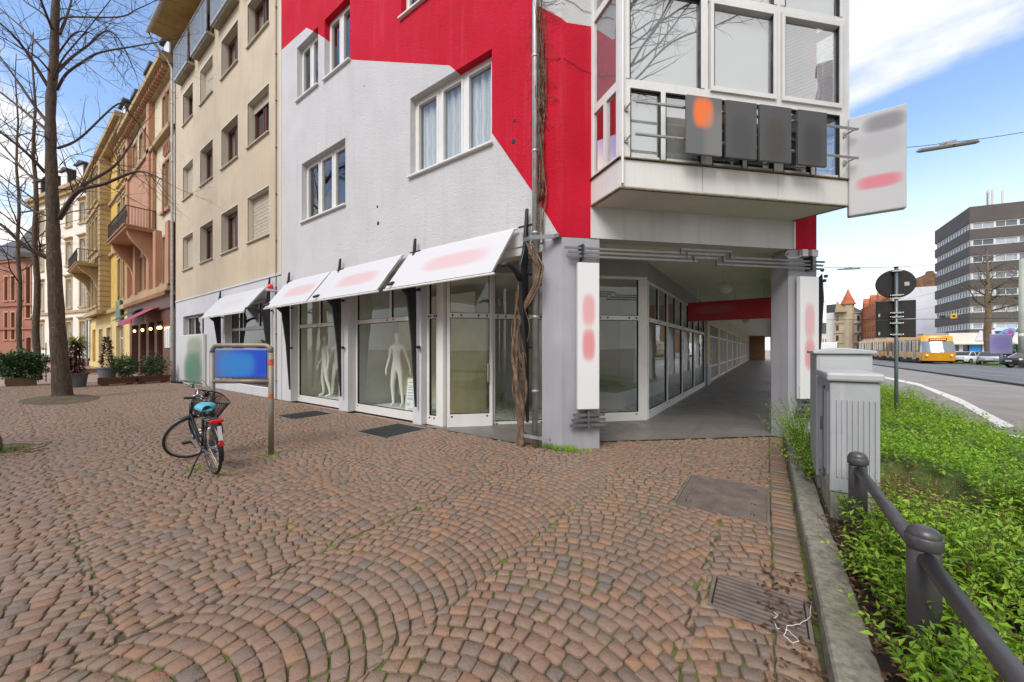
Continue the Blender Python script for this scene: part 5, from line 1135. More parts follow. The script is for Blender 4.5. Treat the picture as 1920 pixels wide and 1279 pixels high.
def mudguard(Mx, a0, a1):
    b = MB(Mx); rows = []
    for i in range(19):
        a = R(a0+(a1-a0)*i/18); rows.append([b.p((r*math.cos(a), y, r*math.sin(a))) for y, r in ((-0.028,0.352),(-0.018,0.366),(0,0.371),(0.018,0.366),(0.028,0.352))])
    for A, B in zip(rows, rows[1:]):
        for j in range(4): b.fi((A[j], A[j+1], B[j+1], B[j]))
    return obj('mudguard', b, m_bpaint, bk, smooth=True, local=True)
Mr = lean @ Matrix.Translation((0,0,0.35)); wheel(Mr); mudguard(Mr, 65, 200)
hx = Vector((0.93, 0, 0.72)); ax = Vector((-0.33, 0, 0.94)).normalized(); ST = R(-88)
Mst = lean @ Matrix.Translation(hx) @ Matrix.Rotation(ST, 4, ax) @ Matrix.Translation(-hx)
Mf = Mst @ Matrix.Translation((1.10, 0, 0.35)); wheel(Mf); mudguard(Mf, -5, 150)
b = bmb(); bbk = (0.46,0,0.29)
b.tube([(0.95,0,0.66),(0.78,0,0.44),(0.60,0,0.33),bbk], [0.021,0.02,0.02,0.02], 10); b.tube([(0.93,0,0.72),(0.74,0,0.53),(0.56,0,0.42),(0.41,0,0.45)], 0.016, 10)
b.tube([bbk,(0.30,0,0.80)], 0.018, 10); b.tube([(0.97,0,0.60),(0.885,0,0.85)], 0.021, 10)
for s in (-1, 1): b.tube([bbk,(0.25,s*0.05,0.34),(0,s*0.062,0.35)], 0.010, 7); b.tube([(0.33,0,0.72),(0.20,s*0.055,0.57),(0,s*0.064,0.35)], 0.009, 7)
obj('frame', b, m_bpaint, bk, smooth=True, local=True)
b = MB(Mst)
for s in (-1, 1): b.tube([(0.975,s*0.05,0.585),(1.00,s*0.055,0.52),(1.10,s*0.052,0.35)], 0.012, 8)
b.tube([(0.975,-0.05,0.59),(0.975,0.05,0.59)], 0.014, 8); obj('fork', b, m_bpaint, bk, local=True)
b = MB(Mst); b.tube([(0.885,0,0.85),(0.865,0,0.98),(0.90,0,1.01)], 0.013, 8)
hb_ = lambda s: [(0.90,0,1.01),(0.93,s*0.10,1.03),(0.90,s*0.22,1.06),(0.78,s*0.28,1.06),(0.66,s*0.30,1.045)]
for s in (-1, 1): b.tube(hb_(s), 0.011, 8)
hbo = obj('handlebar', b, m_chrome, bk, smooth=True, local=True)
for s in (-1, 1):
    b = MB(Mst); b.tube([(0.78,s*0.28,1.06),(0.65,s*0.302,1.044)], 0.017, 8); obj('grip', b, m_rub, hbo, local=True)
    b = MB(Mst); b.tube([(0.88,s*0.235,1.05),(0.85,s*0.27,1.02),(0.74,s*0.315,1.01)], 0.006, 5); b.box(0.87,0.91,s*0.22-0.02,s*0.22+0.02,1.03,1.075); obj('brake_lever', b, m_chrome, hbo, local=True)
    b = MB(Mst); b.tube([(0.85,s*0.25,1.02),(0.98,s*0.24,1.16 if s > 0 else 1.10),(1.10,s*0.12,1.06),(1.04,s*0.03,0.86),(0.97,0.0,0.72)], 0.004, 5); obj('brake_cable', b, m_bpaint, hbo, local=True)
b = MB(Mst); b.lathe([(0.028,1.075),(0.028,1.09),(0.018,1.103),(0.004,1.108)], (0.86,0.20,0), 12); obj('bell', b, m_green, hbo, local=True)
b = MB(Mst); b.lathe([(0.035,0.0),(0.038,0.03),(0.03,0.06),(0.012,0.08)], (0.90,-0.23,1.085), 12); b.tube([(0.90,-0.23,1.06),(0.90,-0.23,1.09)], 0.012, 6); b.box(0.86,0.94,-0.28,-0.18,1.12,1.135); obj('phone_holder', b, m_bpaint, hbo, local=True)
# front basket
b = MB(Mst)
def ring(z, sx, sy, r): 
    p = [(1.10+sx*math.copysign(abs(math.cos(a))**0.5, math.cos(a)), sy*math.copysign(abs(math.sin(a))**0.5, math.sin(a)), z) for a in np.linspace(0, 2*math.pi, 25)]; b.tube(p, r, 5, cap=False); return p
t_ = ring(1.00, 0.185, 0.235, 0.011); l_ = ring(0.74, 0.14, 0.18, 0.007)
for z in np.linspace(0.77, 0.97, 11): k = (z-0.75)/0.24; ring(z, 0.14+0.045*k, 0.18+0.055*k, 0.0032)
for i in range(24):
    for f in (0, 0.5): p = Vector(l_[i]).lerp(Vector(l_[i+1]), f); q = Vector(t_[i]).lerp(Vector(t_[i+1]), f); b.tube([p, q], 0.0034, 3, cap=False)
for y in np.linspace(-0.16, 0.16, 15): b.tube([(0.97,y,0.74),(1.23,y,0.74)], 0.0034, 3, cap=False)
obj('basket', b, m_bpaint, bk, local=True)
b = MB(Mst); b.lathe([(0.012,-0.06),(0.032,-0.04),(0.036,0.0),(0.034,0.012)], (1.20,0.0,0.70), 12, 'x'); obj('front_lamp', b, m_bpaint, bk, local=True)
# saddle
b = bmb(); rows = []
for x, w, h in ((0.12,0.055,0.90),(0.14,0.10,0.925),(0.20,0.118,0.94),(0.26,0.10,0.935),(0.32,0.055,0.93),(0.38,0.032,0.925),(0.42,0.012,0.91)):
    rows.append([b.p((x, w*math.sin(a)*1.0, h-0.055+0.055*math.cos(a))) for a in np.linspace(-1.9, 1.9, 11)])
for A, B in zip(rows, rows[1:]):
    for j in range(10): b.fi((A[j], A[j+1], B[j+1], B[j]))
b.fi(rows[0]); b.fi(rows[-1][::-1]); sd = obj('saddle', b, m_turq, bk, smooth=True, local=True, label='saddle under a turquoise cover')
b = bmb(); b.tube([(0.30,0,0.80),(0.27,0,0.88)], 0.014, 8); b.box(0.16,0.36,-0.03,0.03,0.865,0.885); obj('seat_post', b, m_chrome, bk, local=True)
# carrier with lights
b = bmb()
for y in (-0.07,-0.025,0.025,0.07): b.tube([(0.26,y*0.6,0.735),(-0.22,y,0.735)], 0.006, 5)
for s in (-1, 1): b.tube([(-0.12,s*0.075,0.735),(0.0,s*0.07,0.36)], 0.006, 5)
for x in (0.1,-0.1,-0.22): b.tube([(x,-0.07,0.735),(x,0.07,0.735)], 0.006, 5)
car = obj('carrier', b, m_bpaint, bk, local=True)
b = bmb(); b.box(-0.255,-0.225,-0.075,0.075,0.705,0.755); obj('reflector', b, m_redp, car, bevel=0.012, local=True)
b = bmb(); b.lathe([(0.028,-0.02),(0.028,0.01),(0.018,0.016)], (-0.37,0,0.56-0.10), 12, 'x'); obj('rear_lamp', b, m_redp, bk, local=True)
b = bmb(); b.slab([(-0.362,-0.022,0.50),(-0.362,0.022,0.50),(-0.335,0.022,0.68),(-0.335,-0.022,0.68)], (0.004,0,0)); obj('mudguard_flap', b, M('white_flap', (0.6,0.6,0.6), 0.4, 0.05), bk, local=True)
b = bmb(); pr = [(0.0,0.29),(0.0,0.41),(0.40,0.385),(0.52,0.37),(0.565,0.29),(0.52,0.215),(0.40,0.20),(-0.02,0.30)]
b.slab([(x,-0.085,z) for x, z in pr], (0,0.03,0)); obj('chain_guard', b, m_bpaint, bk, bevel=0.008, local=True)
b = bmb(); b.lathe([(0.09,-0.05),(0.09,-0.045)], (0.46,0,0.29), 20, 'y')
for s in (-1, 1): b.tube([(0.46,s*0.07,0.29),(0.46+s*0.15,s*0.085,0.29+s*0.07)], 0.011, 6)
cr_ = obj('crank', b, m_chrome, bk, local=True)
for s in (-1, 1): b = bmb(); x, z = 0.46+s*0.15, 0.29+s*0.07; b.box(x-0.045,x+0.045,min(s*0.09,s*0.18),max(s*0.09,s*0.18),z-0.013,z+0.013); obj('pedal', b, m_rub, cr_, local=True)
b = bmb(); b.tube([(0.22,0.05,0.33),(0.14,0.17,0.14),(0.10,0.22,0.035),(0.06,0.25,0.03)], 0.010, 6); obj('kickstand', b, m_bpaint, bk, local=True)
# map board on posts
m_post = M('weathered_galvanised_post', (0.27,0.24,0.20), 0.55, 0.2, 4, metal=0.3, streak=0.3, grime=(0.30,0.17,0.06))
q0, q1 = Vector((-6.38,2.46,0)), Vector((-7.15,1.93,0)); ang = math.atan2(q0.y-q1.y, q0.x-q1.x); Lw = (q0-q1).length
mb_ = thing('notice_stand', 'blue notice board in a rounded tube frame on two posts', 'sign', q1, ang)
b = MB(); r = 0.038
b.tube([(0,0,0),(0,0,1.60)], r, 12); obj('post', b, m_post, mb_, smooth=True, local=True)
b = MB(); b.tube([(Lw,0,0),(Lw,0,1.60)], r, 12); po = obj('post', b, m_post, mb_, smooth=True, local=True)
for z, hh_ in ((0.88,0.045),(1.40,0.06)): b = MB(); b.tube([(Lw,0,z),(Lw,0,z+hh_*1.6)], r+0.0015, 12); obj('reflective_band', b, M('faded_red_band', (0.50,0.10,0.04), 0.6, 0.2, 20), po, local=True)
b = MB(); b.tube([(0,0,1.60),(0.012,0,1.66),(0.045,0,1.70),(0.09,0,1.715),(Lw-0.09,0,1.715),(Lw-0.045,0,1.70),(Lw-0.012,0,1.66),(Lw,0,1.60)], r*0.92, 12); b.tube([(0,0,1.15),(Lw,0,1.15)], r*0.9, 12); obj('tube_frame', b, m_post, mb_, smooth=True, local=True)
b = MB(); b.box(0.055,Lw-0.055,-0.03,0.0,1.205,1.655); obj('board', b, blob_mat('blue_board_print', (0.10,0.17,0.42), [(Lw*0.72,1.43,0.36,0.24,(0.02,0.075,0.55,1),0.95),(Lw*0.45,1.41,0.26,0.18,(0.045,0.24,0.62,1),0.9)], 0.35), mb_, bevel=0.015, local=True)
b = MB(); b.box(0.044,Lw-0.044,0.001,0.012,1.193,1.667); obj('backing', b, m_frame, mb_, bevel=0.02, local=True)

# ------------------------------------------------------------------ bare trees
def bark():
    a = NT('lichened_bark'); co = a.co(); s = a.n('ShaderNodeMapping', {0: co, 'Scale': (9, 9, 1.6)}).outputs[0]
    c = a.mix(a.rng(a.noise(s, 2.2, 5, 0.7), 0.35, 0.7), (0.04,0.028,0.020), (0.13,0.092,0.065))
    c = a.mix(a.rng(a.noise(co, 3.2, 4, 0.6), 0.55, 0.7, 0, 0.5), c, (0.055,0.065,0.03)); c = a.mix(a.rng(a.noise(co, 17, 3, 0.5), 0.67, 0.70, 0, 0.7), c, (0.28,0.28,0.25))
    nm = a.n('ShaderNodeBump', {'Height': a.noise(s, 3, 5, 0.7), 'Strength': 0.9, 'Distance': 0.03}).outputs[0]
    return a.end(a.princ(c, 0.9, 0, nm))
m_bark = bark(); m_twig = M('dark_twigs', (0.055,0.036,0.027), 0.85, 0.3, 3)
def rvec(s): return Vector((random.uniform(-s,s), random.uniform(-s,s), random.uniform(-s,s)))
def twigs(b, p, d, L, r, lev, up=0.05, dens=1.0):
    n = max(4, int(L/0.28)); pts = [p]; dirs = [d]
    for i in range(n):
        d = (d + rvec(0.16) + Vector((0,0,up*random.uniform(-1,1.6)))).normalized(); pts.append(pts[-1] + d*L/n); dirs.append(d)
    b.tube(pts, [r*(1-0.8*i/n) for i in range(n+1)], 5 if r > 0.018 else 3, cap=False)
    if lev <= 0: return
    for i in range(1, n+1):
        if random.random() < 0.62*dens:
            a = dirs[i].cross(rvec(1).normalized() if True else 0)
            if a.length < 0.1: continue
            nd = (dirs[i]*0.75 + a.normalized()*random.uniform(0.5,1.0)).normalized(); f = 1-0.55*i/n
            twigs(b, pts[i], nd, L*random.uniform(0.32,0.55)*f, max(0.004, r*(1-0.8*i/n)*0.62), lev-1, up, dens)
def smooth_pts(pts, k=5):
    out = []
    for i in range(len(pts)-1):
        p0, p1, p2, p3 = pts[max(i-1,0)], pts[i], pts[i+1], pts[min(i+2,len(pts)-1)]
        for t in np.linspace(0, 1, k, endpoint=False): out.append(0.5*((2*p1)+(p2-p0)*t+(2*p0-5*p1+4*p2-p3)*t*t+(3*p1-p0-3*p2+p3)*t**3))
    return out + [pts[-1]]
D0 = 12.1; tb = P(118, 748, D0)
tr_ = thing('street_tree', 'big bare street tree with dark lichened trunk and long crossing branches', 'tree', (tb.x, tb.y, 0))
trunk = [P(118,752,D0),P(114,700,D0),P(107,600,D0),P(101,480,D0),P(99,400,D0),P(96,300,D0),P(95,200,D0),P(101,120,D0),P(103,40,D0),P(107,-60,D0),P(112,-220,D0),P(118,-420,D0+0.4),P(116,-640,D0+0.6)]
rad = [0.27,0.21,0.185,0.165,0.155,0.135,0.12,0.11,0.10,0.09,0.075,0.05,0.02]
b = MB(); tp = smooth_pts(trunk, 5); rr = np.interp(np.linspace(0, 12, len(tp)), range(13), rad)
rr = [float(r*(1+0.05*math.sin(i*1.9)+0.03*math.sin(i*4.3))) for i, r in enumerate(rr)]; rr[0] = 0.34; rr[1] = 0.26
b.tube(tp, rr, 14); obj('trunk', b, m_bark, tr_, smooth=True)
limbs = [([(112,405),(150,353),(210,315),(240,278),(262,240)],0.10,0.6),([(112,410),(146,360),(195,345),(255,322),(292,330)],0.11,-0.8),([(108,278),(150,259),(221,195),(244,214),(266,240)],0.065,1.0),
 ([(107,168),(124,139),(155,116),(186,99),(245,88),(310,77)],0.07,-1.0),([(108,134),(134,108),(165,85),(200,58),(227,80),(255,140)],0.075,0.8),([(110,39),(129,32),(222,32),(258,17),(290,2)],0.05,-0.5),([(112,64),(126,28),(136,-10),(140,-60)],0.07,0.7),
 ([(108,103),(124,80),(142,61),(168,62),(196,85),(230,118)],0.045,-0.3),([(112,40),(109,18),(150,22),(200,50),(240,120),(282,150)],0.03,1.2),
 ([(92,165),(52,101),(21,62),(-10,36)],0.085,-0.6),([(90,230),(65,199),(26,142),(-8,95)],0.09,0.5),([(87,243),(52,214),(0,173),(-40,150)],0.085,1.1),([(86,325),(49,286),(0,247),(-40,215)],0.09,-0.7),([(95,108),(52,62),(0,16),(-40,-20)],0.06,0.9),([(95,136),(70,108),(36,88),(-5,65)],0.05,-1.2),([(97,44),(77,23),(44,0),(10,-40)],0.06,0.3),
 ([(88,332),(62,335),(0,268),(-40,230)],0.07,1.4),([(90,484),(45,460),(0,420),(-60,395)],0.12,-0.5),([(88,405),(45,385),(0,340),(-40,310)],0.05,0.9),([(100,60),(84,20),(60,-40),(20,-110)],0.07,-0.9),([(106,10),(130,-60),(175,-130),(230,-170)],0.07,0.5),([(108,-80),(150,-160),(190,-260)],0.06,-0.7),([(108,-90),(70,-180),(30,-270)],0.06,0.6),([(112,-230),(140,-330),(180,-400)],0.05,0.4),([(112,-230),(90,-330),(50,-420)],0.05,-0.4),
 ([(100,150),(118,110),(160,60),(215,-10)],0.045,-1.6),([(92,260),(60,250),(20,255),(-20,240)],0.035,-1.8),([(112,310),(140,290),(190,300),(230,330)],0.02,1.7)]
b = MB()
for pts, r, dd in limbs:
    w = smooth_pts([P(x, y, D0+dd*i*0.55) for i, (x, y) in enumerate(pts)], 6); n = len(w)
    r *= 0.62; b.tube(w, [r*(1-0.72*i/(n-1)) for i in range(n)], 8)
    for i in range(4, n):
        if random.random() < 0.75:
            d = (w[i]-w[i-1]).normalized(); a = d.cross(rvec(1))
            if a.length < 0.15: continue
            nd = (d*0.7 + a.normalized()*0.8 + Vector((0,0,0.12))).normalized()
            twigs(b, w[i], nd, random.uniform(0.7,1.9), max(0.010, r*(1-0.72*i/(n-1))*0.35), 2, 0.06, 0.9)
    d = (w[-1]-w[-2]).normalized(); twigs(b, w[-1], d, 1.3, r*0.26, 2, 0.05, 1.0)
obj('crown', b, m_twig, tr_, smooth=True)
def bare_tree(name, base, top, r0, lab, nl, cat='tree', lean_=0.0, group=None, first=0.25, LL_=3.2, mats=(None,None), lev=2, dens=0.8):
    t = thing(name, lab, cat, (base.x, base.y, 0), 0, group); b = MB(); H = top.z; n = 14
    pts = [Vector((base.x, base.y, base.z)).lerp(top, i/n) + Vector((0.06*math.sin(i*1.3), 0.05*math.cos(i*1.7), 0))*(i > 0) for i in range(n+1)]
    rs = [r0*(1-0.85*(i/n)**1.2)*(1.25 if i == 0 else 1) for i in range(n+1)]; b.tube(pts, rs, 9); obj('trunk', b, mats[0] or m_bark, t, smooth=True)
    b = MB()
    for k in range(nl):
        f = first + (0.98-first)*k/(nl-1); i = min(n-1, int(f*n)); p = pts[i].lerp(pts[i+1], f*n-i); a = k*2.4+random.uniform(-0.4,0.4)
        d = Vector((math.cos(a), math.sin(a), random.uniform(0.35,0.8))).normalized(); twigs(b, p, d, LL_*(1.15-0.75*f)*random.uniform(0.8,1.2), max(0.02, rs[i]*0.42), lev, 0.08, dens)
    obj('crown', b, mats[1] or m_twig, t, smooth=True); return t
q = P(38, 700, 25); bare_tree('street_tree', Vector((q.x,q.y,0)), P(30, 100, 25), 0.13, 'thin bare street tree farthest back at the left edge', 20, first=0.28, LL_=5.0)
q = P(70, 712, 19.8); bare_tree('street_tree', Vector((q.x,q.y,0)), P(62, 60, 19.8), 0.15, 'bare street tree between the big trunk and the leafy shrub tub', 20, first=0.35, LL_=4.2)
# bare tree and a house across the plaza, seen mirrored in the bay glass
bare_tree('street_tree', Vector((2.95,3.2,0)), Vector((3.2,3.5,15)), 0.16, 'bare tree mirrored in the left pane of the glazed bay', 44, first=0.56, LL_=6.0, dens=1.0)
oh = thing('mirrored_house', 'grey house with two chimneys mirrored in the bay glass', 'building', (24, 12, 0))
FO = Matrix.Translation((24, 12, 0)) @ Matrix.Rotation(R(-90), 4, 'Z')
b = MB(FO); hs = [(-9+i*3.0,-7.6+i*3.0,z,z+1.8) for i in range(6) for z in (1.5,5.0,8.5,12.0)]; b.wall(-11, 9, 0, 15.5, hs, 0.25); b.box(-11,9,0.5,10,0,15.5); obj('wall', b, m_white2, oh)
for h in hs: hwin(oh, FO, h[0]+.001, h[1]-.001, h[2], h[3], 0.25, m_redst, 0.15)
b = MB(FO); b.slab([(-11.3,-0.4,15.5),(-11.3,4.5,20.0),(-11.3,9,20.0),(-11.3,9,15.5)][::-1], (20.6,0,0)); rf = obj('roof', b, m_slate, oh)
for u in (0.5, 6.5): b = MB(FO); b.box(u,u+1.4,2.4,3.6,17,21.6); b.box(u-0.1,u+1.5,2.3,3.7,21.6,21.8); obj('chimney', b, m_redst, rf)

op = thing('mirrored_row_house', 'white house with red window bands mirrored in the entrance glass', 'building', (-10, -15, 0)); FOp = Matrix.Translation((0,-15,0)) @ Matrix.Rotation(R(180), 4, 'Z')
hs = [(1.0+i*3.1,2.6+i*3.1,z,z+1.9) for i in range(8) for z in (1.0,4.6,8.2,11.8)]; b = MB(FOp); b.wall(-2, 27, 0, 14.8, hs, 0.25); b.box(-2,27,0.5,9,0,14.8); obj('wall', b, m_white2, op)
for h in hs: hwin(op, FOp, h[0]+.001, h[1]-.001, h[2], h[3], 0.25, m_redst, 0.14)
b = MB(FOp)
for z in (3.3,6.9,10.5): b.box(-2,27,-0.12,0,z,z+0.7)
obj('red_band', b, m_redst, op)
bare_tree('street_tree', Vector((-9.0,-5.0,0)), Vector((-9.2,-5.0,14)), 0.2, 'bare tree mirrored in the first floor windows of the white facade', 26, first=0.3, LL_=4.5)

# ------------------------------------------------------------------ leaves, shrubs, tubs
def leaf_mat(name, c0, c1, c2, transl=0.35, rough=0.5):
    a = NT(name); r = a.n('ShaderNodeNewGeometry').outputs['Random Per Island']; cr = a.n('ShaderNodeValToRGB', {0: r}); e = cr.color_ramp
    e.elements[0].color = (*c0, 1); e.elements[1].color = (*c2, 1); q = e.elements.new(0.55); q.color = (*c1, 1)
    c = a.mix(a.rng(a.noise(a.co(), 1.3, 4), 0.35, 0.65, 0, 0.45), cr.outputs[0], (*c0, 1))
    p = a.princ(c, rough); t = a.n('ShaderNodeBsdfTranslucent', {0: c}).outputs[0]
    return a.end(a.n('ShaderNodeMixShader', {0: transl, 1: p, 2: t}).outputs[0])
m_leaf = leaf_mat('fresh_green_leaves', (0.19,0.37,0.018), (0.34,0.58,0.035), (0.48,0.70,0.08), 0.42); m_leafd = leaf_mat('dark_green_leaves', (0.016,0.045,0.012), (0.035,0.09,0.02), (0.075,0.15,0.03), 0.2, 0.35)
m_leafm = leaf_mat('mid_green_leaves', (0.09,0.22,0.014), (0.17,0.34,0.022), (0.27,0.46,0.035), 0.35); m_leafy = leaf_mat('yellow_green_leaves', (0.10,0.13,0.01), (0.22,0.26,0.02), (0.38,0.38,0.05)); m_leafr = leaf_mat('red_brown_leaves', (0.03,0.012,0.010), (0.085,0.030,0.022), (0.15,0.06,0.035), 0.2)
m_dry = leaf_mat('dry_leaves', (0.05,0.025,0.012), (0.17,0.08,0.035), (0.36,0.20,0.10), 0.15, 0.7); m_stem = M('shrub_stems', (0.075,0.045,0.025), 0.85, 0.3, 8)
def leafset(P0, D, L, Wd, N=None, fold=0.25, droop=0.2):
    # arrays: base points, unit directions, lengths, widths -> folded 6-vertex leaves
    n = len(P0); 
    r = rng.normal(0, 1, (n, 3)) if N is None else N
    S = np.cross(D, r); S /= np.linalg.norm(S, axis=1, keepdims=True) + 1e-9; Nn = np.cross(S, D)
    L = L[:, None]; Wd = Wd[:, None]
    m = P0 + D*L*0.45 - Nn*L*0.02; tip = P0 + D*L - Nn*L*droop
    a = P0 + D*L*0.42 + S*Wd*0.5 + Nn*Wd*fold; c = P0 + D*L*0.42 - S*Wd*0.5 + Nn*Wd*fold
    V = np.stack([P0, a, tip, c, m], 1); F = np.array([0,4,1, 1,4,2, 0,3,4, 3,2,4]); 
    return V.reshape(-1, 3), (F[None] + (np.arange(n)*5)[:, None]).ravel(), np.full(n*4, 3)
def unit(v): return v/(np.linalg.norm(v, axis=1, keepdims=True)+1e-9)
def sprigs(bases, dirs, lens, leaf_len, pitch=0.022, wfrac=0.36):
    PP, DD, LL2 = [], [], []; stems = []
    for p, d, L in zip(bases, dirs, lens):
        n = max(3, int(L/pitch)); t = (np.arange(n)+1)/n; bend = rng.normal(0, 0.25, 3)*[1,1,0.3]
        pts = p + np.outer(t*L, d) + np.outer((t*L)**2, bend)
        stems.append((p, pts[n//2], pts[-1]))
        a0 = rng.uniform(0, 6.28)
        az = a0 + np.arange(n)*np.where(np.arange(n) % 2, np.pi, 0) + (np.arange(n)//2)*1.57 + rng.normal(0, 0.3, n)
        k0 = int(n*0.25)
        e1 = unit(np.cross(d, [0.3,0.2,1.0])[None])[0]; e2 = np.cross(d, e1)
        dd = unit(np.outer(np.cos(az), e1) + np.outer(np.sin(az), e2) + d*rng.uniform(0.3, 0.9, (n,1)))
        PP.append(pts[k0:]); DD.append(dd[k0:]); LL2.append(leaf_len*rng.uniform(0.6,1.15,n)[k0:]*(1-0.35*t[k0:]**3))
    PP, DD, LL2 = np.concatenate(PP), np.concatenate(DD), np.concatenate(LL2)
    up = np.tile([0,0,1.0], (len(PP),1)) + rng.normal(0,0.35,(len(PP),3))
    V, F, C = leafset(PP, unit(DD), LL2, LL2*wfrac, up); return V, F, C, stems
def stem_mb(stems, r=0.0025, every=1):
    b = MB()
    for s in stems[::every]: b.tube([tuple(q) for q in s], [r, r*0.8, r*0.5], 3, cap=False)
    return b
# hedge height over the bed
def hh(x, y):
    e = np.clip((x-0.45)/0.35, 0, 1)*np.clip((3.15+np.clip(y-7.5,0,99)*0.036-x)/0.25, 0, 1)
    f = 0.30 + 0.10*np.clip((y-3.0)/3.0, 0, 1); wav = 0.08*np.sin(x*3.1+y*1.7)+0.06*np.sin(y*2.9-x*2.2)
    return np.maximum(0.0, e*(f+wav))
near = []; 
n1 = 2300; X = rng.uniform(0.52, 3.0, n1*3); Y = rng.uniform(0.7, 5.0, n1*3)
bare = ((X-1.05)/0.55)**2 + ((Y-4.9)/0.85)**2 < 1.0
gap = (X < 0.56) & (np.sin(Y*3.3+0.4) > -0.4)
clump = np.sin(X*4.4+Y*2.3)+np.sin(Y*5.1-X*3.3) > -1.35
k = ~bare & ~gap & clump; k &= ~((np.abs(X-0.61) < 0.08) & (np.abs(((Y-1.01+0.76) % 1.52)-0.76) < 0.09)); X, Y = X[k][:5200], Y[k][:5200]
X = np.concatenate([X, rng.normal(0.72,0.11,170), rng.normal(0.66,0.07,90)]); Y = np.concatenate([Y, rng.uniform(1.85,2.42,170), rng.uniform(2.6,3.5,90)])
z = np.maximum(hh(X, Y), 0.22); B0 = np.stack([X, Y, 0.09+z*rng.uniform(0.0,0.6,len(X))], 1); Dv = unit(np.stack([rng.normal(0,0.45,len(X)), rng.normal(0,0.45,len(X)), np.ones(len(X))], 1))
V, F, C, st = sprigs(B0, Dv, np.clip(0.10+z*rng.uniform(0.45,0.95,len(X)), 0.1, 0.5), 0.064, 0.020, 0.38)
kk = rng.uniform(0,1,len(C)//4); hed = npmesh('shrubbery', V, F, [m_leaf, m_leafy, m_leafm, m_dry], C, mi=np.repeat(np.where(kk < 0.72, 0, np.where(kk < 0.82, 1, np.where(kk < 0.975, 2, 3))), 4)); tag(hed, 'bright green low shrubbery in fresh leaf filling the front of the bed', 'shrubbery', kind='stuff')
obj('stems', stem_mb(st), m_stem, hed, local=True)
b = MB()
for k in range(260):
    p = Vector((random.uniform(0.66,2.6), random.uniform(0.9,4.6), 0.10)); d = Vector((random.gauss(0,0.5), random.gauss(0,0.5), 1)).normalized(); L = random.uniform(0.2,0.5)
    b.tube([p, p+d*L*0.5+rvec(0.02), p+d*L+rvec(0.05)], [0.004,0.003,0.0012], 4, cap=False)
obj('dead_stems', b, M('reddish_dead_stems', (0.17,0.075,0.04), 0.85, 0.4, 8), hed, local=True)
n2 = 5200; X = rng.uniform(0.95, 3.6, n2); Y = 4.6 + 17*rng.uniform(0,1,n2)**1.35; k = hh(X, Y) > 0.12; bare = ((X-1.05)/0.55)**2 + ((Y-4.9)/0.85)**2 < 1.0; k &= ~bare; X, Y = X[k], Y[k]
z = hh(X, Y); B0 = np.stack([X, Y, 0.04+z*0.55], 1); Dv = unit(np.stack([rng.normal(0,0.5,len(X)), rng.normal(0,0.5,len(X)), np.ones(len(X))], 1))
V, F, C, st = sprigs(B0, Dv, z*rng.uniform(0.35,0.8,len(X))+0.08, 0.062, 0.026, 0.40)
kk = rng.uniform(0,1,len(C)//4); h2 = npmesh('hedge', V, F, [m_leaf, m_leafy, m_leafm], C, mi=np.repeat(np.where(kk < 0.78, 0, np.where(kk < 0.86, 1, 2)), 4)); tag(h2, 'dense bright green clipped hedge along the road behind the cabinets', 'hedge', kind='stuff')
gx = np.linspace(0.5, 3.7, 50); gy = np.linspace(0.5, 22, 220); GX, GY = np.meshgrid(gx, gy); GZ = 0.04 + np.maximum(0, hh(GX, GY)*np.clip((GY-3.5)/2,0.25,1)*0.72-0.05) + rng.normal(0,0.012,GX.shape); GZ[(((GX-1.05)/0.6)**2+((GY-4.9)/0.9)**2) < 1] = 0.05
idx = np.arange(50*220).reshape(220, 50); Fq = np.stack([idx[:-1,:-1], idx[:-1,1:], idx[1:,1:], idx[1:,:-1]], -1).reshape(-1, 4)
hm = npmesh('hedge_inside', np.stack([GX,GY,GZ],-1).reshape(-1,3), Fq, M('hedge_gap_filler', (0.07,0.11,0.022), 0.95, 0.5, 9, 0.8, 40, bdist=0.03), np.full(len(Fq),4)); hm.parent = h2  # filler mound, its green lightens shaded gaps between the leaves by colour
# dry shrub behind the post
ds = thing('dry_shrub', 'brown half dead twiggy shrub beside the grey cabinet', 'shrub', (1.05, 4.9, 0.05)); b = MB()
for k in range(120):
    p = Vector((1.05+random.gauss(0,0.16), 4.85+random.gauss(0,0.28), 0.05)); twigs(b, p, Vector((random.gauss(0,0.5), random.gauss(0,0.5), 1)).normalized(), random.uniform(0.25,0.5), 0.004, 1, 0.05, 1.0)
obj('branches', b, M('dry_branches', (0.20,0.11,0.055), 0.85, 0.3, 8), ds)
n = 1500; p0 = np.stack([rng.normal(1.05,0.20,n), rng.normal(4.85,0.32,n), rng.uniform(0.08,0.5,n)], 1); V, F, C = leafset(p0, unit(rng.normal(0,1,(n,3))), rng.uniform(0.012,0.028,n), rng.uniform(0.008,0.014,n)); o = npmesh('leaves', V, F, [m_dry, m_leafy], C, mi=np.repeat(rng.integers(0,2,n),4)); o.parent = ds; o.matrix_parent_inverse = WMI[ds.name]
ds2 = thing('dry_shrub', 'small rust coloured shrub growing round the foot of the far railing post', 'shrub', (0.66, 3.75, 0.05)); b = MB(); bs = np.stack([rng.normal(0.66,0.07,45), rng.normal(3.75,0.16,45), np.full(45,0.06)],1); V, F, C, st = sprigs(bs, unit(np.stack([rng.normal(0,0.4,45),rng.normal(0,0.4,45),np.ones(45)],1)), rng.uniform(0.2,0.48,45), 0.028, 0.022, 0.5)
o = npmesh('leaves', V, F, [m_dry, m_leafy], C, mi=np.repeat(rng.integers(0,2,len(C)//4),4)); o.parent = ds2; o.matrix_parent_inverse = WMI[ds2.name]; obj('branches', stem_mb(st, 0.003), m_stem, ds2)
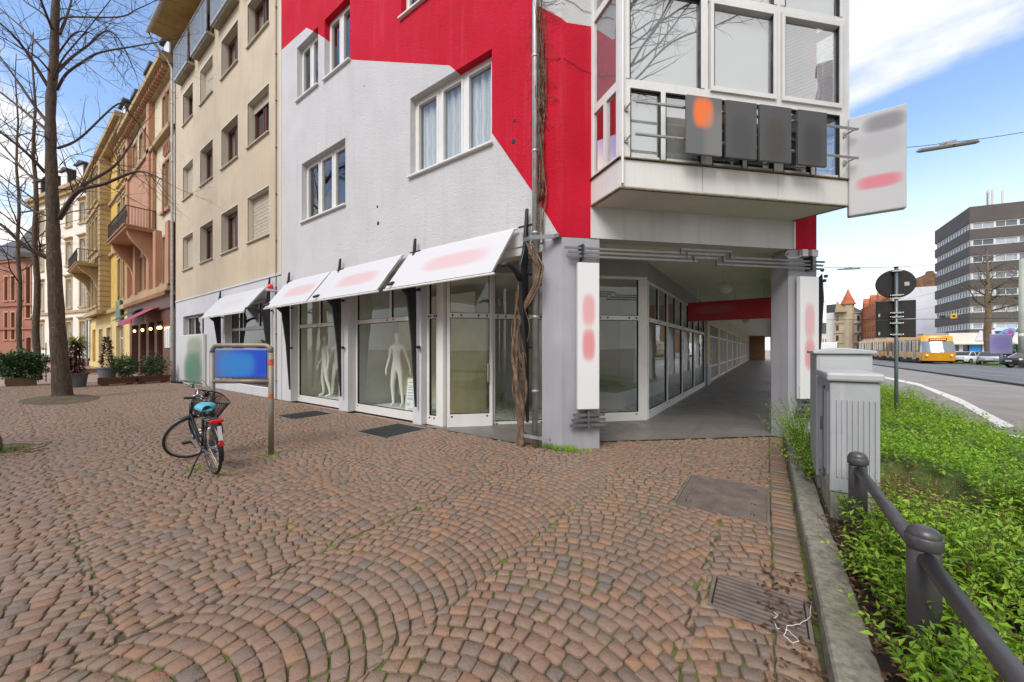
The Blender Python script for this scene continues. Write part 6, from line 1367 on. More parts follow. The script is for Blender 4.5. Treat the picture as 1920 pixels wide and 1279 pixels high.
# green shrub between pillar and cabinet
gs = thing('green_shrub', 'small leafy green shrub squeezed between the pillar and the grey cabinet', 'shrub', (0.42, 6.5, 0.05)); m_ = 130; bs = np.stack([rng.normal(0.44,0.05,m_), rng.uniform(5.3,7.6,m_), np.full(m_,0.1)],1)
V, F, C, st = sprigs(bs, unit(np.stack([rng.normal(-0.18,0.28,m_),rng.normal(0,0.4,m_),np.ones(m_)],1)), rng.uniform(0.35,0.95,m_)*np.clip((bs[:,1]-4.6)/2,0.5,1), 0.05, 0.02, 0.42); o = npmesh('leaves', V, F, m_leaf, C); o.parent = gs; o.matrix_parent_inverse = WMI[gs.name]; obj('branches', stem_mb(st, 0.003), m_stem, gs)
# fallen leaves, moss, grass
n = 1390; p0 = np.stack([np.concatenate([rng.uniform(0.42,0.80,1100), rng.uniform(-0.05,0.25,160), rng.normal(-10.0,0.25,130)]), np.concatenate([rng.uniform(0.9,4.3,1100), rng.uniform(1.7,3.4,160), rng.normal(0.20,0.15,130)]), np.concatenate([rng.uniform(0.112,0.135,1100), np.full(160,0.008), np.full(130,0.01)])], 1); D = unit(np.stack([rng.normal(0,1,n), rng.normal(0,1,n), rng.uniform(0,0.5,n)], 1))
V, F, C = leafset(p0, D, rng.uniform(0.02,0.055,n), rng.uniform(0.014,0.034,n), np.tile([0,0,1.0],(n,1))+rng.normal(0,0.35,(n,3)), 0.3); tag(npmesh('dry_leaves', V, F, m_dry, C), 'fallen brown leaves along the kerb and bed edge', 'leaves', kind='stuff')
def tuft(bx, by, n, sx, sy, h): 
    p = np.stack([rng.normal(bx,sx,n), rng.normal(by,sy,n), np.full(n,-0.01)],1); return leafset(p, unit(np.stack([rng.normal(0,0.45,n),rng.normal(0,0.45,n),np.ones(n)],1)), h*rng.uniform(0.5,1.2,n), np.full(n,0.007), None, 0.1, 0.25)
Vs, Fs, Cs = [], [], []; off = 0
for a in ((-2.82,5.33,620,0.20,0.05,0.13),(-2.35,5.55,60,0.10,0.05,0.06),(-6.35,2.44,130,0.10,0.07,0.05),(-6.45,1.55,80,0.06,0.04,0.06),(-5.9,1.75,30,0.05,0.04,0.04)) + tuple((rng.uniform(-1.2,0.15), rng.uniform(2.5,5.8), 7, 0.02, 0.05, 0.022) for _ in range(26)) + tuple((rng.uniform(-4.5,-0.3), rng.uniform(0.9,4.5), 6, 0.02, 0.02, 0.02) for _ in range(40)):
    V, F, C = tuft(*a); Vs.append(V); Fs.append(F+off); Cs.append(C); off += len(V)
tag(npmesh('grass', np.concatenate(Vs), np.concatenate(Fs), m_leaf, np.concatenate(Cs)), 'grass and weeds sprouting from the paving joints', 'grass', kind='stuff')
# leaf ball for tubs
def bush(name, par, c, r, n, size, mat, shell=0.55):
    u = unit(rng.normal(0,1,(n,3))); k = rng.uniform(shell,1.0,n)[:,None]**0.8*(1+0.22*np.sin(u[:,0:1]*7+c[0])+0.18*np.sin(u[:,2:3]*9+u[:,1:2]*6)); p = np.array(c)+u*k*np.array(r); V, F, C = leafset(p, unit(u+rng.normal(0,0.6,(n,3))), size*rng.uniform(0.6,1.2,n), size*0.5*rng.uniform(0.7,1.2,n)); o = npmesh(name, V, F, mat, C); o.parent = par; o.matrix_parent_inverse = WMI[par.name]; return o
m_pot = M('grey_plastic_tub', (0.10,0.11,0.125), 0.55, 0.1, 4); m_trough = M('brown_wood_trough', (0.115,0.045,0.022), 0.75, 0.25, 5, 0.3, 40, streak=0.3); m_crate = M('old_wood_crate', (0.16,0.12,0.07), 0.85, 0.3, 6, 0.4, 30)
def tub(loc, r, h, par):
    b = MB(); b.lathe([(r*0.78,0),(r*0.95,h*0.9),(r*1.06,h*0.9),(r*1.06,h),(r*0.9,h),(r*0.88,h*0.93)], (loc[0],loc[1],0), 20); obj('tub', b, m_pot, par)
q = P(40, 723, 16.6); t = thing('potted_shrub', 'glossy dark green shrub in a wooden crate at the far left', 'potted plant', (q.x, q.y, 0)); bush('foliage', t, (q.x,q.y,0.95), (0.78,0.78,0.62), 3600, 0.13, m_leafd, 0.3)
b = MB(); b.box(q.x-0.42,q.x+0.42,q.y-0.42,q.y+0.42,0,0.38); b.box(q.x-0.45,q.x+0.45,q.y-0.45,q.y-0.42,0.1,0.36); obj('crate', b, m_crate, t)
q = P(141, 725, 15.9); t = thing('potted_palm', 'brown withered palm with a yellow top in a round grey tub', 'potted plant', (q.x, q.y, 0)); tub((q.x,q.y), 0.40, 0.62, t)
n = 420; th = rng.uniform(0,6.28,n); zz = rng.uniform(0.6,1.9,n); p0 = np.stack([q.x+(zz-0.6)*0.18+0.05*np.cos(th), q.y+0.05*np.sin(th), zz],1); V, F, C = leafset(p0, unit(np.stack([np.cos(th),np.sin(th),rng.uniform(-0.5,0.7,n)],1)), rng.uniform(0.25,0.55,n), rng.uniform(0.03,0.07,n), np.tile([0,0,1.0],(n,1)), 0.2, 0.5); o = npmesh('withered_leaves', V, F, m_leafr, C); o.parent = t; o.matrix_parent_inverse = WMI[t.name]
n = 130; th = rng.uniform(0,6.28,n); p0 = np.stack([q.x+0.35+0.03*np.cos(th), q.y+0.03*np.sin(th), rng.uniform(1.8,2.1,n)],1); V, F, C = leafset(p0, unit(np.stack([np.cos(th)+0.4,np.sin(th),rng.uniform(0.0,1.4,n)],1)), rng.uniform(0.3,0.7,n), rng.uniform(0.03,0.05,n), np.tile([0,0,1.0],(n,1)), 0.2, 0.6); o = npmesh('fresh_leaves', V, F, m_leafy, C); o.parent = t; o.matrix_parent_inverse = WMI[t.name]
b = MB(); b.tube([(q.x,q.y,0.5),(q.x+0.12,q.y,1.3),(q.x+0.35,q.y,1.95)], 0.05, 7); obj('stem', b, m_stem, t)
q = P(201, 708, 21.2); t = thing('potted_cone', 'slim dark red conical plant in a grey tub before the yellow house', 'potted plant', (q.x, q.y, 0)); tub((q.x,q.y), 0.42, 0.6, t)
n = 500; th = rng.uniform(0,6.28,n); zz = rng.uniform(0.6,2.35,n); rr2 = 0.30*(1-(zz-0.6)/1.9); p0 = np.stack([q.x+rr2*np.cos(th)*0.6,q.y+rr2*np.sin(th)*0.6,zz],1); V, F, C = leafset(p0, unit(np.stack([np.cos(th),np.sin(th),rng.uniform(-0.3,0.9,n)],1)), rng.uniform(0.12,0.28,n), rng.uniform(0.04,0.07,n)); o = npmesh('leaves', V, F, m_leafr, C); o.parent = t; o.matrix_parent_inverse = WMI[t.name]
def trough(c, ang, L, lab, bushes, mat):
    t = thing('planter_trough', lab, 'planter', (c.x, c.y, 0), ang, 'wooden planter troughs'); b = MB(); b.box(-L/2,L/2,-0.22,0.22,0.06,0.36); b.box(-L/2-0.03,L/2+0.03,-0.26,-0.22,0.28,0.38); b.box(-L/2+0.1,-L/2+0.25,-0.2,0.2,0,0.06); b.box(L/2-0.25,L/2-0.1,-0.2,0.2,0,0.06); obj('box', b, m_trough, t, local=True)
    for u, r, h in bushes:
        w = Vector((c.x+math.cos(ang)*u, c.y+math.sin(ang)*u, 0.36+h*0.75)); bush('foliage', t, tuple(w), (r,r,h), int(1500*r/0.5), 0.10, mat, 0.25)
a0, a1 = Vector((-24.7,2.55,0)), Vector((-24.95,4.95,0)); ang = math.atan2((a1-a0).y, (a1-a0).x)
trough(a0.lerp(a1,0.25), ang, 1.15, 'left wooden trough of the pair with a loose green shrub', [(0.30,0.50,0.58)], m_leafd); trough(a0.lerp(a1,0.76), ang, 1.15, 'wooden trough with a rounded shrub beside the downpipe', [(0.05,0.52,0.62)], m_leafd)
a0, a1 = P(150,704,24.5), P(240,700,24.5); a0.z = a1.z = 0; ang = math.atan2((a1-a0).y, (a1-a0).x); trough(a0.lerp(a1,0.5), ang, 3.1, 'long low wooden trough behind the red conical plant', [(0.9,0.40,0.45)], m_leafy)
q = P(5, 690, 22); t = thing('potted_shrub', 'yellow green bush at the very left edge', 'shrub', (q.x, q.y, 0)); bush('foliage', t, (q.x-0.2,q.y,0.7), (0.9,0.9,0.7), 2200, 0.10, m_leafy, 0.3)
b = MB(); b.tube([(q.x-0.2,q.y,0),(q.x-0.2,q.y,0.6)], 0.06, 6); obj('stem', b, m_stem, t)
# plant trellis beside the tree
q = P(79, 715, 18.6); t = thing('plant_stand', 'rusty iron plant stand beside the bare tree', 'stand', (q.x, q.y, 0)); b = MB()
for dx_, dy_ in ((-.12,-.12),(.12,-.12),(.12,.12),(-.12,.12)): b.tube([(q.x+dx_,q.y+dy_,0),(q.x+dx_,q.y+dy_,2.0)], 0.015, 5)
for z in np.arange(0.25,2.0,0.35): b.tube([(q.x+.12*math.cos(a)*1.4,q.y+.12*math.sin(a)*1.4,z+0.02*a) for a in np.linspace(0,6.28,13)], 0.012, 4)
obj('frame', b, m_iron, t)
# mossy boulder in its ring of setts, and the tree pit
b = MB(); 
me = bpy.data.meshes.new('tmp'); import bmesh
bm = bmesh.new(); bmesh.ops.create_icosphere(bm, subdivisions=4, radius=1)
from mathutils import noise as mno
for v in bm.verts: v.co *= 1+0.16*mno.noise(v.co*1.7)+0.05*mno.noise(v.co*5)
b.v = [(v.co.x*0.30-10.32, v.co.y*0.30-0.30, max(-0.03, v.co.z*0.42+0.12)) for v in bm.verts]; b.f = [tuple(v.index for v in f.verts) for f in bm.faces]; b.m = [0]*len(b.f); bm.free()
solo('boulder', b, M('mossy_stone', (0.10,0.095,0.06), 0.9, 0.4, 4, 0.8, 30, wear=0.5, grime=(0.06,0.085,0.015)), 'rounded mossy boulder at the left edge of the plaza', 'boulder', smooth=True)
b = MB()
for rr_, w_, n in ((0.52,0.10,30),(0.66,0.12,36)):
    for k in range(n):
        a = 2*math.pi*k/n; da = math.pi/n*0.93; z = random.uniform(-0.002,0.006); b.slab([((-10.35)+math.cos(q)*ra, -0.15+math.sin(q)*ra, z-0.06) for ra, q in ((rr_,a-da),(rr_+w_,a-da),(rr_+w_,a+da),(rr_,a+da))], (0,0,0.06))
o = struct('stone_ring', b, m_sett)
b = MB(); ring0 = None
rings = []
for r, z in ((1.0,-0.01),(0.8,0.02),(0.55,0.05),(0.3,0.09),(0.05,0.12)): rings.append([b.p((-19.2+1.9*r*math.cos(a)*(1+0.06*math.sin(3*a)), 1.2+0.85*r*math.sin(a)*(1+0.06*math.cos(2*a)), z+random.uniform(-.01,.01))) for a in np.linspace(0,6.283,25)[:-1]])
for A, B in zip(rings, rings[1:]):
    for j in range(24): b.fi((A[j],A[(j+1)%24],B[(j+1)%24],B[j]))
struct('tree_pit', b, M('tree_pit_earth', (0.11,0.085,0.05), 0.95, 0.4, 5, 0.8, 40, bdist=0.03, wear=0.5, grime=(0.09,0.11,0.03)))

# ------------------------------------------------------------------ road side: sign post, tram, cars, far buildings
m_signback = M('matt_black_sign_back', (0.018,0.017,0.016), 0.6, 0.15, 5); m_pole = M('grey_steel_pole', (0.20,0.24,0.255), 0.4, 0.12, 4, metal=0.5)
sp = thing('traffic_sign', 'grey post with the dark backs of one round and two rectangular signs', 'sign', (2.05, 10.0, 0)); 
b = MB(); b.tube([(2.05,10.0,0),(2.05,10.0,3.24)], 0.028, 14); b.lathe([(0.04,3.235),(0.04,3.25),(0.01,3.262)], (2.05,10,0), 12); obj('post', b, m_pole, sp, smooth=True)
b = MB(); b.lathe([(0.275,0.0),(0.282,0.006),(0.282,0.016),(0.276,0.02)], (2.05,10.05,2.93), 40, 'y'); rs = obj('round_sign', b, m_signback, sp)
b = MB(); b.box(2.17,2.235,10.042,10.049,2.88,2.95); b.box(2.185,2.20,10.04,10.042,2.9,2.93); obj('sticker', b, M('pale_sticker', (0.62,0.55,0.52), 0.6, 0.3, 40), rs)
for z0, z1 in ((2.245,2.60),(1.885,2.235)):
    b = MB(); b.box(1.775,2.325,10.05,10.066,z0,z1); pl = obj('plate', b, m_signback, sp, bevel=0.012)
    b = MB(); b.box(1.81,1.835,10.043,10.049,z0+0.05,z0+0.11); obj('sticker', b, M('pale_sticker', (0.6,0.58,0.55), 0.6, 0.3, 40), pl)
b = MB()
for z in (2.64,2.70,2.36,2.28,2.16,1.94,3.17): b.box(1.985,2.115,9.955,10.049,z-0.014,z+0.014); b.tube([(1.975,9.96,z),(1.96,9.96,z)], 0.01, 6); b.tube([(2.125,9.96,z),(2.14,9.96,z)], 0.01, 6)
obj('clamps', b, m_steel, sp)
# tram
m_ty = M('tram_yellow', (0.72,0.33,0.015), 0.3, 0.05, 1); m_tg = M('tram_grey', (0.30,0.30,0.30), 0.5, 0.1, 1); m_tdk = M('tram_underframe', (0.03,0.03,0.032), 0.7, 0.2, 2)
m_tglass = NT('tram_glass'); m_tglass = m_tglass.end(m_tglass.princ((0.035,0.040,0.042), 0.06, 0, None, **{'Specular IOR Level': 0.8}))
m_scr = NT('tram_windscreen'); m_scr = m_scr.end(m_scr.princ((0.20,0.22,0.235), 0.08, 0.3, None, **{'Specular IOR Level': 0.9}))
tm = thing('tram', 'yellow articulated tram with grey roof equipment coming along the street', 'tram', (16.2, 62, 0)); x0, x1 = 14.9, 17.5
secs = [(63.2,71.5),(72.1,79.0),(79.6,86.5),(87.1,98.0)]
b = MB()
for a, c in secs: b.box(x0, x1, a, c, 0.62, 1.36)
obj('lower_body', b, m_ty, tm, bevel=0.03)
b = MB()
for a, c in secs: b.box(x0+0.02, x1-0.02, a, c, 1.36, 2.78)
obj('window_band', b, m_tglass, tm)
b = MB()
for a, c in secs: b.box(x0, x1, a, c, 2.78, 3.12); b.box(x0+0.2, x1-0.2, a, c, 3.12, 3.3)
obj('roof', b, m_ty, tm, bevel=0.05)
for a, c in secs:
    for k in np.arange(a+0.6, c-1.5, 2.6): b = MB(); b.box(x0+0.4, x1-0.4, k, k+1.9, 3.3, 3.62); obj('roof_equipment', b, m_tg, tm, bevel=0.05)
b = MB()
for (a, c), (d, e) in zip(secs, secs[1:]): b.box(x0+0.12, x1-0.12, c, d, 0.6, 3.1)
obj('gangway', b, m_tdk, tm)
b = MB()
for a, c in secs: b.box(x0+0.1, x1-0.1, a, c, 0.14, 0.62)
obj('skirt', b, m_tdk, tm)
for a, c in secs:
    for k in (a+1.4, (a+c)/2+0.8): b = MB(); b.box(x0-0.012, x0+0.03, k, k+1.25, 0.45, 2.72); d_ = obj('door', b, m_ty, tm); b = MB(); b.box(x0-0.02, x0-0.013, k+0.1, k+0.58, 0.75, 2.6); b.box(x0-0.02, x0-0.013, k+0.67, k+1.15, 0.75, 2.6); obj('pane', b, m_tglass, d_)
    b = MB()
    for k in np.arange(a+0.3, c, 1.35): b.box(x0-0.01, x0+0.02, k, k+0.10, 1.37, 2.77)
    obj('window_post', b, m_tdk, tm)
nose = [(0,0.45,62.25),(0,1.30,62.0),(0,1.36,62.02),(0,2.55,62.65),(0,3.02,62.95)]
def nose_sec(ya, za, yb, zb, in_a, in_b):
    b = MB(); n = 8; A, B = [], []
    for i in range(n+1):
        t = -1+2*i/n; bulge = 0.28*(t*t)
        A.append(b.p((16.2+1.3*t*(1-in_a), ya+bulge, za))); B.append(b.p((16.2+1.3*t*(1-in_b), yb+bulge, zb)))
    for i in range(n): b.fi((A[i],A[i+1],B[i+1],B[i]))
    bk_ = [b.p((x0,63.25,za)), b.p((x1,63.25,za)), b.p((x1,63.25,zb)), b.p((x0,63.25,zb))]
    b.fi((bk_[0],A[0],B[0],bk_[3])); b.fi((A[-1],bk_[1],bk_[2],B[-1])); b.fi(B+[bk_[2],bk_[3]]); return b
obj('nose', nose_sec(62.2,0.35,62.0,1.32,0.02,0.0), m_ty, tm, smooth=False); obj('windscreen', nose_sec(62.02,1.325,62.62,2.62,0.0,0.03), m_scr, tm); obj('front_roof', nose_sec(62.63,2.625,62.9,3.2,0.03,0.06), m_ty, tm)
b = MB(); b.box(15.5,16.9,62.56,62.62,2.68,2.98); dd_ = obj('destination_display', b, m_tdk, tm)
b = MB(); 
for i in range(9): b.box(15.58+i*0.14,15.68+i*0.14,62.55,62.558,2.75,2.9)
e_ = NT('orange_display'); obj('display_text', b, e_.end(e_.n('ShaderNodeEmission', {0: (1,0.35,0.05,1), 1: 1.2}).outputs[0]), dd_)
for x in (15.25,17.15):
    b = MB(); b.lathe([(0.11,-0.02),(0.12,0.0),(0.12,0.08)], (x,62.12,0.98), 12, 'y'); obj('headlight', b, M('lamp_glass', (0.75,0.73,0.66), 0.15, 0.03), tm)
# cars (x forward)
m_tint = NT('car_glass'); m_tint = m_tint.end(m_tint.princ((0.025,0.028,0.030), 0.05, 0, None, **{'Specular IOR Level': 0.8}))
def carpaint(name, c, metal=0.0): a = NT(name); return a.end(a.princ(c, 0.3, metal, None, **{'Coat Weight': 0.8, 'Coat Roughness': 0.05}))
m_silver = carpaint('silver_car_paint', (0.42,0.44,0.46), 0.4); m_whitec = carpaint('white_car_paint', (0.72,0.72,0.71)); m_blackc = carpaint('black_car_paint', (0.012,0.012,0.014))
m_redl = M('red_tail_lamp', (0.45,0.01,0.01), 0.2, 0.05)
def loft(b, secs, close=True):
    rows = [[b.p(q) for q in s] for s in secs]
    for A, B in zip(rows, rows[1:]):
        for j in range(len(A)-1): b.fi((A[j], B[j], B[j+1], A[j+1]))
    b.fi(rows[0]); b.fi(rows[-1][::-1])
def car(lab, paint, loc, rz, estate=False, group='cars parked beyond the tram lane'):
    t = thing('parked_car', lab, 'car', loc, rz, group); b = MB()
    st = [(-2.2,0.62,0.42,0.86),(-2.12,0.76,0.30,0.94),(-1.7,0.86,0.24,0.97),(-0.9,0.88,0.22,0.97),(0.2,0.88,0.22,0.95),(1.0,0.87,0.22,0.90),(1.7,0.83,0.24,0.80),(2.05,0.74,0.30,0.70),(2.2,0.58,0.40,0.60)]
    loft(b, [[(x,-w*0.92,z0),(x,-w,z0+0.14),(x,-w,(z0+z1)/2),(x,-w*0.95,z1-0.06),(x,-w*0.82,z1),(x,w*0.82,z1),(x,w*0.95,z1-0.06),(x,w,(z0+z1)/2),(x,w,z0+0.14),(x,w*0.92,z0)] for x, w, z0, z1 in st])
    body = obj('body', b, paint, t, smooth=True, local=True, bevel=0.0); b = MB()
    tail = -2.0 if estate else -1.55
    gs_ = [(tail,0.78,0.93,0.96),(tail+0.35 if estate else -0.95,0.66,0.93,1.38),(-0.3,0.66,0.93,1.44),(0.25,0.65,0.93,1.41),(1.05,0.76,0.90,0.93)]
    loft(b, [[(x,-0.80,z0),(x,-w,z1-0.04),(x,-w*0.88,z1),(x,w*0.88,z1),(x,w,z1-0.04),(x,0.80,z0)] for x, w, z0, z1 in gs_]); cab = obj('cabin_glass', b, m_tint, t, local=True)
    b = MB(); loft(b, [[(x,-w,z-0.02),(x,-w*0.9,z+0.012),(x,w*0.9,z+0.012),(x,w,z-0.02)] for x, w, z in ((tail+0.42 if estate else -0.95,0.66,1.375),(-0.3,0.67,1.44),(0.25,0.655,1.41))])
    for s in (-1, 1):
        for p, q in (((tail+0.05,s*0.79,0.95),(tail+0.42 if estate else -0.95,s*0.665,1.37)),((-0.35,s*0.80,0.94),(-0.33,s*0.67,1.42)),((1.03,s*0.77,0.93),(0.25,s*0.66,1.41))): b.tube([p, q], 0.035, 5)
    obj('roof', b, paint, t, local=True)
    for x in (-1.32, 1.32):
        for s in (-1, 1):
            b = MB(); b.lathe([(0.20,-0.10),(0.30,-0.105),(0.325,-0.07),(0.325,0.07),(0.30,0.105),(0.20,0.10)], (x,s*0.79,0.325), 20, 'y'); wl_ = obj('wheel', b, m_rub, t, local=True); b = MB(); b.lathe([(0.05,-0.115),(0.19,-0.108),(0.20,-0.09),(0.20,0.09),(0.19,0.108),(0.05,0.115)], (x,s*0.79,0.325), 14, 'y'); obj('rim', b, m_steel, wl_, local=True)
    for s in (-1, 1):
        b = MB(); b.box(-2.17,-1.98,s*0.56-0.14,s*0.56+0.17 if s > 0 else s*0.56+0.14,0.70,0.86); obj('tail_lamp', b, m_redl, t, bevel=0.02, local=True)
        b = MB(); b.box(1.98,2.12,s*0.52-0.14,s*0.52+0.14,0.54,0.66); obj('headlight', b, m_globe, t, bevel=0.02, local=True)
        b = MB(); b.box(0.55,0.75,s*0.93-0.07,s*0.93+0.07,0.92,1.05); obj('mirror', b, paint, t, bevel=0.02, local=True)
    b = MB(); b.box(-2.235,-2.10,-0.7,0.7,0.36,0.50); obj('bumper', b, m_rub, t, bevel=0.03, local=True); b = MB(); b.box(2.08,2.225,-0.66,0.66,0.32,0.44); obj('bumper', b, m_rub, t, bevel=0.03, local=True)
    b = MB(); b.box(-2.215,-2.20,-0.26,0.26,0.60,0.71); obj('number_plate', b, m_frame, t, local=True); return t
car('silver saloon car parked with its tail towards the road', m_silver, (20.2,63.1,-0.03), R(70)); car('white saloon car parked beside the silver one', m_whitec, (19.7,66.8,-0.03), R(48)); car('white estate car partly behind the nose of the tram', m_whitec, (21.0,73.5,-0.03), R(30), True)
car('black car entering at the right edge of the picture', m_blackc, (19.9,53.6,-0.03), R(25))
# dark office block
m_offb = M('dark_brown_cladding', (0.085,0.072,0.066), 0.75, 0.12, 0.4, streak=0.15); m_opane = NT('office_pane'); m_opane = m_opane.end(m_opane.princ(m_opane.mix(m_opane.n('ShaderNodeObjectInfo').outputs['Random'], (0.06,0.075,0.09), (0.42,0.46,0.50)), 0.1, 0, None)); m_offw = M('office_white_frame', (0.60,0.60,0.58), 0.5, 0.05)  # paler office panes carry the reflected sky in their base colour
ob = thing('office_block', 'dark brown seven storey office block with white framed window bands', 'building', (32.6, 109.9, 0))
oc = (32.6,109.9,0); FO1 = Matrix.Translation(oc) @ Matrix.Rotation(R(12), 4, 'Z'); FO2 = Matrix.Translation(oc) @ Matrix.Rotation(R(-90), 4, 'Z')
SB = [(25.25,26.6),(21.95,23.3),(18.65,20.1),(15.4,16.8),(12.1,13.5),(8.9,10.2),(5.65,6.9)]
b = MB(); LR_, LL_2 = 34.0, 18.0; e1 = Vector((math.cos(R(12)), math.sin(R(12)))); p0_ = Vector((32.6,109.9)); foot = [p0_, p0_+e1*LR_, p0_+e1*LR_+Vector((0,18)), p0_+Vector((0,LL_2))]
zs_ = [29.7]+[z for s in SB for z in (s[1], s[0])]+[4.6]
for z1, z0 in zip(zs_[::2], zs_[1::2]): b.prism([tuple(q) for q in foot], z0, z1)
obj('cladding', b, m_offb, ob)
cen_ = sum((Vector(q) for q in foot), Vector((0,0)))/4; inner = [q+(cen_-q).normalized()*2.4 for q in foot]
b = MB(); b.prism([tuple(q) for q in inner], 0.0, 29.0); obj('core', b, m_dark, ob)
for z0, z1 in SB:
    b = MB(FO1); b.box(0.25,LR_-0.2,0.22,0.5,z0,z0+0.16); b.box(0.25,LR_-0.2,0.22,0.5,z1-0.2,z1)
    k = 0.3; i = 0
    while k < LR_-1: b.box(k,k+0.34,0.24,0.5,z0+0.16,z1-0.2); k += 3.1; i += 1
    k = 1.9
    while k < LR_-1: b.box(k,k+0.10,0.30,0.48,z0+0.16,z1-0.2); k += 3.1
    b.M = FO2; b.box(-LL_2,-0.3,0.22,0.5,z0,z0+0.16); b.box(-LL_2,-0.3,0.22,0.5,z1-0.2,z1); k = -LL_2+0.4
    while k < -0.5: b.box(k,k+0.22,0.25,0.5,z0+0.16,z1-0.2); k += 1.35
    w = obj('window_band', b, m_offw, ob); k = 0.3; i = 0
    b = MB(FO2); b.box(-LL_2,-0.3,0.34,0.36,z0+0.16,z1-0.2); obj('pane', b, m_opane, w)
    while k < LR_-1: b = MB(FO1); b.box(k,k+3.1,0.34,0.36,z0+0.16,z1-0.2); obj('pane', b, m_opane, w); k += 3.1
b = MB(FO1); b.box(-6,LR_,-6.0,0.8,2.9,4.75); b.box(-6.3,LR_,-6.8,-6.0,2.6,2.9); lw = obj('shop_wing', b, m_white2, ob)
b = MB(FO1); b.box(-5.8,LR_,-5.6,0.5,0,2.6); obj('pane', b, m_pane, lw)
b = MB(FO1)
for k in (-4.5,-1.5,2.2,6.0,9.5): b.box(k,k+0.5,-5.75,-5.6,0,2.6)
obj('shop_pier', b, m_offw, lw)
for k, c, w_ in ((-3.2,(0.02,0.25,0.62),1.5),(-1.0,(0.4,0.03,0.16),0.7),(0.5,(0.55,0.6,0.62),1.2)): b = MB(FO1); b.box(k,k+w_,-5.85,-5.77,1.3,2.5); obj('shop_sign', b, M('shop_sign_colour', c, 0.5, 0.1), lw)
b = MB(FO1); b.box(8.5,8.54,3,3.04,29.7,30)
m_ban = NT('banner_print'); co_ = m_ban.co(); v_ = m_ban.n('ShaderNodeTexVoronoi', {'Vector': co_, 'Scale': 1.5}); rp = m_ban.n('ShaderNodeValToRGB', {0: m_ban.n('ShaderNodeSeparateColor', {0: v_.outputs['Color']}).outputs[0]}); rp.color_ramp.interpolation = 'CONSTANT'; e = rp.color_ramp.elements; e[0].color = (0.6,0.6,0.62,1); e[1].position = 0.86; e[1].color = (0.03,0.03,0.05,1)
for p, c in ((0.35,(0.45,0.03,0.16,1)),(0.47,(0.62,0.60,0.62,1)),(0.62,(0.05,0.32,0.62,1)),(0.74,(0.58,0.55,0.6,1))): q = e.new(p); q.color = c
m_ban = m_ban.end(m_ban.princ(rp.outputs[0], 0.6))
s_ = thing('street_banner', 'colourful graffiti style banner above the shops of the office block', 'banner', (34, 103.8, 4.6)); b = MB(FO1); b.slab([(-2.6,-6.2,3.3),(1.9,-6.2,3.3),(2.6,-6.2,5.4),(0.4,-6.2,5.7),(-2.0,-6.2,5.1)], (0,0.15,0)); obj('panel', b, m_ban, s_)
b = MB(FO1)
for k in (-1.8,0,1.5): b.box(k,k+0.1,-6.04,-6.0,3.4,5.0)
obj('strut', b, m_bar, s_)
for q, k in ((P(1856,372,76),0),(P(1879,366,76),1)):
    b = MB(); b.tube([(q.x,q.y,29.5),(q.x,q.y,35.4-k*0.4)], 0.12, 6)
    for a in ((0,2.1,4.2) if not k else (1.0,)): b.box(q.x+0.4*math.cos(a)-0.14,q.x+0.4*math.cos(a)+0.14,q.y+0.4*math.sin(a)-0.14,q.y+0.4*math.sin(a)+0.14,32.0,35.2)
    b.box(q.x-0.4,q.x+0.4,q.y-0.05,q.y+0.05,31.3,31.5); solo('antenna', b, m_offw, ('cluster of white mobile antennas on the office roof', 'slim white antenna mast on the office roof')[k], 'antenna')
# blank white gable with brick top
bw = thing('blank_gable_house', 'house with a blank white gable wall and a brown brick top behind the tram', 'building', (34, 152, 0)); q0, q1 = P(1673,650,106), P(1772,650,104)
e2 = Vector((q1.x-q0.x, q1.y-q0.y)); FG = Matrix.Translation((q0.x,q0.y-0.3,0)); Lg = 10.6
b = MB(FG); b.box(0,Lg,0,1.0,0,19.4); obj('wall', b, M('white_gable_paint', (0.68,0.68,0.70), 0.8, 0.04, 0.3, streak=0.08), bw)
b = MB(FG); b.slab([(2,0.3,19.4),(Lg,0.3,19.4),(Lg,0.3,22.6),(8.4,0.3,23.0),(8.1,0.3,23.8),(7.0,0.3,23.8),(6.8,0.3,23.0),(2,0.3,20.8)], (0,1.5,0)); obj('brick_top', b, M('brown_brick', (0.19,0.105,0.055), 0.9, 0.35, 0.9, streak=0.3), bw)
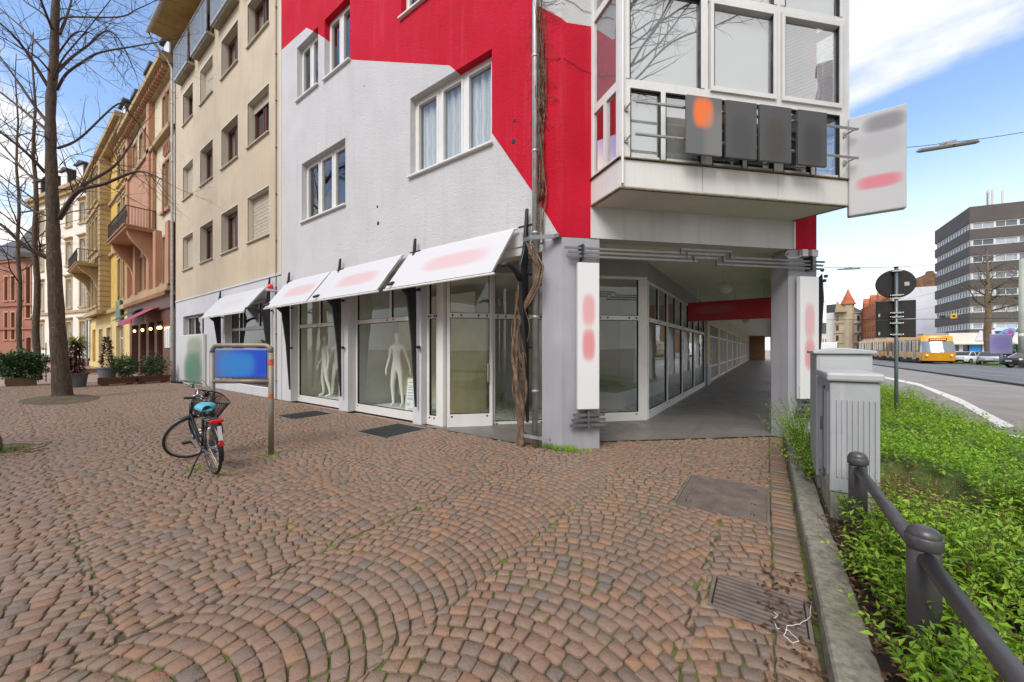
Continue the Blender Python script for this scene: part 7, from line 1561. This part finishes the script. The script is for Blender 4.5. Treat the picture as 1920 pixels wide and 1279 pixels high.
# orange sandstone row and turret house closing the street
m_orst = M('orange_sandstone', (0.44,0.17,0.075), 0.85, 0.15, 0.5, streak=0.2); m_terr = M('terracotta_tiles', (0.42,0.10,0.03), 0.7, 0.15, 2)
for k, (pa, pb, da, db, h, lab) in enumerate((((1616,650),(1641,650),150,128,18.4,'orange sandstone row house with gables on the far side of the street'),((1641,650),(1674,650),128,106.5,18.0,'nearer orange sandstone house behind the round traffic sign'))):
    q0, q1 = P(*pa,da), P(*pb,db); e2 = Vector((q1.x-q0.x,q1.y-q0.y)); FG = Matrix.Translation((q0.x,q0.y,0)) @ Matrix.Rotation(math.atan2(e2.y,e2.x),4,'Z'); Lg = e2.length
    t = thing('sandstone_row_house', lab, 'building', (q0.x,q0.y,0), 0, 'orange sandstone row houses'); n = max(4, int(Lg/3.2)); hs = [(Lg*(i+0.28)/n, Lg*(i+0.72)/n, z, z+2.1) for i in range(n) for z in (4.6,8.2,11.8)]
    b = MB(FG); b.wall(0,Lg,0,h,hs,0.3); b.box(0,Lg,0.6,12,0,h); obj('wall', b, m_orst, t)
    for q in hs: b = MB(FG); b.box(q[0],q[1],0.2,0.26,q[2],q[3]); w = obj('window', b, m_pane, t)
    b = MB(FG)
    for z in (3.6,7.4,h-0.5): b.box(0,Lg,-0.35,0,z,z+0.4)
    for i in range(n+1): b.box(Lg*i/n-0.3,Lg*i/n+0.3,-0.5,-0.36,0,h)
    obj('pilaster', b, m_orst, t); b = MB(FG); b.slab([(0,-0.2,h),(0,4,h+3.6),(0,10,h+3.6),(0,10,h)][::-1],(Lg,0,0)); obj('roof', b, m_slate, t)
    for i in range(2): u = Lg*(0.25+0.5*i); b = MB(FG); b.slab([(u-1.8,-0.4,h),(u+1.8,-0.4,h),(u+1.8,-0.4,h+1.5),(u,-0.4,h+3.4),(u-1.8,-0.4,h+1.5)],(0,4,0)); obj('gable', b, m_terr if not k else m_orst, t)
t = thing('turret_house', 'pale stone corner house with a red pointed turret at the end of the street', 'building', (27,200,0)); D1 = 150
q0, q1, q2 = P(1564,650,D1), P(1592,650,D1-3), P(1617,650,D1)
for a, c, m_, h in ((q0,q1,M('weathered_pale_stone',(0.42,0.33,0.21),0.85,0.2,0.4,streak=0.3),17.0),(q1,q2,m_white2,17.2)):
    e2 = Vector((c.x-a.x,c.y-a.y)); FG = Matrix.Translation((a.x,a.y,0)) @ Matrix.Rotation(math.atan2(e2.y,e2.x),4,'Z'); Lg = e2.length; hs = [(Lg*(i+0.22)/2, Lg*(i+0.75)/2-0.3, z, z+2.3) for i in range(2) for z in (1.2,5.2,9.4,13.4)]
    b = MB(FG); b.wall(0,Lg,0,h,hs,0.3); b.box(0,Lg,0.6,8,0,h)
    for z in (4.2,8.4,12.4,h-0.4): b.box(0,Lg,-0.3,0,z,z+0.35)
    obj('wall', b, m_, t)
    for q in hs: b = MB(FG); b.box(q[0],q[1],0.2,0.26,q[2],q[3]); obj('window', b, m_pane, t)
    b = MB(FG); b.slab([(0,-0.3,h),(0,4,h+3.5),(0,8,h+3.5),(0,8,h)][::-1],(Lg,0,0)); obj('roof', b, m_slate, t)
q = P(1590,650,D1-2); b = MB(); b.lathe([(1.9,0),(1.9,20.0),(2.2,20.1),(2.2,20.3)], (q.x,q.y,0), 12); obj('turret', b, M('turret_stone',(0.42,0.34,0.22),0.85,0.2,0.4), t); b = MB(); b.lathe([(2.5,20.2),(1.6,22.3),(0.7,24.6),(0.05,26.6)], (q.x,q.y,0), 12); obj('turret_roof', b, m_terr, t)
q = P(1567,650,D1-2); b = MB(); b.slab([(q.x-0.2,q.y,17),(q.x+3.5,q.y,17),(q.x+2.6,q.y,18.6),(q.x+1.2,q.y,20.2),(q.x+0.4,q.y,21.6)], (0,1,0)); obj('gable', b, m_ochre, t)
for pa, pb, dd_, h, lab, mm in (((1541,650),(1566,650),175,9.5,'low pale house furthest down the street', m_white2),((1495,650),(1543,650),230,12,'hazy grey houses at the vanishing end of the street', m_ochre)):
    q0, q1 = P(*pa,dd_), P(*pb,dd_); t = thing('far_house', lab, 'building', (q0.x,q0.y,0)); e2 = Vector((q1.x-q0.x,q1.y-q0.y)); FG = Matrix.Translation((q0.x,q0.y,0)) @ Matrix.Rotation(math.atan2(e2.y,e2.x),4,'Z'); Lg = e2.length; n = 5; hs = [(Lg*(i+0.3)/n,Lg*(i+0.7)/n,z,z+1.9) for i in range(n) for z in (1.5,5.0)]
    b = MB(FG); b.wall(0,Lg,0,h,hs,0.3); b.box(0,Lg,0.6,9,0,h); obj('wall', b, mm, t)
    for q in hs: b = MB(FG); b.box(q[0],q[1],0.2,0.26,q[2],q[3]); obj('window', b, m_pane, t)
    b = MB(FG); b.slab([(0,-0.3,h),(0,4.5,h+5.5),(0,9,h)][::-1],(Lg,0,0)); obj('roof', b, m_slate, t)
q = P(1553,665,70); b = MB(); b.box(q.x-1.3,q.x+1.3,q.y,q.y+5.5,0.4,3.0); b.box(q.x-1.2,q.x+1.2,q.y+5.5,q.y+7,0.4,2.2)
t = thing('delivery_van', 'plain white box van far down the street by the arcade', 'van', (q.x,q.y,0)); obj('body', b, m_whitec, t, bevel=0.06)
for sx in (-1.1,1.1):
    for yy in (1.0,6.0): b = MB(); b.lathe([(0.2,-0.12),(0.36,-0.1),(0.36,0.1),(0.2,0.12)], (q.x+sx,q.y+yy,0.36), 14, 'x'); obj('wheel', b, m_rub, t)
# street lamps slung on wires, catenary
def slung(pa, pb, d, lab, wires):
    a, c = P(*pa,d), P(*pb,d); mid = (a+c)/2; t = thing('street_lamp', lab, 'lamp', mid, 0, 'lamps slung over the road'); b = MB(); u = (c-a).normalized(); L = (c-a).length; pts = [a, a+u*L*0.06+Vector((0,0,0.02)), c-u*L*0.06+Vector((0,0,0.02)), c]
    b.tube(pts, [0.012,0.055*L/1.7,0.055*L/1.7,0.012], 10); obj('lamp_housing', b, M('olive_grey_lamp', (0.20,0.19,0.15), 0.5, 0.1), t)
    b = MB(); s = mid+Vector((0,0,0.12*L/1.7)); b.box(s.x-0.15,s.x+0.15,s.y-0.03,s.y+0.03,s.z-0.1,s.z+0.02); b.tube([mid-u*0.3+Vector((0,0,0.05)), s, mid+u*0.3+Vector((0,0,0.05))], 0.012, 5); obj('hanger', b, m_bar, t)
    for w in wires:
        for q0, q1, sag in ((s, w, 0.1),): b = MB(); b.tube([q0.lerp(q1, k/8)-Vector((0,0,sag*4*(k/8)*(1-k/8))) for k in range(9)], 0.008, 4); obj('span_wire', b, m_gasket, t)
slung((1718,285),(1837,266),10, 'long grey street lamp slung on a wire above the nearest lane', [P(1605,274,11.5), P(2060,215,9.5)]); slung((1569,506),(1614,504),24, 'smaller slung street lamp further down the road', [P(1430,520,26), P(1770,455,60)])
slung((1540,566),(1550,565),60, 'tiny slung street lamp far down the road', [P(1480,575,62), P(1640,560,70)])
for k, (pts, lab) in enumerate((([(1545,502,26),(1700,500,32),(1770,495,60)],'thin overhead wire passing the second slung lamp'),([(1540,530,30),(1630,560,50),(1770,520,90)],'sagging overhead wire in front of the white gable'),([(1640,575,60),(1770,545,70)],'upper tram wire before the white gable'),([(1640,598,60),(1770,572,70)],'middle tram wire before the white gable'),([(1545,600,50),(1910,597,45)],'straight span wire with the yellow signal'))):
    b = MB(); w = smooth_pts([P(*q) for q in pts], 6) if len(pts) > 2 else [P(*q) for q in pts]; b.tube(w, 0.018 if k != 4 else 0.03, 4); solo('overhead_wire', b, m_gasket, lab, 'wire', 'overhead wires')
q = P(1788,593,46); t = thing('tram_signal', 'small yellow tram signal hanging from the span wire', 'signal', q); b = MB(); b.box(-0.28,0.28,-0.12,0.12,-0.3,0.3); obj('housing', b, M('yellow_signal', (0.75,0.42,0.02), 0.5, 0.05), t, local=True, bevel=0.05); b = MB(); b.lathe([(0.12,-0.16),(0.14,-0.12)], (0,0,0), 10, 'y'); obj('lens', b, m_gasket, t, local=True)
b = MB(); b.box(-1.2,-0.7,-0.1,0.1,-0.14,0.14); b.box(-0.7,-0.28,-0.02,0.02,-0.02,0.02); obj('rear_box', b, m_gasket, t, local=True)
q = P(1876,672,36); t = thing('purple_sign', 'purple advertising panel on a post among the parked cars', 'sign', (q.x,q.y,0)); b = MB(); b.box(q.x-0.72,q.x+0.72,q.y-0.1,q.y+0.1,1.2,3.2); obj('panel', b, blob_mat('purple_print', (0.24,0.21,0.36), [(q.x,2.3,0.6,0.6,(0.17,0.15,0.33,1),0.8)], 0.5), t, bevel=0.06)
b = MB(); b.tube([(q.x,q.y,0),(q.x,q.y,1.25)], 0.09, 8); obj('post', b, m_pole, t)
q = P(1917,690,34); t = thing('lamp_post', 'thick pale green mast at the right edge of the picture', 'mast', (q.x,q.y,0)); b = MB(); b.tube([(q.x,q.y,-0.03),(q.x,q.y,4),(q.x,q.y,10.2)], [0.26,0.24,0.19], 14); obj('mast', b, M('pale_green_mast', (0.33,0.35,0.27), 0.6, 0.1, 1), t, smooth=True); b = MB(); b.lathe([(0.25,2.9),(0.27,2.95),(0.27,3.1),(0.25,3.15)], (q.x,q.y,0), 12); obj('band', b, m_frame, t)
q = P(1853,668,47); bare_tree('roadside_tree', Vector((q.x,q.y,0)), P(1851,470,47), 0.42, 'young tree with olive buds in front of the office block', 16, first=0.45, LL_=4.0, mats=(M('pale_bark',(0.17,0.12,0.07),0.9,0.3,3), m_twig))
q = P(1950,668,40); t = bare_tree('roadside_tree', Vector((q.x,q.y,0)), P(1950,420,40), 0.35, 'budding tree reaching in from the right edge', 22, first=0.4, LL_=4.2, mats=(None, m_twig)); 
for c_, n_, r_ in ((P(1905,520,40),1500,2.2),(P(1880,575,41),700,1.8)):
    p0 = np.array(c_)+rng.normal(0,1,(n_,3))*[r_,r_,r_*0.55]; V, F, C = leafset(p0, unit(rng.normal(0,1,(n_,3))), rng.uniform(0.08,0.2,n_), rng.uniform(0.05,0.1,n_)); o = npmesh('buds', V, F, leaf_mat('olive_buds',(0.10,0.085,0.02),(0.20,0.16,0.04),(0.30,0.24,0.07)), C); o.parent = t; o.matrix_parent_inverse = WMI[t.name]
q = P(1908,668,42); t = thing('round_hedge', 'dark green hedge block beside the mast at the right edge', 'hedge', (q.x+0.6,q.y,0)); bush('foliage', t, (q.x+0.6,q.y,1.2), (2.2,1.5,1.3), 5000, 0.16, m_leafd, 0.4)
b = MB(); b.box(q.x-0.9,q.x+2.1,q.y-0.9,q.y+0.9,0,1.4); obj('stems', b, M('hedge_inner_shade', (0.02,0.03,0.012), 0.95, 0.4, 5), t)  # solid near-black box, painting the shade inside the hedge instead of stems
b = MB(); q = P(1885,684,38); b.face(((q.x-2,q.y-4,0.03),(q.x+14,q.y-4,0.03),(q.x+14,q.y+9,0.03),(q.x-2,q.y+9,0.03))); struct('verge', b, M('verge_grass', (0.10,0.19,0.02), 0.9, 0.3, 2))
b = MB(); b.face(((18.3,56,-0.02),(60,56,-0.02),(60,140,-0.02),(18.3,140,-0.02))); struct('parking_area', b, M('pale_paving', (0.30,0.28,0.25), 0.85, 0.1, 0.6))
b = MB(); q = (0.86, 8.75); b.M = None
t = thing('gutter_bracket', 'black iron bracket with scroll at the outer corner of the second pillar', 'bracket', (0.86,8.78,0))
b = MB(); b.slab([(0.79,8.80,1.3),(0.79,8.80,3.0),(0.83,8.78,3.05),(0.85,8.77,2.6)], (0.02,0.03,0)); obj('blade', b, m_black, t)
for z, dx_ in ((3.12,0.10),(3.0,0.20),(2.92,0.16)): b = MB(); b.lathe([(0.01,-0.02),(0.032,-0.01),(0.032,0.01),(0.01,0.02)], (0.79+dx_*0.5,8.76,z), 10, 'y'); obj('scroll', b, m_black, t)
t = thing('junction_box', 'grey electrical boxes and loose cable above the second pillar', 'box', (0.62,8.6,3.3))
b = MB(FC); b.box(4.56,4.68,-0.09,-0.01,3.36,3.49); b.box(4.76,4.90,-0.09,-0.01,3.36,3.49); obj('box', b, m_offw, t, bevel=0.01); b = MB(FC); b.tube([(4.3,-0.03,3.46),(4.22,-0.05,3.38),(4.3,-0.06,3.32),(4.5,-0.05,3.34),(4.58,-0.04,3.38)], 0.007, 5); obj('cable', b, m_frame, t)
